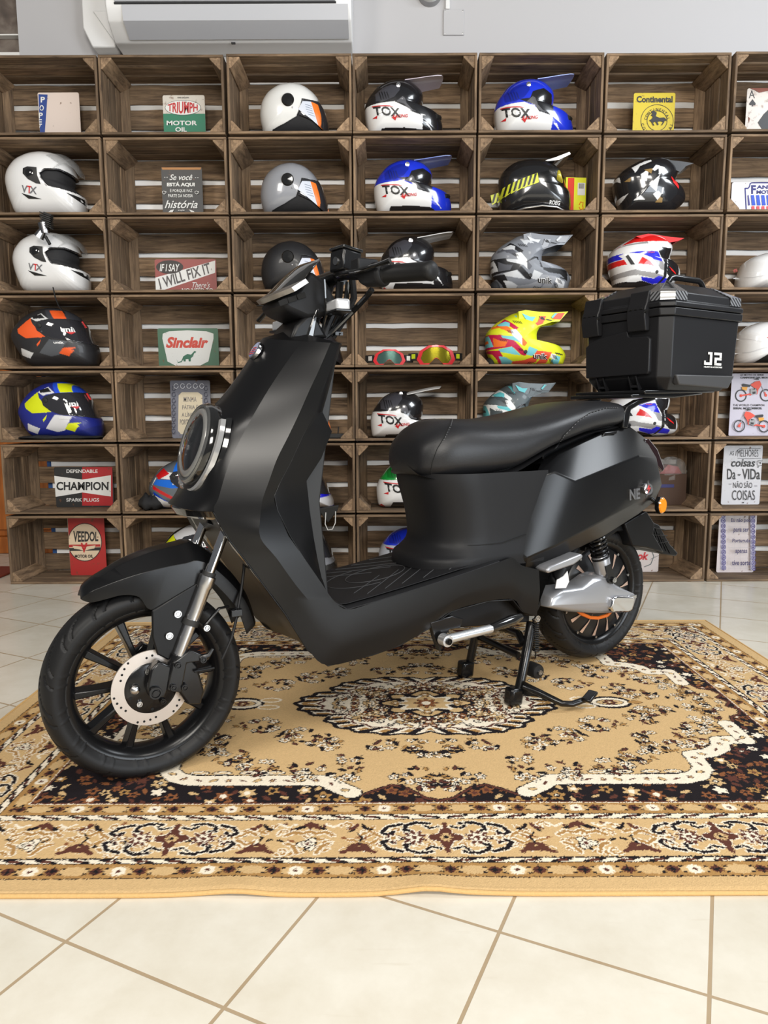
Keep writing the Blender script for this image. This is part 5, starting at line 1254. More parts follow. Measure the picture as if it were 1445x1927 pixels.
for k in range(5): s.line((.48, .46, .5), [(1118+k*44, 740), (1118+k*44, 1220)], 1.3, 'tile_joint')
for t, y, w in (('Eu não pedi', 830, 160), ('para ser', 910, 122), ('Português', 990, 140), ('apenas', 1076, 94), ('tive sorte', 1160, 144)): s.text(t, (1212, y), w, 38, (.05, .04, .12), .02, .1)
s = Sign('white and red script sign half hidden behind the rear tyre', 'R2', (380, 912, 594), 6, base=s2l(198, 188, 184), rust=.2, Y=3.58)
s.poly((.05, .05, .055), [(380, 905), (594, 905), (592, 1000), (520, 1060), (400, 1070), (380, 1000)], 'dark_top')
s.text('ok', (460, 1115), 90, 62, s2l(190, 44, 50), .04, .3).line((.12, .14, .14), [(480, 1070), (530, 1080), (545, 1120), (520, 1180), (470, 1200)], 6, 'brush_line').line((.12, .14, .14), [(520, 1140), (592, 1110)], 3, 'brush_line')
# loosely visible things in the crate right of the tail light
bg = thing('plastic_bag', 'crumpled clear plastic bag over something red, right of the tail light', 'bag', (at(1262, 870, 3.6)[0], 3.60, shelf_z(5)))
mb = MB(); rn = random.Random(4)
mb.sphere((0, 0, .16), .075, n=22, m=16, sc_=(1.1, .5, 1.0)); mb.v = [(x+rn.uniform(-.008, .008), y+rn.uniform(-.005, .005), z+rn.uniform(-.008, .008)) for x, y, z in mb.v]
mb.build('film', mat('clear_film', (.85, .85, .85), .25, alpha=.22, trans=.5), bg)
MB().prism([(-.06, .155), (.05, .155), (.03, .19), (-.02, .20)], 'y', -.02, .02).build('red_lining', mat('dark_red_card', s2l(130, 36, 34), .6), bg)
MB().box((0, .0, .0775), (.14, .07, .155)).build('brown_carton', mat('brown_card', s2l(74, 54, 42), .8), bg, bevel=.002)
MB().box((-.03, -.036, .096), (.075, .002, .016)).build('blue_band', mat('navy_card', s2l(40, 40, 96), .6), bg)

# ------------------------------------------------------------------ the scooter (own axes: x to the rear, y to its right, z up; origin under the front axle)
SO = Vector((-.535, 1.553, 0)); SA = .55
SCT = thing('electric_scooter', 'matte black electric scooter on its centre stand on the rug', 'scooter', SO, SA)
_su = Vector((math.cos(SA), math.sin(SA), 0)); _sv = Vector((-math.sin(SA), math.cos(SA), 0)); _cc = Vector((0, 0, .8))
def S(px, py, y):
    d = _M @ Vector(((px-722.5)/1362.487, -(py-963.5)/1362.487, -1)); t = (y-(_cc-SO).dot(_sv))/d.dot(_sv)
    P = _cc+d*t-SO; return Vector((P.dot(_su), y, P.z))
satin = mat('satin_black_paint', (.0045, .0045, .005), .29, spec=.32)
satin2 = mat('satin_black_panel', (.005, .005, .0055), .36, spec=.24)
plast = mat('black_textured_plastic', (.011, .011, .012), .48, spec=.22, bump=(500, .15, .0006))
gloss = mat('gloss_black', (.01, .01, .01), .1, coat=1)
tyre_m = mat('tyre_rubber', (.010, .010, .0105), .48, spec=.26)
rim_m = mat('black_rim_paint', (.006, .006, .0065), .26, spec=.32)
alu = mat('brushed_aluminium', (.60, .60, .61), .26, 1.0)
chrome = mat('chrome', (.80, .80, .82), .07, 1.0)
silv = mat('silver_paint', s2l(165, 166, 170), .30, .55)
blackm = mat('black_metal', (.006, .006, .0065), .24, .0, coat=.15, spec=.35)
bolt_m = mat('zinc_bolt', (.55, .55, .55), .25, 1.0)
disc_m = mat('brake_disc_steel', (.58, .52, .47), .42, .75)
amber = mat('amber_lens', s2l(235, 140, 20), .15, coat=1)
lens_m = mat('clear_lens', (.95, .95, .97), .03, trans=1.0, ior=1.3)
refl_m = mat('lamp_reflector', (.75, .75, .77), .12, 1.0)

def bolt(mb, c, r, axis='y', h=.006, s=-1):
    mb.lathe([(.0001, s*h), (r*.45, s*h), (r*.5, s*h*.6), (r*.62, s*h*.6), (r*.7, s*h), (r*.95, s*h), (r, s*h*.7), (r, 0)], c, axis, n=18)

# ---- wheels
def tyre(cx, cz, Rr, Rf, hw, name_par, seed=1):
    NT, prof = 540, [(Rf-.006, hw*.66), (Rf, hw*.78), (Rf+.006, hw*.90), (Rf+.014, hw*.99), (Rf+.022, hw*1.0)]
    # round crown from the shoulder up
    x0, r0 = hw*1.0, Rf+.022
    for i in range(1, 19):
        a = i/18*PI/2; prof.append((r0+(Rr-r0)*math.sin(a), x0*math.cos(a)))
    full = [(r, -y) for r, y in prof]+[(r, y) for r, y in prof[::-1][1:]]
    m_ = len(full); vs = []; 
    smax = len(prof)-1
    for i in range(NT):
        th = 2*PI*i/NT
        for j, (r, y) in enumerate(full):
            s = abs(y)/hw            # 0 centre .. 1 shoulder
            side = 1 if y > 0 else -1; g = 0
            if r > Rf+.020 or s < .99:
                if s < .985 or r > Rf+.021:
                    for q, (ph, amp, s0, s1, wd) in enumerate(((0, .30, .06, .95, .020), (.5, .10, .52, .99, .018))):
                        k = 15; u = (th*k/(2*PI)+(0 if side < 0 else .5)+ph) % 1.0
                        if s0 < s < s1:
                            c = .5+(amp*4)*((s-s0)/(s1-s0)-.5)*(1-.5*(s-s0)/(s1-s0))
                            d = abs((u-c+.5) % 1-.5)
                            if d < wd*k/(2*PI)*.9: g = max(g, 1-d/(wd*k/(2*PI)*.9))
            dr = .0042*min(1, g*1.6)
            rr = r-dr; vs.append((cx+rr*math.cos(th), y*(1-dr*4), cz+rr*math.sin(th)))
    fs = [(i*m_+j, i*m_+j+1, ((i+1) % NT)*m_+j+1, ((i+1) % NT)*m_+j) for i in range(NT) for j in range(m_-1)]
    mb = MB(); mb.add(vs, fs); o = mb.build('tyre', tyre_m, name_par, angle=60); 
    return o
FZ = .2165
def spoke(mb, cx, cz, a, r0, r1, w0, w1, t0, t1, yc=0.0, lean=0.0):
    u = Vector((math.cos(a), 0, math.sin(a))); n = Vector((-math.sin(a), 0, math.cos(a)))
    vs = []
    for r, w_, t in ((r0, w0, t0), (r0*.45+r1*.55, (w0+w1)/2*.85, (t0+t1)/2), (r1, w1, t1)):
        for sy, sn in ((-1, -.62), (-1, .62), (1, 1), (1, -1)):
            p = u*r+n*(sn*w_/2+lean*(r-r0))+Vector((0, yc+sy*t/2, 0)); vs.append((cx+p.x, p.y, cz+p.z))
    fs = [(0, 1, 2, 3), (11, 10, 9, 8)]+[(k*4+i, k*4+4+i, k*4+4+(i+1) % 4, k*4+(i+1) % 4) for k in (0, 1) for i in range(4)]
    mb.add(vs, fs)
fw = MB()
fw.lathe([(.1705, -.036), (.1715, -.031), (.166, -.027), (.1655, -.016), (.158, -.008), (.158, .008), (.1655, .016), (.166, .027), (.1715, .031), (.1705, .036), (.1665, .036), (.158, .030), (.149, .018), (.1465, 0), (.149, -.018), (.158, -.030), (.1665, -.036)], (0, 0, FZ), n=120, closed=True)
fw.lathe([(.034, -.03), (.036, -.028), (.036, .028), (.034, .03)], (0, 0, FZ), n=36)
FW = fw.build('front_wheel', rim_m, SCT, angle=50)
for k in range(10):
    b = MB(); spoke(b, 0, FZ, k*PI/5+.02, .030, .153, .017, .027, .040, .026); b.build('spoke', rim_m, FW, bevel=.0025)
tyre(0, FZ, FZ, .1705, .047, FW)
b = MB(); b.lathe([(.056, -.051), (.0835, -.051), (.0835, -.055), (.056, -.055)], (0, 0, FZ), n=96, closed=True)
BD = b.build('brake_disc', disc_m, FW, angle=30)
b = MB()
for k in range(36):
    if k % 6 in (4, 5): continue
    a = k*PI/18+.1; r = .078-.0032*((k % 6)); c = (r*math.cos(a), 0, FZ+r*math.sin(a))
    b.lathe([(.0001, -.0554), (.0026, -.0554), (.0026, -.0545)], c, n=12)
tag(b.build('drilled_holes', mat('dark_hole', (.004, .004, .004), .9), FW), kind='stuff')
b = MB(); b.lathe([(.0001, -.058), (.052, -.058), (.0565, -.0555), (.0565, -.049), (.03, -.045)], (0, 0, FZ), n=64); b.build('disc_carrier', blackm, FW, angle=30)
for k, a in enumerate((1.75, 2.95, 3.95, 5.3, .5)):
    b = MB(); bolt(b, (.040*math.cos(a), -.058, FZ+.040*math.sin(a)), .0065); b.build('disc_bolt', bolt_m if k < 3 else blackm, FW)
b = MB()
for k in range(10):
    a = k*PI/5+.3; r = .047; b.lathe([(.0001, -.0585), (.0034, -.0585)], (r*math.cos(a), 0, FZ+r*math.sin(a)), n=12)
tag(b.build('carrier_holes', mat('dark_hole', (.004, .004, .004), .9), FW), kind='stuff')

# ---- fork
fd = (Vector((.164, 0, .533))-Vector((.018, 0, .197))).normalized(); fb = Vector((.024, 0, .211))
def fp(t, y, off=0.0): p = fb+fd*t+Vector((fd.z, 0, -fd.x))*off; return (p.x, y, p.z)
for sgn in (-1, 1):
    y = .074*sgn
    b = MB(); b.tube([fp(.245, y), fp(.56, y)], .0108, n=24); ft = b.build('fork_tube', chrome, SCT)
    b = MB(); b.tube([fp(.045, y), fp(.060, y), fp(.150, y), fp(.152, y), fp(.235, y), fp(.240, y), fp(.262, y), fp(.264, y)], [.0130, .0140, .0142, .0158, .0160, .0178, .0182, .0165], n=28, caps=True); b.build('fork_lower', alu, ft, angle=25)
    b = MB(); b.tube([fp(.262, y), fp(.272, y)], .0150, n=20).tube([fp(.150, y), fp(.163, y)], .0185, n=20); b.build('dust_seal', mat('black_rubber_trim', (.012, .012, .012), .55), ft, angle=25)
    b = MB(); yy = y-.002*sgn
    b.prism([(-.014, -.012), (.016, -.016), (.024, .0), (.034, .050), (.008, .066), (-.010, .05), (-.02, .01)], 'y', yy-.014, yy+.014); b.v = [(x+.004, q, z+FZ) for x, q, z in b.v]
    b.tube([fp(.025, yy), fp(.085, yy)], .0165, n=16); b.build('axle_bracket', blackm, ft, bevel=.004)
b = MB(); bolt(b, (.0, -.088, FZ), .014, h=.007); b.build('axle_nut', blackm, SCT, angle=25)
b = MB(); b.sphere((-.036, -.066, FZ+.006), .0105, sc_=(1, .8, 1)); b.build('dome_bolt', bolt_m, FW)
# caliper and brake hose
b = MB()
b.prism([(.045, .0), (.070, -.045), (.100, -.052), (.108, -.020), (.095, .040), (.075, .070), (.055, .045)], 'y', -.082, -.040); b.v = [(x, q, z+FZ) for x, q, z in b.v]
cal = b.build('brake_caliper', blackm, SCT, bevel=.005)
b = MB()
b.prism([(.024, .0), (.040, .060), (.080, .080), (.110, .062), (.112, .050), (.070, .052), (.055, -.012)], 'y', -.090, -.080); b.v = [(x, q, z+FZ) for x, q, z in b.v]
b.build('caliper_bracket', blackm, cal, bevel=.003)
for x, z in ((.050, .052), (.038, .005), (.062, .0), (.105, .055)):
    b = MB(); bolt(b, (x, -.090, FZ+z), .0075); b.build('caliper_bolt', blackm, cal, angle=25)
b = MB(); b.tube([(.098, -.088, FZ+.058), (.118, -.090, FZ+.062), (.128, -.090, FZ+.075)], [.006, .006, .004], n=10).tube([(.085, -.088, FZ+.030), (.13, -.088, FZ+.03)], .003, n=8); b.build('hose_fitting', blackm, cal)
hose = [S(418, 1240, -.09), S(424, 1228, -.09), S(436, 1200, -.085), S(443, 1172, -.08), S(447, 1150, -.075), S(454, 1110, -.06), S(459, 1070, -.05), S(459, 1040, -.04), S(450, 1000, -.02)]
MB().tube(hose, .0035, n=8).build('brake_hose', plast, SCT)
b = MB(); q = [S(383, 1180, -.088), S(412, 1145, -.085), S(430, 1141, -.08)]
b.tube(q, [.006, .0055, .005], n=8, flat=.6); b.box(S(443, 1152, -.078), (.026, .022, .016)); b.build('hose_guide', blackm, SCT, bevel=.002)
b = MB(); bolt(b, tuple(S(388, 1181, -.094)), .0075); b.build('guide_bolt', bolt_m, SCT, angle=25)
# lower yoke under the nose
MB().tube([(.19, -.085, .60), (.205, 0, .612), (.19, .085, .60)], .022, n=14).tube([(.175, 0, .55), (.23, 0, .68)], .024, n=16).build('fork_yoke', blackm, SCT)

# ---- front mudguard
def lerp(a, b, t): return a*(1-t)+b*t
def smooth_rows(rows, n=3):
    """insert rows by Catmull-Rom between the given ones"""
    out = []
    for i in range(len(rows)-1):
        p0, p1, p2, p3 = rows[max(i-1, 0)], rows[i], rows[i+1], rows[min(i+2, len(rows)-1)]
        for s_ in range(n):
            t = s_/n; out.append([.5*((2*b_)+(-a+c)*t+(2*a-5*b_+4*c-d)*t*t+(-a+3*b_-3*c+d)*t**3) for a, b_, c, d in zip(p0, p1, p2, p3)])
    out.append(list(rows[-1])); return out
side_t = [(150, 1122), (156, 1108), (168, 1095), (190, 1080), (230, 1056), (280, 1036), (330, 1024), (360, 1019)]     # crown line
fold = [(151, 1127), (162, 1119), (186, 1107), (225, 1092), (270, 1078), (318, 1066), (350, 1060), (372, 1055)]
edge = [(155, 1130), (172, 1134), (202, 1127), (232, 1120), (262, 1124), (284, 1148), (330, 1128), (372, 1097)]
rows = []
for a, f_, e in zip(side_t, fold, edge):
    i = side_t.index(a); w = (.018, .034, .043, .050, .056, .060, .062, .062)[i]
    C0 = S(a[0], a[1], -.018 if i else 0); F = S(f_[0], f_[1], -w); E_ = S(e[0], e[1], -w-.006)
    rows.append([Vector((C0.x, 0, C0.z+.001)), Vector((C0.x*.8+F.x*.2, -w*.45, C0.z*.96+F.z*.04)), F, E_])
# rear half, behind the fork legs
for k, (x, z, zf) in enumerate(((.150, .492, .470), (.195, .445, .425), (.232, .385, .372), (.252, .318, .315))):
    w = .060-.004*k; rows.append([Vector((x+.006, 0, z)), Vector((x+.003, -w*.5, z-.002)), Vector((x-.008, -w, zf)), Vector((x-.030, -w-.004, zf-.016))])
def loft(rows, name, m, parent, mirror=True, bevel=.0, sub=0, solid=.003, angle=28, seg=3, wn=False):
    mb = MB(); k = len(rows[0])
    full = [list(r)+[Vector((p.x, -p.y, p.z)) for p in (r[::-1][1:] if abs(r[-1].y) < 1e-6 else r[::-1])] if False else list(r) for r in rows]
    vs = [tuple(p) for r in full for p in r]; n = len(full)
    fs = [(i*k+j, i*k+j+1, (i+1)*k+j+1, (i+1)*k+j) for i in range(n-1) for j in range(k-1)]
    mb.add(vs, fs)
    if mirror: mb.mirror()
    return mb.build(name, m, parent, weld=True, bevel=bevel, seg=seg, sub=sub, solid=solid, angle=angle, wn=wn)
MG = loft(smooth_rows(rows, 4), 'front_mudguard', satin, SCT, bevel=.0025, solid=.003, angle=24)
b = MB(); br = [S(286, 1150, -.072), S(372, 1097, -.072), S(362, 1150, -.072), S(344, 1200, -.072), S(330, 1235, -.072), S(318, 1243, -.072), S(296, 1232, -.072), S(287, 1200, -.072)]
b.prism([(p.x, p.z) for p in br], 'y', -.071, -.063); brk = b.build('mudguard_bracket', satin2, MG, bevel=.003)
for px, py in ((334, 1155), (318, 1196)):
    b = MB(); bolt(b, tuple(S(px, py, -.072)), .0085, h=.005); b.build('bracket_bolt', bolt_m, MG, angle=25)

# ---- front apron
st = [  # silhouette(x, z at y=0), fold1 px, fold2 px, edge px, knee px, y of fold1
 ((.302, .978), (568, 642), (622, 645), (639, 645), (642, 648), -.104),
 ((.274, .936), (537, 685), (603, 690), (623, 690), (630, 690), -.108),
 ((.240, .890), (509, 727), (582, 735), (607, 735), (619, 733), -.112),
 ((.203, .846), (485, 767), (563, 778), (592, 778), (607, 775), -.118),
 ((.160, .805), (462, 808), (542, 822), (570, 820), (625, 812), -.124),
 ((.138, .750), (441, 850), (522, 862), (548, 868), (605, 862), -.128),
 ((.124, .700), (424, 893), (507, 903), (527, 908), (577, 905), -.130),
 ((.113, .650), (411, 938), (494, 941), (516, 933), (580, 930), -.130),
 ((.078, .605), (403, 963), (490, 972), (522, 960), (583, 960), -.128)]
front_rows, side_rows, in_rows = [], [], []
for (cx_, cz), f1, f2, e, kn, y1 in st:
    F1 = S(*f1, y1); F2 = S(*f2, -.162); E_ = S(*e, -.150); K = S(*kn, -.115); ex = (2.4, 2.4, 2.6, 3.6, 7, 9, 9, 6, 3.4)[len(front_rows)]
    C0 = Vector((cx_, 0, cz)); bul = .004
    r = [C0]
    for t in (.25, .5, .68, .78, .86, .92, .965):
        p = lerp(C0, F1, t); r.append(Vector((C0.x+(F1.x-C0.x)*(.07*t+.93*t**ex), F1.y*t, p.z)))
    r.append(F1); front_rows.append(r); side_rows.append([F1, lerp(F1, F2, .5), F2, E_]); in_rows.append([E_, K, Vector((K.x, 0, K.z))])
AP = loft(smooth_rows(front_rows, 5), 'front_apron', satin, SCT, angle=50, solid=.004)
top = [S(494, 637, 0), S(568, 642, -.104), S(622, 645, -.160), S(642, 648, -.150)]
b = MB(); tp = [Vector((.302, 0, .978))]+[S(568, 642, -.104), S(622, 645, -.160), S(639, 645, -.168), S(642, 648, -.115)]+[Vector((.44, 0, .985))]
tp2 = [Vector((p.x, p.y, p.z)) for p in tp]+[Vector((p.x, -p.y, p.z)) for p in tp[1:-1][::-1]]
b.add([tuple(p) for p in tp2]+[(.37, 0, 1.0)], [(i, (i+1) % len(tp2), len(tp2)) for i in range(len(tp2))]); b.build('apron_cap', satin2, AP, angle=20)
# lower side panels, belly and step edge
low = [((403, 963), (460, 966), (522, 960)), ((433, 1016), (490, 1012), (546, 1008)), ((460, 1050), (520, 1050), (572, 1050)), ((500, 1104), (556, 1100), (604, 1096)), ((538, 1155), (590, 1140), (628, 1130)),
       ((580, 1222), (625, 1176), (655, 1147)), ((618, 1252), (668, 1195), (705, 1133)), ((700, 1232), (745, 1172), (765, 1115)), ((752, 1214), (795, 1156), (825, 1096)), ((806, 1182), (835, 1138), (865, 1083)),
       ((850, 1150), (880, 1114), (903, 1070)), ((920, 1131), (932, 1098), (941, 1057)), ((966, 1128), (966, 1090), (964, 1050)), ((984, 1150), (988, 1105), (982, 1064)), ((1010, 1158), (1016, 1112), (1014, 1072))]
lr, ur = [], []
for i, (a, m_, b_) in enumerate(low):
    ya = (-.128, -.136, -.143, -.149, -.154, -.158, -.161, -.162)[min(i, 7)]; yb = (-.155, -.160, -.165)[min(i, 2)]
    A_ = S(*a, ya); Mm = S(*m_, -.168); B_ = S(*b_, yb)
    ur.append([Vector((A_.x+.012, 0, A_.z+.012)), Vector((A_.x+.004, ya*.86, A_.z+.003)), A_])
    if i: lr.append([A_, lerp(A_, Mm, .55)+Vector((0, -.001, 0)), Mm, B_])
SF = loft(smooth_rows(side_rows+lr, 4), 'side_fairing', satin, SCT, solid=.004, angle=17)
LB = loft(ur, 'belly_pan', satin2, SCT, bevel=.003, solid=.004)
# step edge trim and floor mat
edge_px = [(604, 1096), (612, 1117), (628, 1132), (655, 1146), (705, 1132), (765, 1114), (825, 1095), (865, 1082), (903, 1069), (941, 1056)]
er = []
for i, p in enumerate(edge_px):
    o_ = S(*p, -.165); er.append([o_, Vector((o_.x+(.004 if i < 3 else 0), -.150, o_.z+(.004 if i > 2 else .001))), Vector((o_.x+(.01 if i < 3 else 0), 0, o_.z+(.002 if i > 2 else 0)))])
# knee panel (inner leg shield) down to the floor
kn = in_rows+[[S(*p, -.165), S(*q, -.115), Vector((S(*q, -.115).x, 0, S(*q, -.115).z))] for p, q in (((546, 1008), (590, 1008)), ((572, 1050), (597, 1048)), ((604, 1096), (606, 1092)), ((612, 1117), (613, 1117)))]
kr = [[r[0], lerp(r[0], r[1], .5)+Vector((.004, 0, 0)), r[1], r[2]] for r in kn]
loft(kr, 'knee_panel', satin2, SCT, bevel=.003, solid=.003)
loft(er[2:], 'floorboard', plast, SCT, bevel=.002, solid=.004)
mr = []
for p in edge_px[3:]:
    o_ = S(p[0], p[1]-7, -.158); mr.append([Vector((o_.x, -.150, o_.z+.003)), Vector((o_.x, -.13, o_.z+.0045)), Vector((o_.x, 0, o_.z+.0045))])
mr.insert(0, [Vector((mr[0][0].x-.035, -.135, mr[0][0].z)), Vector((mr[0][0].x-.035, -.12, mr[0][0].z)), Vector((mr[0][0].x-.035, 0, mr[0][0].z))])
FM = loft(mr, 'floor_mat', plast, SCT, bevel=.001, solid=.002)
def floor_z(x):
    xs = [r[2].x for r in mr]; zs = [r[2].z for r in mr]; return float(np.interp(x, xs, zs))
b = MB()
for x0, x1, y0, y1 in ((.50, .66, -.13, -.02), (.55, .70, -.13, -.03), (.60, .74, -.13, -.04), (.66, .80, -.135, -.05), (.74, .86, -.135, -.08), (.78, .88, -.135, -.10), (.48, .60, -.10, -.02)):
    for s_ in (1, -1): b.tube([(x0+(x1-x0)*t, s_*(y0+(y1-y0)*t), floor_z(x0+(x1-x0)*t)+.0006) for t in (0, .25, .5, .75, 1)], .0011, n=5)
b.tube([(.60+.085*math.cos(a), .055*math.sin(a), floor_z(.60+.085*math.cos(a))+.0006) for a in [i*PI/14 for i in range(29)]], .0012, n=5)
b.tube([(.57+.11*math.cos(a), .075*math.sin(a), floor_z(.57+.11*math.cos(a))+.0006) for a in [PI/2+i*PI/14 for i in range(15)]], .0011, n=5)
tag(b.build('mat_ridges', mat('dark_grey_rubber', (.05, .05, .052), .5), FM), kind='stuff')
# gloss trim under the nose
g = [(.073, .602), (.082, .586), (.12, .572), (.175, .560)]
nose = []
for i, t in enumerate((0, .12, .25, .4, .55, .7, .85, 1)):
    a = t*PI/2; nose.append((.078+.13*(1-math.cos(a))*1.0, -.128*math.sin(a)))
b = MB(); vs = []
for x, y in nose: vs += [(x+.002, y, .607-.10*max(0, x-.12)), (x-.002, y*1.01, .600-.13*max(0, x-.12)), (x+.008, y*.98, .584-.10*max(0, x-.12)), (x+.030, y*.88, .576-.08*max(0, x-.12))]
b.add(vs, [(i*4+j, i*4+j+1, (i+1)*4+j+1, (i+1)*4+j) for i in range(len(nose)-1) for j in range(3)]); b.mirror(); b.build('nose_trim', gloss, AP, weld=True, solid=.003)
tr_ = [S(403, 965, -.122), S(433, 1018, -.122), S(460, 1052, -.125), S(500, 1106, -.13)]
b = MB(); vs = []
for i, p in enumerate(tr_): vs += [(p.x+.001, p.y-.004, p.z), (p.x+.010, p.y+.012, p.z-.018+.002*i), (p.x+.030, p.y+.05, p.z-.02+.002*i)]
b.add(vs, [(i*3+j, i*3+j+1, (i+1)*3+j+1, (i+1)*3+j) for i in range(3) for j in range(2)]); b.mirror(); b.build('lower_nose_trim', gloss, LB, weld=True, solid=.002)
# bulkhead behind the fork
MB().prism([(.20, .60), (.27, .50), (.36, .34), (.40, .25), (.43, .25), (.40, .60), (.45, .95), (.33, .95)], 'y', -.085, .085).build('inner_frame', mat('black_rubber_trim', (.012, .012, .012), .55), SCT, bevel=.004)

# ---- headlight: round bowl with ring, lens and crescents
hn = Vector((-.955, 0, .297)).normalized(); hc = Vector((.1275, 0, .742))-hn*.012; hu = Vector((.297, 0, .955)); hy = Vector((0, -1, 0))
def hp(r, a, d, ry=1.0): return tuple(hc+hu*(r*math.sin(a))+hy*(r*math.cos(a)*ry)+hn*d)
def hring(prof, n=72, a0=0, a1=2*PI, closed=False):
    mb = MB(); full = abs(a1-a0-2*PI) < 1e-6; k = n if full else n+1
    vs = [hp(r, a0+(a1-a0)*j/n, d) for r, d in prof for j in range(k)]
    P = len(prof); fs = []
    for i in range(P if closed else P-1):
        i2 = (i+1) % P
        for j in range(n):
            j2 = (j+1) % k if full else j+1; fs.append((i*k+j, i*k+j2, i2*k+j2, i2*k+j))
    mb.add(vs, fs); return mb
HB = hring([(.094, -.05), (.096, -.012), (.0945, .002), (.090, .008), (.084, .008), (.081, .002), (.080, -.04)]).build('headlight', gloss, SCT, angle=40)
hring([(.0905, .0085), (.0875, .0125), (.083, .0125), (.0805, .0085), (.0805, .002)]).build('chrome_bezel', mat('bezel_glass', (.22, .22, .215), .12, .8), HB, angle=50)
hring([(.081, .002), (.070, .012), (.045, .019), (.02, .0225), (.0001, .0235)]).build('lens', lens_m, HB, angle=60, solid=.002)
hring([(.0815, .006), (.078, .0125), (.068, .0155), (.064, .012)]).build('light_guide', mat('pale_light_guide', (.22, .22, .215), .30, .2, coat=.6), HB, angle=60)
hring([(.066, -.010), (.055, -.028), (.03, -.045), (.0001, -.05)]).build('reflector', mat('smoked_reflector', (.035, .033, .03), .15, .9), HB, angle=60)
b = MB(); b.box(hc+hn*-.012, (.028, .118, .010), Matrix((hn, hy, hu)).transposed().to_3x3()); b.box(hc+hn*-.012+hu*.032, (.02, .014, .05), Matrix((hn, hy, hu)).transposed().to_3x3()); b.build('centre_bar', mat('smoked_plastic', (.06, .06, .06), .2, .5), HB, bevel=.003)
for s_ in (-1, 1):
    b = MB(); vs = []; n_ = 22
    for j in range(n_+1):
        t = j/n_; a = (-1.42+t*1.95) if s_ < 0 else (PI+1.42-t*1.95); wd = .013*math.sin(min(1, t*3+.15)*PI/2); r0 = .103+.003*t; dd = -.004-.004*t
        vs += [hp(r0, a, dd), hp(r0+wd*.4, a, dd+.006), hp(r0+wd, a, dd+.004), hp(r0+wd+.002, a, dd-.006)]
    b.add(vs, [(i*4+j, i*4+j+1, (i+1)*4+j+1, (i+1)*4+j) for i in range(n_) for j in range(3)]); b.build('running_light', mat('frosted_lens', (.42, .42, .42), .10, .5, coat=1), HB, angle=40, solid=.003)
    b = MB(); vs = []
    for j in range(n_+1):
        t = j/n_; a = (-1.50+t*2.08) if s_ < 0 else (PI+1.50-t*2.08); dd = -.010-.004*t
        vs += [hp(.096, a, dd+.004), hp(.104, a, dd+.001), hp(.120, a, dd-.003), hp(.124, a, dd-.012)]
    b.add(vs, [(i*4+j, i*4+j+1, (i+1)*4+j+1, (i+1)*4+j) for i in range(n_) for j in range(3)]); b.build('light_surround', gloss, HB, angle=40, solid=.003)
# front badge
bc = Vector((.279, -.012, .947)); b = MB()
nb = Vector((-.80, 0, .52)).normalized(); ub = Vector((.52, 0, .80)).normalized()
def ovl(rx, rz, d, n=28): return [tuple(bc+Vector((0, 1, 0))*(rx*math.cos(2*PI*i/n))+ub*(rz*math.sin(2*PI*i/n))+nb*d) for i in range(n)]
b.add(ovl(.020, .022, -.004)+ovl(.0205, .0225, .004)+ovl(.018, .020, .006), [tuple(range(28, 56)) if False else tuple(range(27, -1, -1))]+[(i, (i+1) % 28, 28+(i+1) % 28, 28+i) for i in range(28)]+[(28+i, 28+(i+1) % 28, 56+(i+1) % 28, 56+i) for i in range(28)])
BG = b.build('badge', chrome, AP, angle=30)
b = MB(); b.add(ovl(.018, .020, .0058), [tuple(range(28))]); b.build('badge_enamel', mat('badge_blue', s2l(40, 66, 140), .15, coat=1), BG, smooth=False)
b = MB()
for k in range(4): b.box(bc+ub*(-.012+.0055*k)+nb*.0062, (.001, .026-.004*abs(k-1), .0022), Matrix((nb, Vector((0, 1, 0)), ub)).transposed().to_3x3())
b.build('badge_stripes', mat('badge_red', s2l(190, 60, 60), .3), BG, smooth=False)

# ---- seat pedestal
pz = [(.400, .685, .150, .99), (.425, .690, .152, .99), (.440, .712, .150, .985), (.470, .735, .146, .985), (.540, .728, .146, .99), (.620, .704, .148, 1.0), (.650, .700, .148, 1.0)]
rows = []
for z, xf, w_, xs in pz:
    r = []
    for i in range(13):
        a = i/12*PI/2; r.append(Vector((xf+.17*(1-math.cos(a)**.75), -w_*math.sin(a)**.85, z)))
    r.append(Vector((xs, -w_-.006, z))); r.append(Vector((xs+.06, -w_-.006, z))); rows.append(r)
PED = loft(smooth_rows(rows, 4), 'seat_pedestal', plast, SCT, solid=.004, angle=50)
b = MB(); b.tube([Vector((.738+.17*(1-math.cos(a)**.75), -.1485*math.sin(a)**.85, .462)) for a in [i/24*PI/2 for i in range(25)]]+[Vector((.985, -.154, .478))], .0012, n=6); b.mirror(); b.build('panel_seam', mat('seam_shadow_gap', (.003, .003, .003), .9), PED)
MB().prism([(.74, .655), (.79, .632), (1.0, .655), (1.0, .67), (.76, .675)], 'y', -.10, .10).build('seat_hinge_gap', blackm, PED)

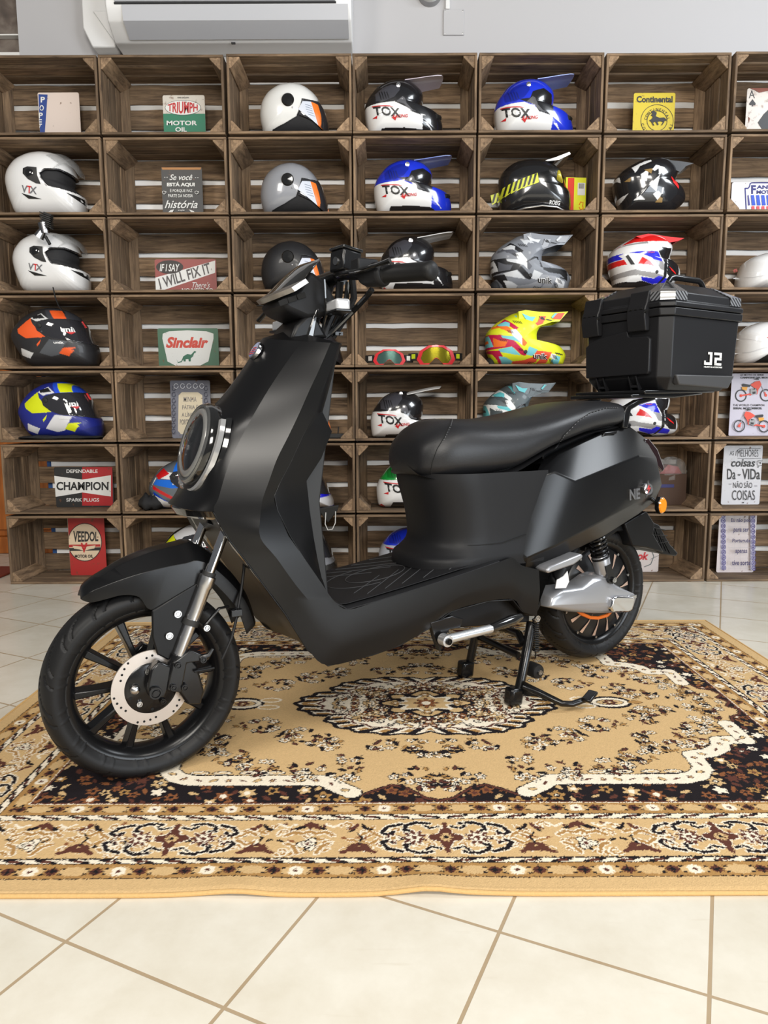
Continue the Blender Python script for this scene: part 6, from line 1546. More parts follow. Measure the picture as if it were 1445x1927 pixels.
# ---- seat
leather = mat('black_seat_vinyl', (.015, .015, .0165), .40, spec=.36, bump=(240, .25, .001))
sp = [(.683, .668, .700, .040), (.690, .650, .728, .075), (.712, .640, .752, .100), (.745, .634, .774, .120), (.785, .631, .789, .132), (.84, .633, .790, .142), (.90, .639, .789, .149), (.97, .650, .792, .155), (1.03, .676, .799, .159), (1.09, .702, .808, .160), (1.16, .722, .822, .156), (1.24, .742, .836, .147), (1.32, .754, .842, .136), (1.39, .762, .840, .122), (1.43, .768, .834, .104), (1.447, .780, .822, .080)]
rows = []
for x, zb, zt, w_ in sp:
    r = []; h = zt-zb; zc = zb+h*.42
    r.append(Vector((x, 0, zb)))
    r.append(Vector((x, -w_*.86, zb)))
    for i in range(10):
        a = -PI/2+.45+(PI-.45)*i/9
        cx_ = abs(math.cos(a))**.62; sz = math.copysign(abs(math.sin(a))**.75, math.sin(a))
        r.append(Vector((x, -w_*cx_ if i < 9 else 0, zc+(sz*(zt-zc) if sz > 0 else sz*(zc-zb)))))
    rows.append(r)
rows = smooth_rows(rows, 4)
rows.insert(0, [Vector((rows[0][0].x-.001, p.y*.15, .685)) for p in rows[0]]); rows.append([Vector((rows[-1][0].x+.002, p.y*.2, .802)) for p in rows[-1]])
SEAT = loft(rows, 'seat', leather, SCT, solid=0, angle=50)
bm = bmesh.new(); bm.from_mesh(SEAT.data); bmesh.ops.triangulate(bm, faces=bm.faces); SB = BVHTree.FromBMesh(bm); bm.free()
def on_seat(px, py):
    a = S(px, py, -.45); c = S(px, py, -.02); h = SB.ray_cast(a, (c-a).normalized(), 1.0)
    return h[0]+Vector((0, -.0012, .0006)) if h[0] else None
def stitch(pts, name, dash=True):
    P = []
    for (a, b_) in zip(pts[:-1], pts[1:]):
        for k in range(10): P.append(on_seat(a[0]+(b_[0]-a[0])*k/10, a[1]+(b_[1]-a[1])*k/10))
    P = [p for p in P if p]
    if len(P) < 3: return
    mb = MB(); mb.tube(P, .0011, n=5); mb.mirror(); mb.build(name, mat('seam_shadow_gap', (.003, .003, .003), .9), SEAT)
    P2 = [p+Vector((.0035, -.0004, 0)) for p in P]; mb = MB()
    for i in range(0, len(P2)-1, 2): mb.tube([P2[i], P2[i]*.35+P2[i+1]*.65], .0007, n=4)
    mb.mirror(); tag(mb.build(name+'_thread', mat('grey_thread', (.20, .20, .21), .6), SEAT), kind='stuff')
stitch([(849, 789), (846, 800), (836, 822), (822, 845), (813, 870), (810, 888), (811, 898)], 'front_seam')
stitch([(1160, 768), (1140, 768), (1110, 777), (1086, 793), (1060, 820), (1048, 838), (1040, 850)], 'rear_seam')
MB().prism([(1.30, .735), (1.36, .742), (1.37, .752), (1.31, .748)], 'y', -.125, .125).build('seat_hinge', blackm, SCT, bevel=.003)

# ---- rear body
G = dict(T=[(1018, 872, -.112), (1052, 853, -.118), (1095, 832, -.120), (1140, 812, -.116), (1187, 803, -.098), (1212, 822, -.085)],
         U=[(1006, 898, -.140), (1044, 888, -.164), (1082, 906, -.184), (1150, 879, -.178), (1202, 858, -.156), (1236, 862, -.125)],
         Lo=[(968, 1034, -.140), (990, 1051, -.164), (1046, 1027, -.184), (1136, 979, -.178), (1208, 940, -.152), (1246, 912, -.118)],
         B=[(961, 1090, -.130), (985, 1085, -.134), (1052, 1049, -.140), (1136, 1010, -.135), (1202, 968, -.112), (1232, 944, -.085)])
cols = []
for k in range(6):
    T_, U_, Lw, Bt = [S(*G[q][k]) for q in ('T', 'U', 'Lo', 'B')]
    inn = Vector((T_.x, T_.y*.45, T_.z-.004)); bi = Vector((Bt.x, Bt.y*.55, Bt.z+.01))
    cols.append([inn, T_, U_, lerp(U_, Lw, .33), lerp(U_, Lw, .67), Lw, Bt, bi])
last = cols[-1]; cols.append([Vector((p.x+(.012, .016, .022, .02, .018, .014, .010, .01)[j], p.y*.35, p.z)) for j, p in enumerate(last)]); cols.append([Vector((p.x+.004, 0, p.z)) for p in cols[-1]])
def dense(cols):
    out = []
    for i in range(len(cols)-1):
        for s_ in (0, .5): out.append([lerp(a, b_, s_) for a, b_ in zip(cols[i], cols[i+1])])
    out.append(cols[-1]); return out
RB_ = loft(cols, 'rear_body', satin, SCT, bevel=.005, seg=3, solid=0, angle=180, wn=True)
MB().prism([(1.10, .75), (1.40, .80), (1.47, .77), (1.45, .73), (1.1, .66)], 'y', -.09, .09).build('seat_base', blackm, SCT, bevel=.004)
# lower rear piece round the pivot
b = MB(); P = [S(*q, -.150) for q in ((968, 1094), (1050, 1050), (1040, 1068), (1018, 1074), (1020, 1100), (1020, 1138), (1008, 1160), (988, 1160), (984, 1100))]
b.prism([(p.x, p.z) for p in P], 'y', -.150, .150); b.build('pivot_cover', satin2, SCT, bevel=.006)
# tail light and badge lettering
tl = [S(*q, -.098) for q in ((1213, 826), (1222, 826), (1238, 846), (1251, 882), (1247, 888), (1232, 872), (1217, 852))]
b = MB(); n = len(tl); mb_v = []
for y_, dx in ((-.100, -.006), (-.070, .014), (0, .022), (.070, .014), (.100, -.006)): mb_v += [(p.x+dx+.003, y_*(1.0), p.z) for p in tl]
b.add(mb_v, [tuple(range(n)), tuple(range(5*n-1, 4*n-1, -1))]+[(k*n+i, k*n+(i+1) % n, (k+1)*n+(i+1) % n, (k+1)*n+i) for k in range(4) for i in range(n)])
b.build('tail_light', mat('dark_red_smoked_lens', (.014, .004, .005), .06, coat=1), SCT, bevel=.003)
def side_text(body, cpx, wpx, hpx, y_, m_, name, parent, shear=0.0, bold=.02, rot=0.0, ext=.0025):
    vs, fs = text_mesh(body, 1.0, bold, shear, width=wpx, height=hpx, extrude=ext*10)
    P = []
    for v in vs:
        q = S(cpx[0]+v[0]*math.cos(rot)-v[1]*math.sin(rot), cpx[1]-(v[0]*math.sin(rot)+v[1]*math.cos(rot)), y_)
        P.append((q.x, y_+(-.0015 if v[2] > 0 else .003), q.z))
    mb = MB(); mb.add(P, fs); return mb.build(name, m_, parent, smooth=False, fix=False)
bs = mat('silver_badge', (.55, .55, .57), .2, .9)
side_text('NE', (1194, 930), 22, 20, -.166, bs, 'badge_lettering', RB_, .25, .03, .16)
b = MB(); ring = []
cq = (1216, 920)
ro = [S(cq[0]+8.0*math.cos(a), cq[1]-11*math.sin(a), -.150) for a in [i*PI/12 for i in range(24)]]; ri = [S(cq[0]+4.6*math.cos(a), cq[1]-7*math.sin(a), -.150) for a in [i*PI/12 for i in range(24)]]
def pv_(p, d): return (p.x, -.1585+d, p.z)
vs = [pv_(p, 0) for p in ro]+[pv_(p, 0) for p in ri]+[pv_(p, .008) for p in ro]+[pv_(p, .008) for p in ri]
b.add(vs, [(i, (i+1) % 24, 24+(i+1) % 24, 24+i) for i in range(24)]+[(48+i, 48+(i+1) % 24, (i+1) % 24, i) for i in range(24)]+[(24+i, 24+(i+1) % 24, 72+(i+1) % 24, 72+i) for i in range(24)])
b.build('badge_ring', bs, RB_, angle=40)
b = MB(); zz = [S(*q, -.155) for q in ((1217, 904), (1211, 922), (1216, 921), (1212, 936), (1222, 916), (1217, 917))]
b.prism([(p.x, p.z) for p in zz], 'y', -.163, -.158); b.build('badge_bolt', bs, RB_, smooth=False)
b = MB(); zz = [S(*q, -.155) for q in ((1217, 912), (1213, 921), (1217, 920), (1214, 928), (1220, 917), (1217, 918))]
b.prism([(p.x, p.z) for p in zz], 'y', -.1645, -.163); b.build('badge_flash', mat('badge_red', s2l(190, 60, 60), .3), RB_, smooth=False)
# passenger peg cover, warning tag
pg_ = [S(*q, -.165) for q in ((1018, 1071), (1025, 1064), (1084, 1040), (1088, 1043), (1086, 1049), (1070, 1061), (1022, 1077))]
b = MB(); b.prism([(p.x, p.z) for p in pg_], 'y', -.185, -.13); b.build('passenger_peg', silv, SCT, bevel=.005)
tg_ = [S(*q, -.12) for q in ((1066, 1074), (1069, 1094), (1063, 1106), (1043, 1107), (1046, 1091), (1058, 1084))]
b = MB(); b.prism([(p.x, p.z) for p in tg_], 'y', -.124, -.122); b.build('paper_tag', mat('white_paper', (.75, .75, .75), .7), SCT, smooth=False)

# ---- rear wheel
RX_, RZ_ = 1.405, .2345
b = MB()
b.lathe([(.1675, -.042), (.1685, -.036), (.162, -.031), (.160, -.022), (.155, -.018), (.155, .018), (.160, .022), (.162, .031), (.1685, .036), (.1675, .042), (.163, .042), (.152, .034), (.147, .02), (.147, -.02), (.152, -.034), (.163, -.042)], (RX_, 0, RZ_), n=110, closed=True)
RW = b.build('rear_wheel', rim_m, SCT, angle=50)
tyre(RX_, RZ_, FZ, .1675, .054, RW)
b = MB(); b.lathe([(.0001, -.050), (.06, -.050), (.10, -.046), (.142, -.034), (.149, -.026), (.149, .026), (.142, .034), (.10, .046), (.0001, .05)], (RX_, 0, RZ_), n=90); HUB = b.build('motor_hub', mat('motor_black', (.010, .010, .011), .35), RW, angle=40)
bronze = mat('bronze_stripe', s2l(206, 176, 158), .35, .4)
for k in range(14):
    a = k*2*PI/14+.1; b = MB()
    def q_(r, da): 
        yy = -.0515 if r < .06 else float(np.interp(r, [.06, .10, .142], [-.0515, -.0475, -.0355]))
        return (RX_+r*math.cos(a+da), yy-.0014, RZ_+r*math.sin(a+da))
    rr_ = (.070, .085, .100, .112, .124, .138)
    vs = []
    for i_, r in enumerate(rr_): t_ = i_/5; vs += [q_(r, .02-.05*t_), q_(r, .03+.035*t_)]
    b.add(vs, [(2*i_, 2*i_+1, 2*i_+3, 2*i_+2) for i_ in range(5)]); b.build('bronze_spike', bronze, HUB, smooth=False, fix=False)
for k in range(10):
    a = k*2*PI/10+.3; b = MB(); bolt(b, (RX_+.1445*math.cos(a), -.034, RZ_+.1445*math.sin(a)), .0042, h=.004); b.build('hub_screw', bolt_m, HUB)

# ---- swingarm, shock, cable
sw = [S(*q, -.10) for q in ((1020, 1141), (1026, 1120), (1044, 1106), (1086, 1101), (1108, 1085), (1122, 1080), (1136, 1080), (1150, 1096), (1182, 1115), (1190, 1124), (1184, 1148), (1172, 1153), (1120, 1155), (1063, 1151))]
b = MB(); n = len(sw); cc_ = sum((p for p in sw), Vector())/n
def ringy(y_, k_): return [(cc_.x+(p.x-cc_.x)*k_[0], y_, cc_.z+(p.z-cc_.z)*k_[1]) for p in sw]
lay = [ringy(-.058, (1, 1)), ringy(-.095, (1, 1)), ringy(-.112, (.985, .93)), ringy(-.122, (.955, .76)), ringy(-.126, (.90, .50))]
for q in lay: b.add(q, [])
b.f = [(k*n+i, k*n+(i+1) % n, (k+1)*n+(i+1) % n, (k+1)*n+i) for k in range(4) for i in range(n)]+[tuple(range(n)), tuple(range(5*n-1, 4*n-1, -1))]; b.mi = [0]*len(b.f); b.tint = [.5]*len(b.f)
SWA = b.build('swingarm', silv, SCT, bevel=.003, angle=38)
b = MB(); b.prism([(.105*0+p.x, p.z) for p in [S(*q, -.13) for q in ((1150, 1125), (1158, 1121), (1190, 1122), (1191, 1128), (1187, 1147), (1178, 1152), (1150, 1151), (1146, 1144))]], 'y', -.138, -.09); b.build('chrome_end_cap', chrome, SWA, bevel=.005)
b = MB(); b.prism([(p.x, p.z) for p in [S(*q, -.12) for q in ((1176, 1120), (1192, 1118), (1192, 1124), (1176, 1126))]], 'y', -.132, -.06); b.build('axle_plate', alu, SWA, bevel=.001)
s0, s1 = S(1120, 1000, -.105), S(1136, 1082, -.105)
def spp(t, r, a):
    d = (s1-s0).normalized(); u_ = Vector((0, 1, 0)); v_ = d.cross(u_); return s0+(s1-s0)*t+u_*(r*math.cos(a))+v_*(r*math.sin(a))
b = MB(); b.tube([spp(i/150*.62, .024, i/150*2*PI*7) for i in range(151)], .0042, n=7); b.tube([s0, s0+(s1-s0)*.7], .014, n=14); SHK = b.build('shock_spring', blackm, SCT)
b = MB(); b.tube([s0+(s1-s0)*t for t in (.54, .58, .90, .97)], [.0235, .0265, .0255, .020], n=24); b.build('shock_cup', silv, SHK, angle=35)
b = MB(); p = S(1150, 1090, -.125); b.prism([(p.x-.035, p.z+.045), (p.x-.012, p.z+.05), (p.x+.012, p.z+.0), (p.x, p.z-.014), (p.x-.016, p.z-.008)], 'y', -.132, -.122); bolt(b, (p.x, -.132, p.z), .009); b.build('shock_bracket', blackm, SHK)
b = MB(); bolt(b, (p.x, -.133, p.z), .0085, h=.007); b.build('shock_bolt', bolt_m, SHK, angle=25)
MB().tube([S(*q, -.085) for q in ((1085, 1148), (1094, 1155), (1110, 1162), (1125, 1163), (1142, 1158), (1150, 1150))], .0055, n=8).build('orange_cable', mat('orange_cable', s2l(220, 110, 30), .5), SCT)
# ---- rear mudguard, reflector
mf = [(1.30, .40), (1.44, .455), (1.56, .47), (1.64, .44), (1.70, .37), (1.745, .335), (1.735, .325), (1.66, .34), (1.615, .36), (1.56, .43), (1.44, .435), (1.30, .385)]
b = MB(); b.prism(mf, 'y', -.075, .075); MFL = b.build('rear_mudguard', satin2, SCT, bevel=.004)
b = MB(); 
for k in range(4): b.tube([(1.60+k*.02, -.0765, .45-k*.02), (1.64+k*.02, -.0765, .37-k*.01)], .002, n=5)
for k in range(3): b.tube([(1.58+k*.03, -.0765, .44-k*.03), (1.67+k*.01, -.0765, .42-k*.02)], .002, n=5)
tag(b.build('moulded_ribs', satin2, MFL), kind='stuff')
pl_ = MB(); q = [S(*p, -.09) for p in ((1175, 985), (1217, 962), (1232, 985), (1230, 1005), (1250, 1040), (1218, 1031), (1190, 1028))]
pl_.prism([(p.x, p.z) for p in q], 'y', -.09, .03); pl_.build('plate_holder', satin2, MFL, bevel=.004)
rc = S(1245.5, 951, -.135); nrm = Vector((.10, -.995, 0)).normalized(); tv = Vector((.995, .10, 0))
b = MB()
def oc(d, k, n=8): return [tuple(rc+nrm*d+tv*(k*.0215*math.cos(PI/8+2*PI*i/n))+Vector((0, 0, k*.027*math.sin(PI/8+2*PI*i/n)))) for i in range(n)]
b.add(oc(-.012, 1.05)+oc(.000, 1.08)+oc(.002, 1.0), [tuple(range(8))]+[(k*8+i, k*8+(i+1) % 8, (k+1)*8+(i+1) % 8, (k+1)*8+i) for k in (0, 1) for i in range(8)]+[tuple(range(16, 24))])
RFL = b.build('reflector_holder', blackm, SCT)
b = MB(); b.add(oc(.002, .94, 24)+oc(.006, .80, 24), [(i, (i+1) % 24, 24+(i+1) % 24, 24+i) for i in range(24)]+[tuple(range(24, 48))]); b.build('amber_reflector', amber, RFL)
MB().tube([rc+nrm*-.01, rc+Vector((-.03, .03, .03))], .006).build('reflector_stalk', blackm, RFL)

# ---- centre stand and side rod
NF, FF = Vector((.958, -.160, .0105)), Vector((.980, .083, .0105))
b = MB()
nt = S(1000, 1172, -.12); b.tube([nt, S(993, 1215, -.14), S(984, 1262, -.155), NF+Vector((.003, 0, .02))], [.015, .014, .013, .013], n=14)
ftp = S(894, 1196, .075); b.tube([ftp, FF+Vector((.0, 0, .02))], .0125, n=14)
b.tube([S(901, 1198, .07), S(975, 1233, -.12)], .010, n=12)
b.tube([S(930, 1180, .06), S(955, 1184, .0), S(976, 1193, -.10), S(984, 1210, -.13)], .011, n=12)
CS = b.build('centre_stand', blackm, SCT)
for F_ in (NF, FF): MB().box(F_+Vector((-.012, 0, .0215)), (.045, .035, .05), Euler((0, .1, 0)).to_matrix()).build('stand_foot', blackm, CS, bevel=.008)
def atz(px, py, z):
    d = _M @ Vector(((px-722.5)/1362.487, -(py-963.5)/1362.487, -1)); P = _cc+d*((z-.8)/d.z)-SO; return Vector((P.dot(_su), P.dot(_sv), z))
pe = [atz(985, 1292, .060), atz(1012, 1303, .052), atz(1057, 1324, .030), atz(1076, 1325, .028), atz(1102, 1316, .032)]
b = MB(); b.prism([(pe[0].x, pe[0].z+.016), (pe[2].x, pe[2].z+.010), (pe[2].x, pe[2].z-.008), (pe[0].x+.02, pe[0].z-.022), (pe[0].x, pe[0].z-.022)], 'y', -.004, .004)
b.v = [(x, lerp(pe[0].y, pe[2].y, (x-pe[0].x)/(pe[2].x-pe[0].x))+y_, z) for x, y_, z in b.v]; b.tube(pe, .0085, n=12)
PD = b.build('stand_pedal', blackm, CS)
MB().box(pe[-1]+Vector((.006, -.008, .010)), (.05, .028, .010), Euler((0, -.25, .3)).to_matrix()).build('pedal_pad', blackm, PD, bevel=.004)
b = MB(); a_, c_ = S(1008, 1165, -.135), S(1008, 1225, -.145)
b.tube([a_+(c_-a_)*(i/140)+Vector((.009*math.cos(i/140*2*PI*14), .009*math.sin(i/140*2*PI*14), 0)) for i in range(141)], .0021, n=6); b.tube([c_, c_+Vector((0, 0, -.02))], .002); b.build('stand_spring', blackm, CS)
b = MB(); c_ = S(1003, 1260, -.14); b.lathe([(.0001, -.165), (.019, -.163), (.021, -.158), (.021, -.125), (.0001, -.125)], (c_.x, 0, c_.z), n=24); b.build('rubber_stop', tyre_m, CS, angle=40)
b = MB(); bolt(b, (c_.x, -.165, c_.z), .007); b.build('stop_bolt', bolt_m, CS, angle=25)
b = MB(); c_ = S(1007, 1163, -.14); bolt(b, (c_.x, -.145, c_.z), .010); b.build('pivot_bolt', bolt_m, CS, angle=25)
b = MB(); q = [S(*p, -.155) for p in ((806, 1170), (846, 1158), (868, 1163), (862, 1180), (842, 1183), (830, 1200), (826, 1224), (822, 1223), (812, 1196))]
b.prism([(p.x, p.z) for p in q], 'y', -.165, -.150); SBK = b.build('side_stand_bracket', blackm, SCT, bevel=.002)
r0, r1 = S(841, 1203, -.185), S(923, 1183, -.185)
b = MB(); b.tube([r0, r1], .0125, n=20, flat=.9); b.build('side_stand_tube', mat('white_aluminium', (.72, .73, .75), .3, .8), SBK, angle=40)
b = MB(); b.lathe([(.0001, -.199), (.015, -.198), (.0155, -.174), (.0001, -.174)], (r0.x-.006, 0, r0.z-.001), n=24); b.build('side_stand_eye', mat('white_aluminium', (.72, .73, .75), .3, .8), SBK, angle=40)
b = MB(); bolt(b, (r0.x-.006, -.199, r0.z-.001), .0085); b.build('side_stand_bolt', blackm, SBK, angle=25)
b = MB(); b.tube([r1, S(940, 1176, -.185), S(962, 1168, -.18), S(980, 1160, -.175)], [.012, .013, .016, .009], n=12); b.build('side_stand_foot', gloss, SBK)
MB().prism([(p.x, p.z) for p in [S(*q, -.10) for q in ((812, 1176), (852, 1140), (920, 1122), (968, 1120), (990, 1140), (988, 1168), (940, 1172), (860, 1178))]], 'y', -.118, .118).build('footrest_recess', plast, SCT, bevel=.004)

# ---- rack under the top case
b = MB()
q = [S(*p, -.11) for p in ((1168, 806), (1178, 806), (1184, 772), (1200, 762), (1232, 752), (1228, 747), (1196, 752), (1176, 764), (1170, 780))]
b.prism([(p.x, p.z) for p in q], 'y', -.118, -.098); b.mirror()
b.prism([(1.42, .848), (1.62, .850), (1.76, .862), (1.76, .870), (1.42, .860)], 'y', -.125, .125)
b.prism([(1.46, .872), (1.80, .878), (1.80, .868), (1.46, .860)], 'y', -.14, .14)
RK = b.build('luggage_rack', blackm, SCT, bevel=.004)

# ---- steering head, bars, dash
H = lambda px, py, y_: S(px, py, y_)
b = MB(); q = [(.335, .982), (.385, 1.03), (.455, 1.09), (.50, 1.02), (.475, .985)]
nk = [S(545, 640, -.06), S(556, 612, -.06), S(590, 580, -.06), S(603, 610, -.06), S(618, 636, -.06)]
b.prism([(p.x, p.z) for p in nk], 'y', -.062, .062); b.build('neck_cowl', satin2, SCT, bevel=.008)
b = MB(); q = [S(*p, -.060) for p in ((575, 634), (592, 582), (598, 580), (588, 636))]; b.prism([(p.x, p.z) for p in q], 'y', -.068, .068); b.build('cowl_edge', gloss, SCT, bevel=.003)
b = MB(); b.tube([(.395, 0, .96), (.43, 0, 1.03), (.475, 0, 1.12)], [.022, .02, .018], n=16); b.tube([(.475, -.06, 1.122), (.475, .06, 1.122)], .020, n=14); STM = b.build('steering_stem', blackm, SCT)
# dash pod
dp = [S(*p, -.06) for p in ((500, 566), (560, 545), (583, 520), (612, 560), (618, 600), (575, 590), (545, 592), (520, 586))]
b = MB(); vs = []
pod = [(.318, 1.055), (.36, 1.082), (.395, 1.130), (.44, 1.105), (.465, 1.06), (.44, 1.03), (.385, 1.018), (.335, 1.034)]
b.prism(pod, 'y', -.066, .066); DP = b.build('dash_pod', plast, SCT, bevel=.012)
for k in range(3):
    MB().box(S(533+k*17, 569-k*6, -.0685), (.022, .003, .012), Euler((0, -.35, 0)).to_matrix()).build('pod_slot', mat('dark_hole', (.004, .004, .004), .9), DP, bevel=.001)
# fly screen with silver lower trim
b = MB(); vs = []; kx = 9
for j, (x, z, w_) in enumerate(((.300, 1.062, .080), (.320, 1.080, .079), (.346, 1.106, .073), (.374, 1.132, .060), (.394, 1.148, .046), (.401, 1.152, .032))):
    for i in range(kx):
        t = -1+2*i/(kx-1); vs.append((x+.050*t*t*(1-.08*j), w_*t, z+.022*t*t*(1-.12*j)))
b.add(vs, [(j*kx+i, j*kx+i+1, (j+1)*kx+i+1, (j+1)*kx+i) for j in range(5) for i in range(kx-1)])
FS = b.build('fly_screen', mat('smoked_screen', (.012, .011, .010), .05, coat=1), SCT, solid=.004, bevel=.001)
b = MB(); pts = []; vs = []
for i in range(17):
    t = -1+2*i/16; x, y_, z = .298+.044*t*t, .084*t, 1.058+.020*t*t
    if True: vs += [(x-.004, y_, z+.004), (x+.004, y_, z-.004), (x+.026+.012*abs(t), y_*1.02, z+.010+.008*abs(t)), (x+.018+.012*abs(t), y_*1.02, z+.018+.008*abs(t))]
b.add(vs, [(i*4+j, i*4+(j+1) % 4, (i+1)*4+(j+1) % 4, (i+1)*4+j) for i in range(16) for j in range(4)]+[(0, 1, 2, 3), (67, 66, 65, 64)])
b.build('screen_trim', mat('satin_titanium', s2l(150, 146, 142), .28, .85), FS, angle=40)
# handlebar
barL = [(.475, 0, 1.125), (.468, -.10, 1.118), (.466, -.18, 1.105), (.480, -.24, 1.100), (.512, -.35, 1.090)]
b = MB(); b.tube(barL, .011, n=14); b.mirror(); HBR = b.build('handlebar', blackm, SCT)
for s_ in (-1, 1):
    g0, g1 = Vector((.484, s_*.245, 1.099)), Vector((.522, s_*.372, 1.088))
    b = MB(); prof = [(0, .0185), (.02, .0205), (.05, .0185), (.85, .0190), (.93, .0205), (.97, .0175), (1.0, .009)]
    b.tube([g0+(g1-g0)*t for t, r in prof], [r for t, r in prof], n=28)
    b.build('grip', tyre_m, HBR, angle=50)
    b = MB(); b.tube([Vector((.466, s_*.178, 1.104)), Vector((.470, s_*.195, 1.103)), Vector((.482, s_*.240, 1.099)), Vector((.484, s_*.246, 1.099))], [.018, .025, .027, .021], n=20)
    b.box((.455, s_*.205, 1.118), (.05, .035, .028)); b.build('switch_housing', plast, HBR, bevel=.004)
    b = MB(); b.tube([(.445, s_*.10, 1.118), (.436, s_*.15, 1.112), (.432, s_*.21, 1.106), (.455, s_*.262, 1.112), (.470, s_*.285, 1.118) if s_ < 0 else (.425, s_*.33, 1.06)], [.010, .0075, .006, .0055, .0085], n=10, flat=.7)
    b.build('brake_lever', gloss, HBR)
    b = MB(); b.tube([(.448, s_*.095, 1.122), (.455, s_*.14, 1.120)], [.012, .014], n=10); b.build('lever_clamp', blackm, HBR)
# reservoir box
b = MB(); q0 = S(648, 495, -.11); b.box((q0.x, -.115, q0.z), (.052, .052, .048), Euler((0, .10, .15)).to_matrix()); RES = b.build('brake_reservoir', blackm, HBR, bevel=.005)
b = MB(); b.box((q0.x+.002, -.115, q0.z+.0265), (.056, .056, .007), Euler((0, .10, .15)).to_matrix()); b.build('reservoir_lid', gloss, RES, bevel=.002)
b = MB(); b.lathe([(.0001, -.002), (.009, -.002), (.0095, .002)], (0, 0, 0), n=20); b.build('sight_glass', mat('dull_metal', (.3, .3, .3), .3, 1), RES, loc=(q0.x-.027, -.120, q0.z), rot=(0, 0, -1.42))
# turn signals
for s_, c_ in ((-1, S(636, 576, -.125)), (1, Vector((.405, .125, 1.024)))):
    b = MB(); b.box(c_, (.034, .066, .026) if s_ < 0 else (.032, .05, .026), Euler((0, 0, .1*s_)).to_matrix()); TS = b.build('turn_signal', mat('clear_signal_lens', (.62, .63, .66), .08, .3, coat=1), SCT, bevel=.006, seg=3)
    b = MB(); b.box(c_+Vector((.0, 0, -.013)), (.038, .068, .006), Euler((0, 0, .1*s_)).to_matrix()); b.tube([c_+Vector((.01, -s_*.03, 0)), Vector((.44, s_*.03, 1.02))], .007); b.build('signal_base', blackm, TS, bevel=.002)
# cables
for k, pts in enumerate(([(610, 526, -.10), (612, 560, -.10), (614, 590, -.07), (606, 625, -.05)], [(700, 545, -.19), (690, 558, -.17), (665, 585, -.10), (630, 620, -.06), (612, 634, -.05)], [(655, 530, -.09), (652, 560, -.08), (636, 600, -.06), (622, 630, -.05)], [(662, 520, -.10), (666, 560, -.09), (648, 600, -.06), (626, 634, -.04)], [(640, 530, -.06), (636, 570, -.05), (618, 610, -.05), (610, 634, -.05)])):
    MB().tube([S(*p) for p in pts], (.004, .0065, .006, .008, .009)[k], n=9).build('control_cable', gloss if k < 3 else plast, SCT)
b = MB(); b.tube([S(630, 622, -.05), S(640, 630, -.06)], .004).box(S(636, 628, -.055), (.02, .012, .008)); b.build('cable_tie', blackm, SCT)

# ------------------------------------------------------------------ the top case
CX, CY, CZ = 1.690, -.008, .868
Pw = SO+_su*CX+_sv*CY
TC = thing('top_case', 'large black top case lettered J2 on the scooter rack', 'top case', (Pw.x, Pw.y, CZ), SA)
case_m = mat('black_case_plastic', (.012, .012, .0135), .40, spec=.30, bump=(700, .1, .0005))
def octo(hx, hy, z, bv=.030, dx=0): return [(dx+sx_*(hx-(bv if k else 0)), sy_*(hy-(0 if k else bv)), z) for sx_, sy_, ks in ((1, -1, (1, 0)), (1, 1, (0, 1)), (-1, 1, (1, 0)), (-1, -1, (0, 1))) for k in ks]
def stack(layers, name, m_, parent, bevel=.003, **kw):
    mb = MB(); vs = []
    for l in layers: vs += l
    n = 8; K = len(layers)
    mb.add(vs, [tuple(range(n-1, -1, -1)), tuple((K-1)*n+i for i in range(n))]+[(k*n+i, k*n+(i+1) % n, (k+1)*n+(i+1) % n, (k+1)*n+i) for k in range(K-1) for i in range(n)])
    return mb.build(name, m_, parent, bevel=bevel, **kw)
hx, hy = .186, .166
stack([octo(hx-.035, hy-.03, 0.005, .02), octo(hx-.004, hy-.004, .042), octo(hx+.003, hy+.003, .222)], 'body', case_m, TC)
stack([octo(hx+.010, hy+.010, .222), octo(hx+.012, hy+.012, .245, .032)], 'lower_rim', case_m, TC)
LID = stack([octo(hx+.012, hy+.012, .248, .032), octo(hx+.012, hy+.012, .262, .032), octo(hx+.004, hy+.004, .266, .032), octo(hx+.002, hy+.002, .292, .034), octo(hx-.065, hy-.060, .330, .03)], 'lid', case_m, TC)
wv = mat('carbon_weave', (.2, .2, .2), .3, .3, coat=.4)
nt_ = wv.node_tree; tc_ = nt_.nodes.new('ShaderNodeTexCoord'); wt = nt_.nodes.new('ShaderNodeTexWave'); wt.inputs['Scale'].default_value = 42; wt.bands_direction = 'DIAGONAL'
rp = nt_.nodes.new('ShaderNodeValToRGB'); rp.color_ramp.elements[0].color = (.015, .015, .016, 1); rp.color_ramp.elements[1].color = (.30, .31, .33, 1)
nt_.links.new(tc_.outputs['Object'], wt.inputs['Vector']); nt_.links.new(wt.outputs['Fac'], rp.inputs['Fac']); nt_.links.new(rp.outputs['Color'], nt_.nodes['Principled BSDF'].inputs['Base Color'])
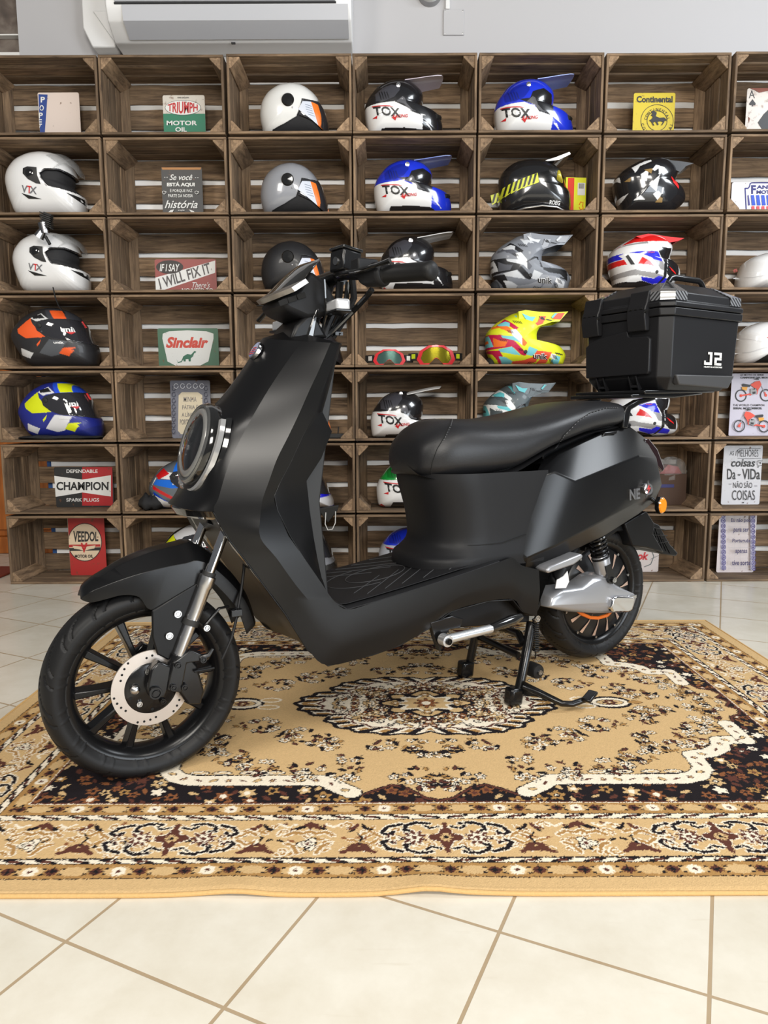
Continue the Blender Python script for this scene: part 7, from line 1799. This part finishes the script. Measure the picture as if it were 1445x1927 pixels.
for sx_ in (-1, 1):
    for sy_ in (-1, 1):
        e_ = .0022; X0, Y0 = (hx+.004+e_)*sx_, (hy+.004+e_)*sy_; a_ = .030; z0, z1, z2 = .268, .294, .331
        A0 = [(X0-sx_*.085, Y0, z0), (X0-sx_*a_, Y0, z0), (X0, Y0-sy_*a_, z0), (X0, Y0-sy_*.075, z0)]
        A1 = [(x-sx_*.001, y-sy_*.001, z1) for x, y, z in A0]
        A2 = [(X0-sx_*.100, Y0-sy_*.062, z2-.001), (X0-sx_*.098, Y0-sy_*.064, z2), (X0-sx_*.070, Y0-sy_*.090, z2), (X0-sx_*.068, Y0-sy_*.092, z2-.001)]
        b = MB(); b.add(A0+A1+A2, [(0, 1, 5, 4), (1, 2, 6, 5), (2, 3, 7, 6), (4, 5, 9, 8), (5, 6, 10, 9), (6, 7, 11, 10)])
        cp = b.build('corner_guard', wv, LID, smooth=False, solid=.002)
        if sx_ < 0 and sy_ < 0:
            c0 = Vector(A1[1])*.5+Vector(A1[2])*.5; apex = Vector(A2[1])*.5+Vector(A2[2])*.5+Vector((-.004, -.004, .004))
            b = MB(); b.tube([Vector(A1[1])+Vector((-.001, -.001, .002)), apex, Vector(A1[2])+Vector((-.001, -.001, .002)), Vector(A1[1])+Vector((-.001, -.001, .002))], .0042, n=6); b.build('corner_frame', mat('edge_grey', (.10, .10, .105), .35), LID)
# latches on the face towards the rider
for y_ in (.112, -.072):
    b = MB(); b.prism([(-.206, .262), (-.212, .250), (-.214, .222), (-.206, .182), (-.188, .182), (-.188, .30), (-.198, .30)], 'y', y_-.034, y_+.034); lt_ = b.build('latch', case_m, TC, bevel=.003)
    b = MB()
    for k in range(3): b.box((-.2145, y_-.02+.02*k, .247), (.004, .009, .0025))
    b.build('latch_slots', mat('dark_hole', (.004, .004, .004), .9), lt_, smooth=False)
    b = MB(); b.lathe([(.0001, -.001), (.006, -.001), (.0065, .003)], (-.209, y_-.036, .238), n=14); b.build('latch_pin', gloss, lt_)
b = MB(); pan = [(-.105, .185), (-.100, .205), (-.05, .205)]
b.prism([(.135, .050), (.140, .150), (.115, .168), (.080, .176), (-.028, .188), (-.034, .172), (-.040, .168), (-.105, .166), (-.115, .158), (-.115, .060), (-.108, .052)], 'x', -.197, -.178); b.build('raised_panel', case_m, TC, bevel=.006, seg=4)
for y_ in (.085, -.045):
    b = MB()
    for d in (-.014, .014): b.box((-.172, y_+d, .030), (.016, .005, .05), Euler((0, -.4, 0)).to_matrix())
    b.box((-.168, y_, .018), (.014, .03, .008)); b.build('hinge', case_m, TC, bevel=.001)
b = MB(); b.tube([(-.085, -.075, .325), (-.060, -.075, .352), (-.045, -.075, .356), (.075, -.075, .356), (.090, -.075, .350), (.112, -.075, .325)], .0075, n=12, flat=1.3)
HD = b.build('carry_handle', blackm, TC)
b = MB(); b.box((.0, -.170, .056), (.24, .006, .0), None) if False else b.prism([(-.125, .020), (.120, .012), (.150, .052), (-.140, .050)], 'y', -.172, -.150); b.build('lower_side_panel', mat('grey_case_plastic', (.045, .045, .047), .5), TC, bevel=.004)
def case_text(body, cx_, cz_, w_, h_, name, bold=.02, sh_=.0):
    vs, fs = text_mesh(body, 1.0, bold, sh_, width=w_, height=h_); mb = MB()
    mb.add([(cx_+v[0], -(hy+.0018), cz_+v[1]) for v in vs], fs); return mb.build(name, mat('white_print', (.75, .75, .75), .5), TC, smooth=False, fix=False)
# the squared letters J and 2
lx, lz, u = -.005, .083, .0098
def blk_(mb, x, z, w_, h_): mb.box((lx+x*u+w_*u/2, -(hy+.0022), lz+z*u+h_*u/2), (w_*u, .001, h_*u))
b = MB(); blk_(b, 0, 0, 3.9, .8); blk_(b, 2.8, .8, 1.1, 3.2); blk_(b, 1.8, 3.3, 1.0, .7); blk_(b, 0, .8, .7, .5); b.build('logo_letter', mat('white_print', (.75, .75, .75), .5), TC, smooth=False)
b = MB(); blk_(b, 4.9, 3.2, 3.9, .8); blk_(b, 7.8, 2.0, 1.0, 1.2); blk_(b, 5.2, 1.6, 3.6, .8); blk_(b, 5.2, .0, 1.1, 1.6); blk_(b, 5.2, 0, 3.6, .7); b.build('logo_letter', mat('white_print', (.75, .75, .75), .5), TC, smooth=False)
case_text('HELMETS & ACCESSORIES', lx+4.8*u, lz-.006, 9.4*u, .0045, 'lettering', .03)
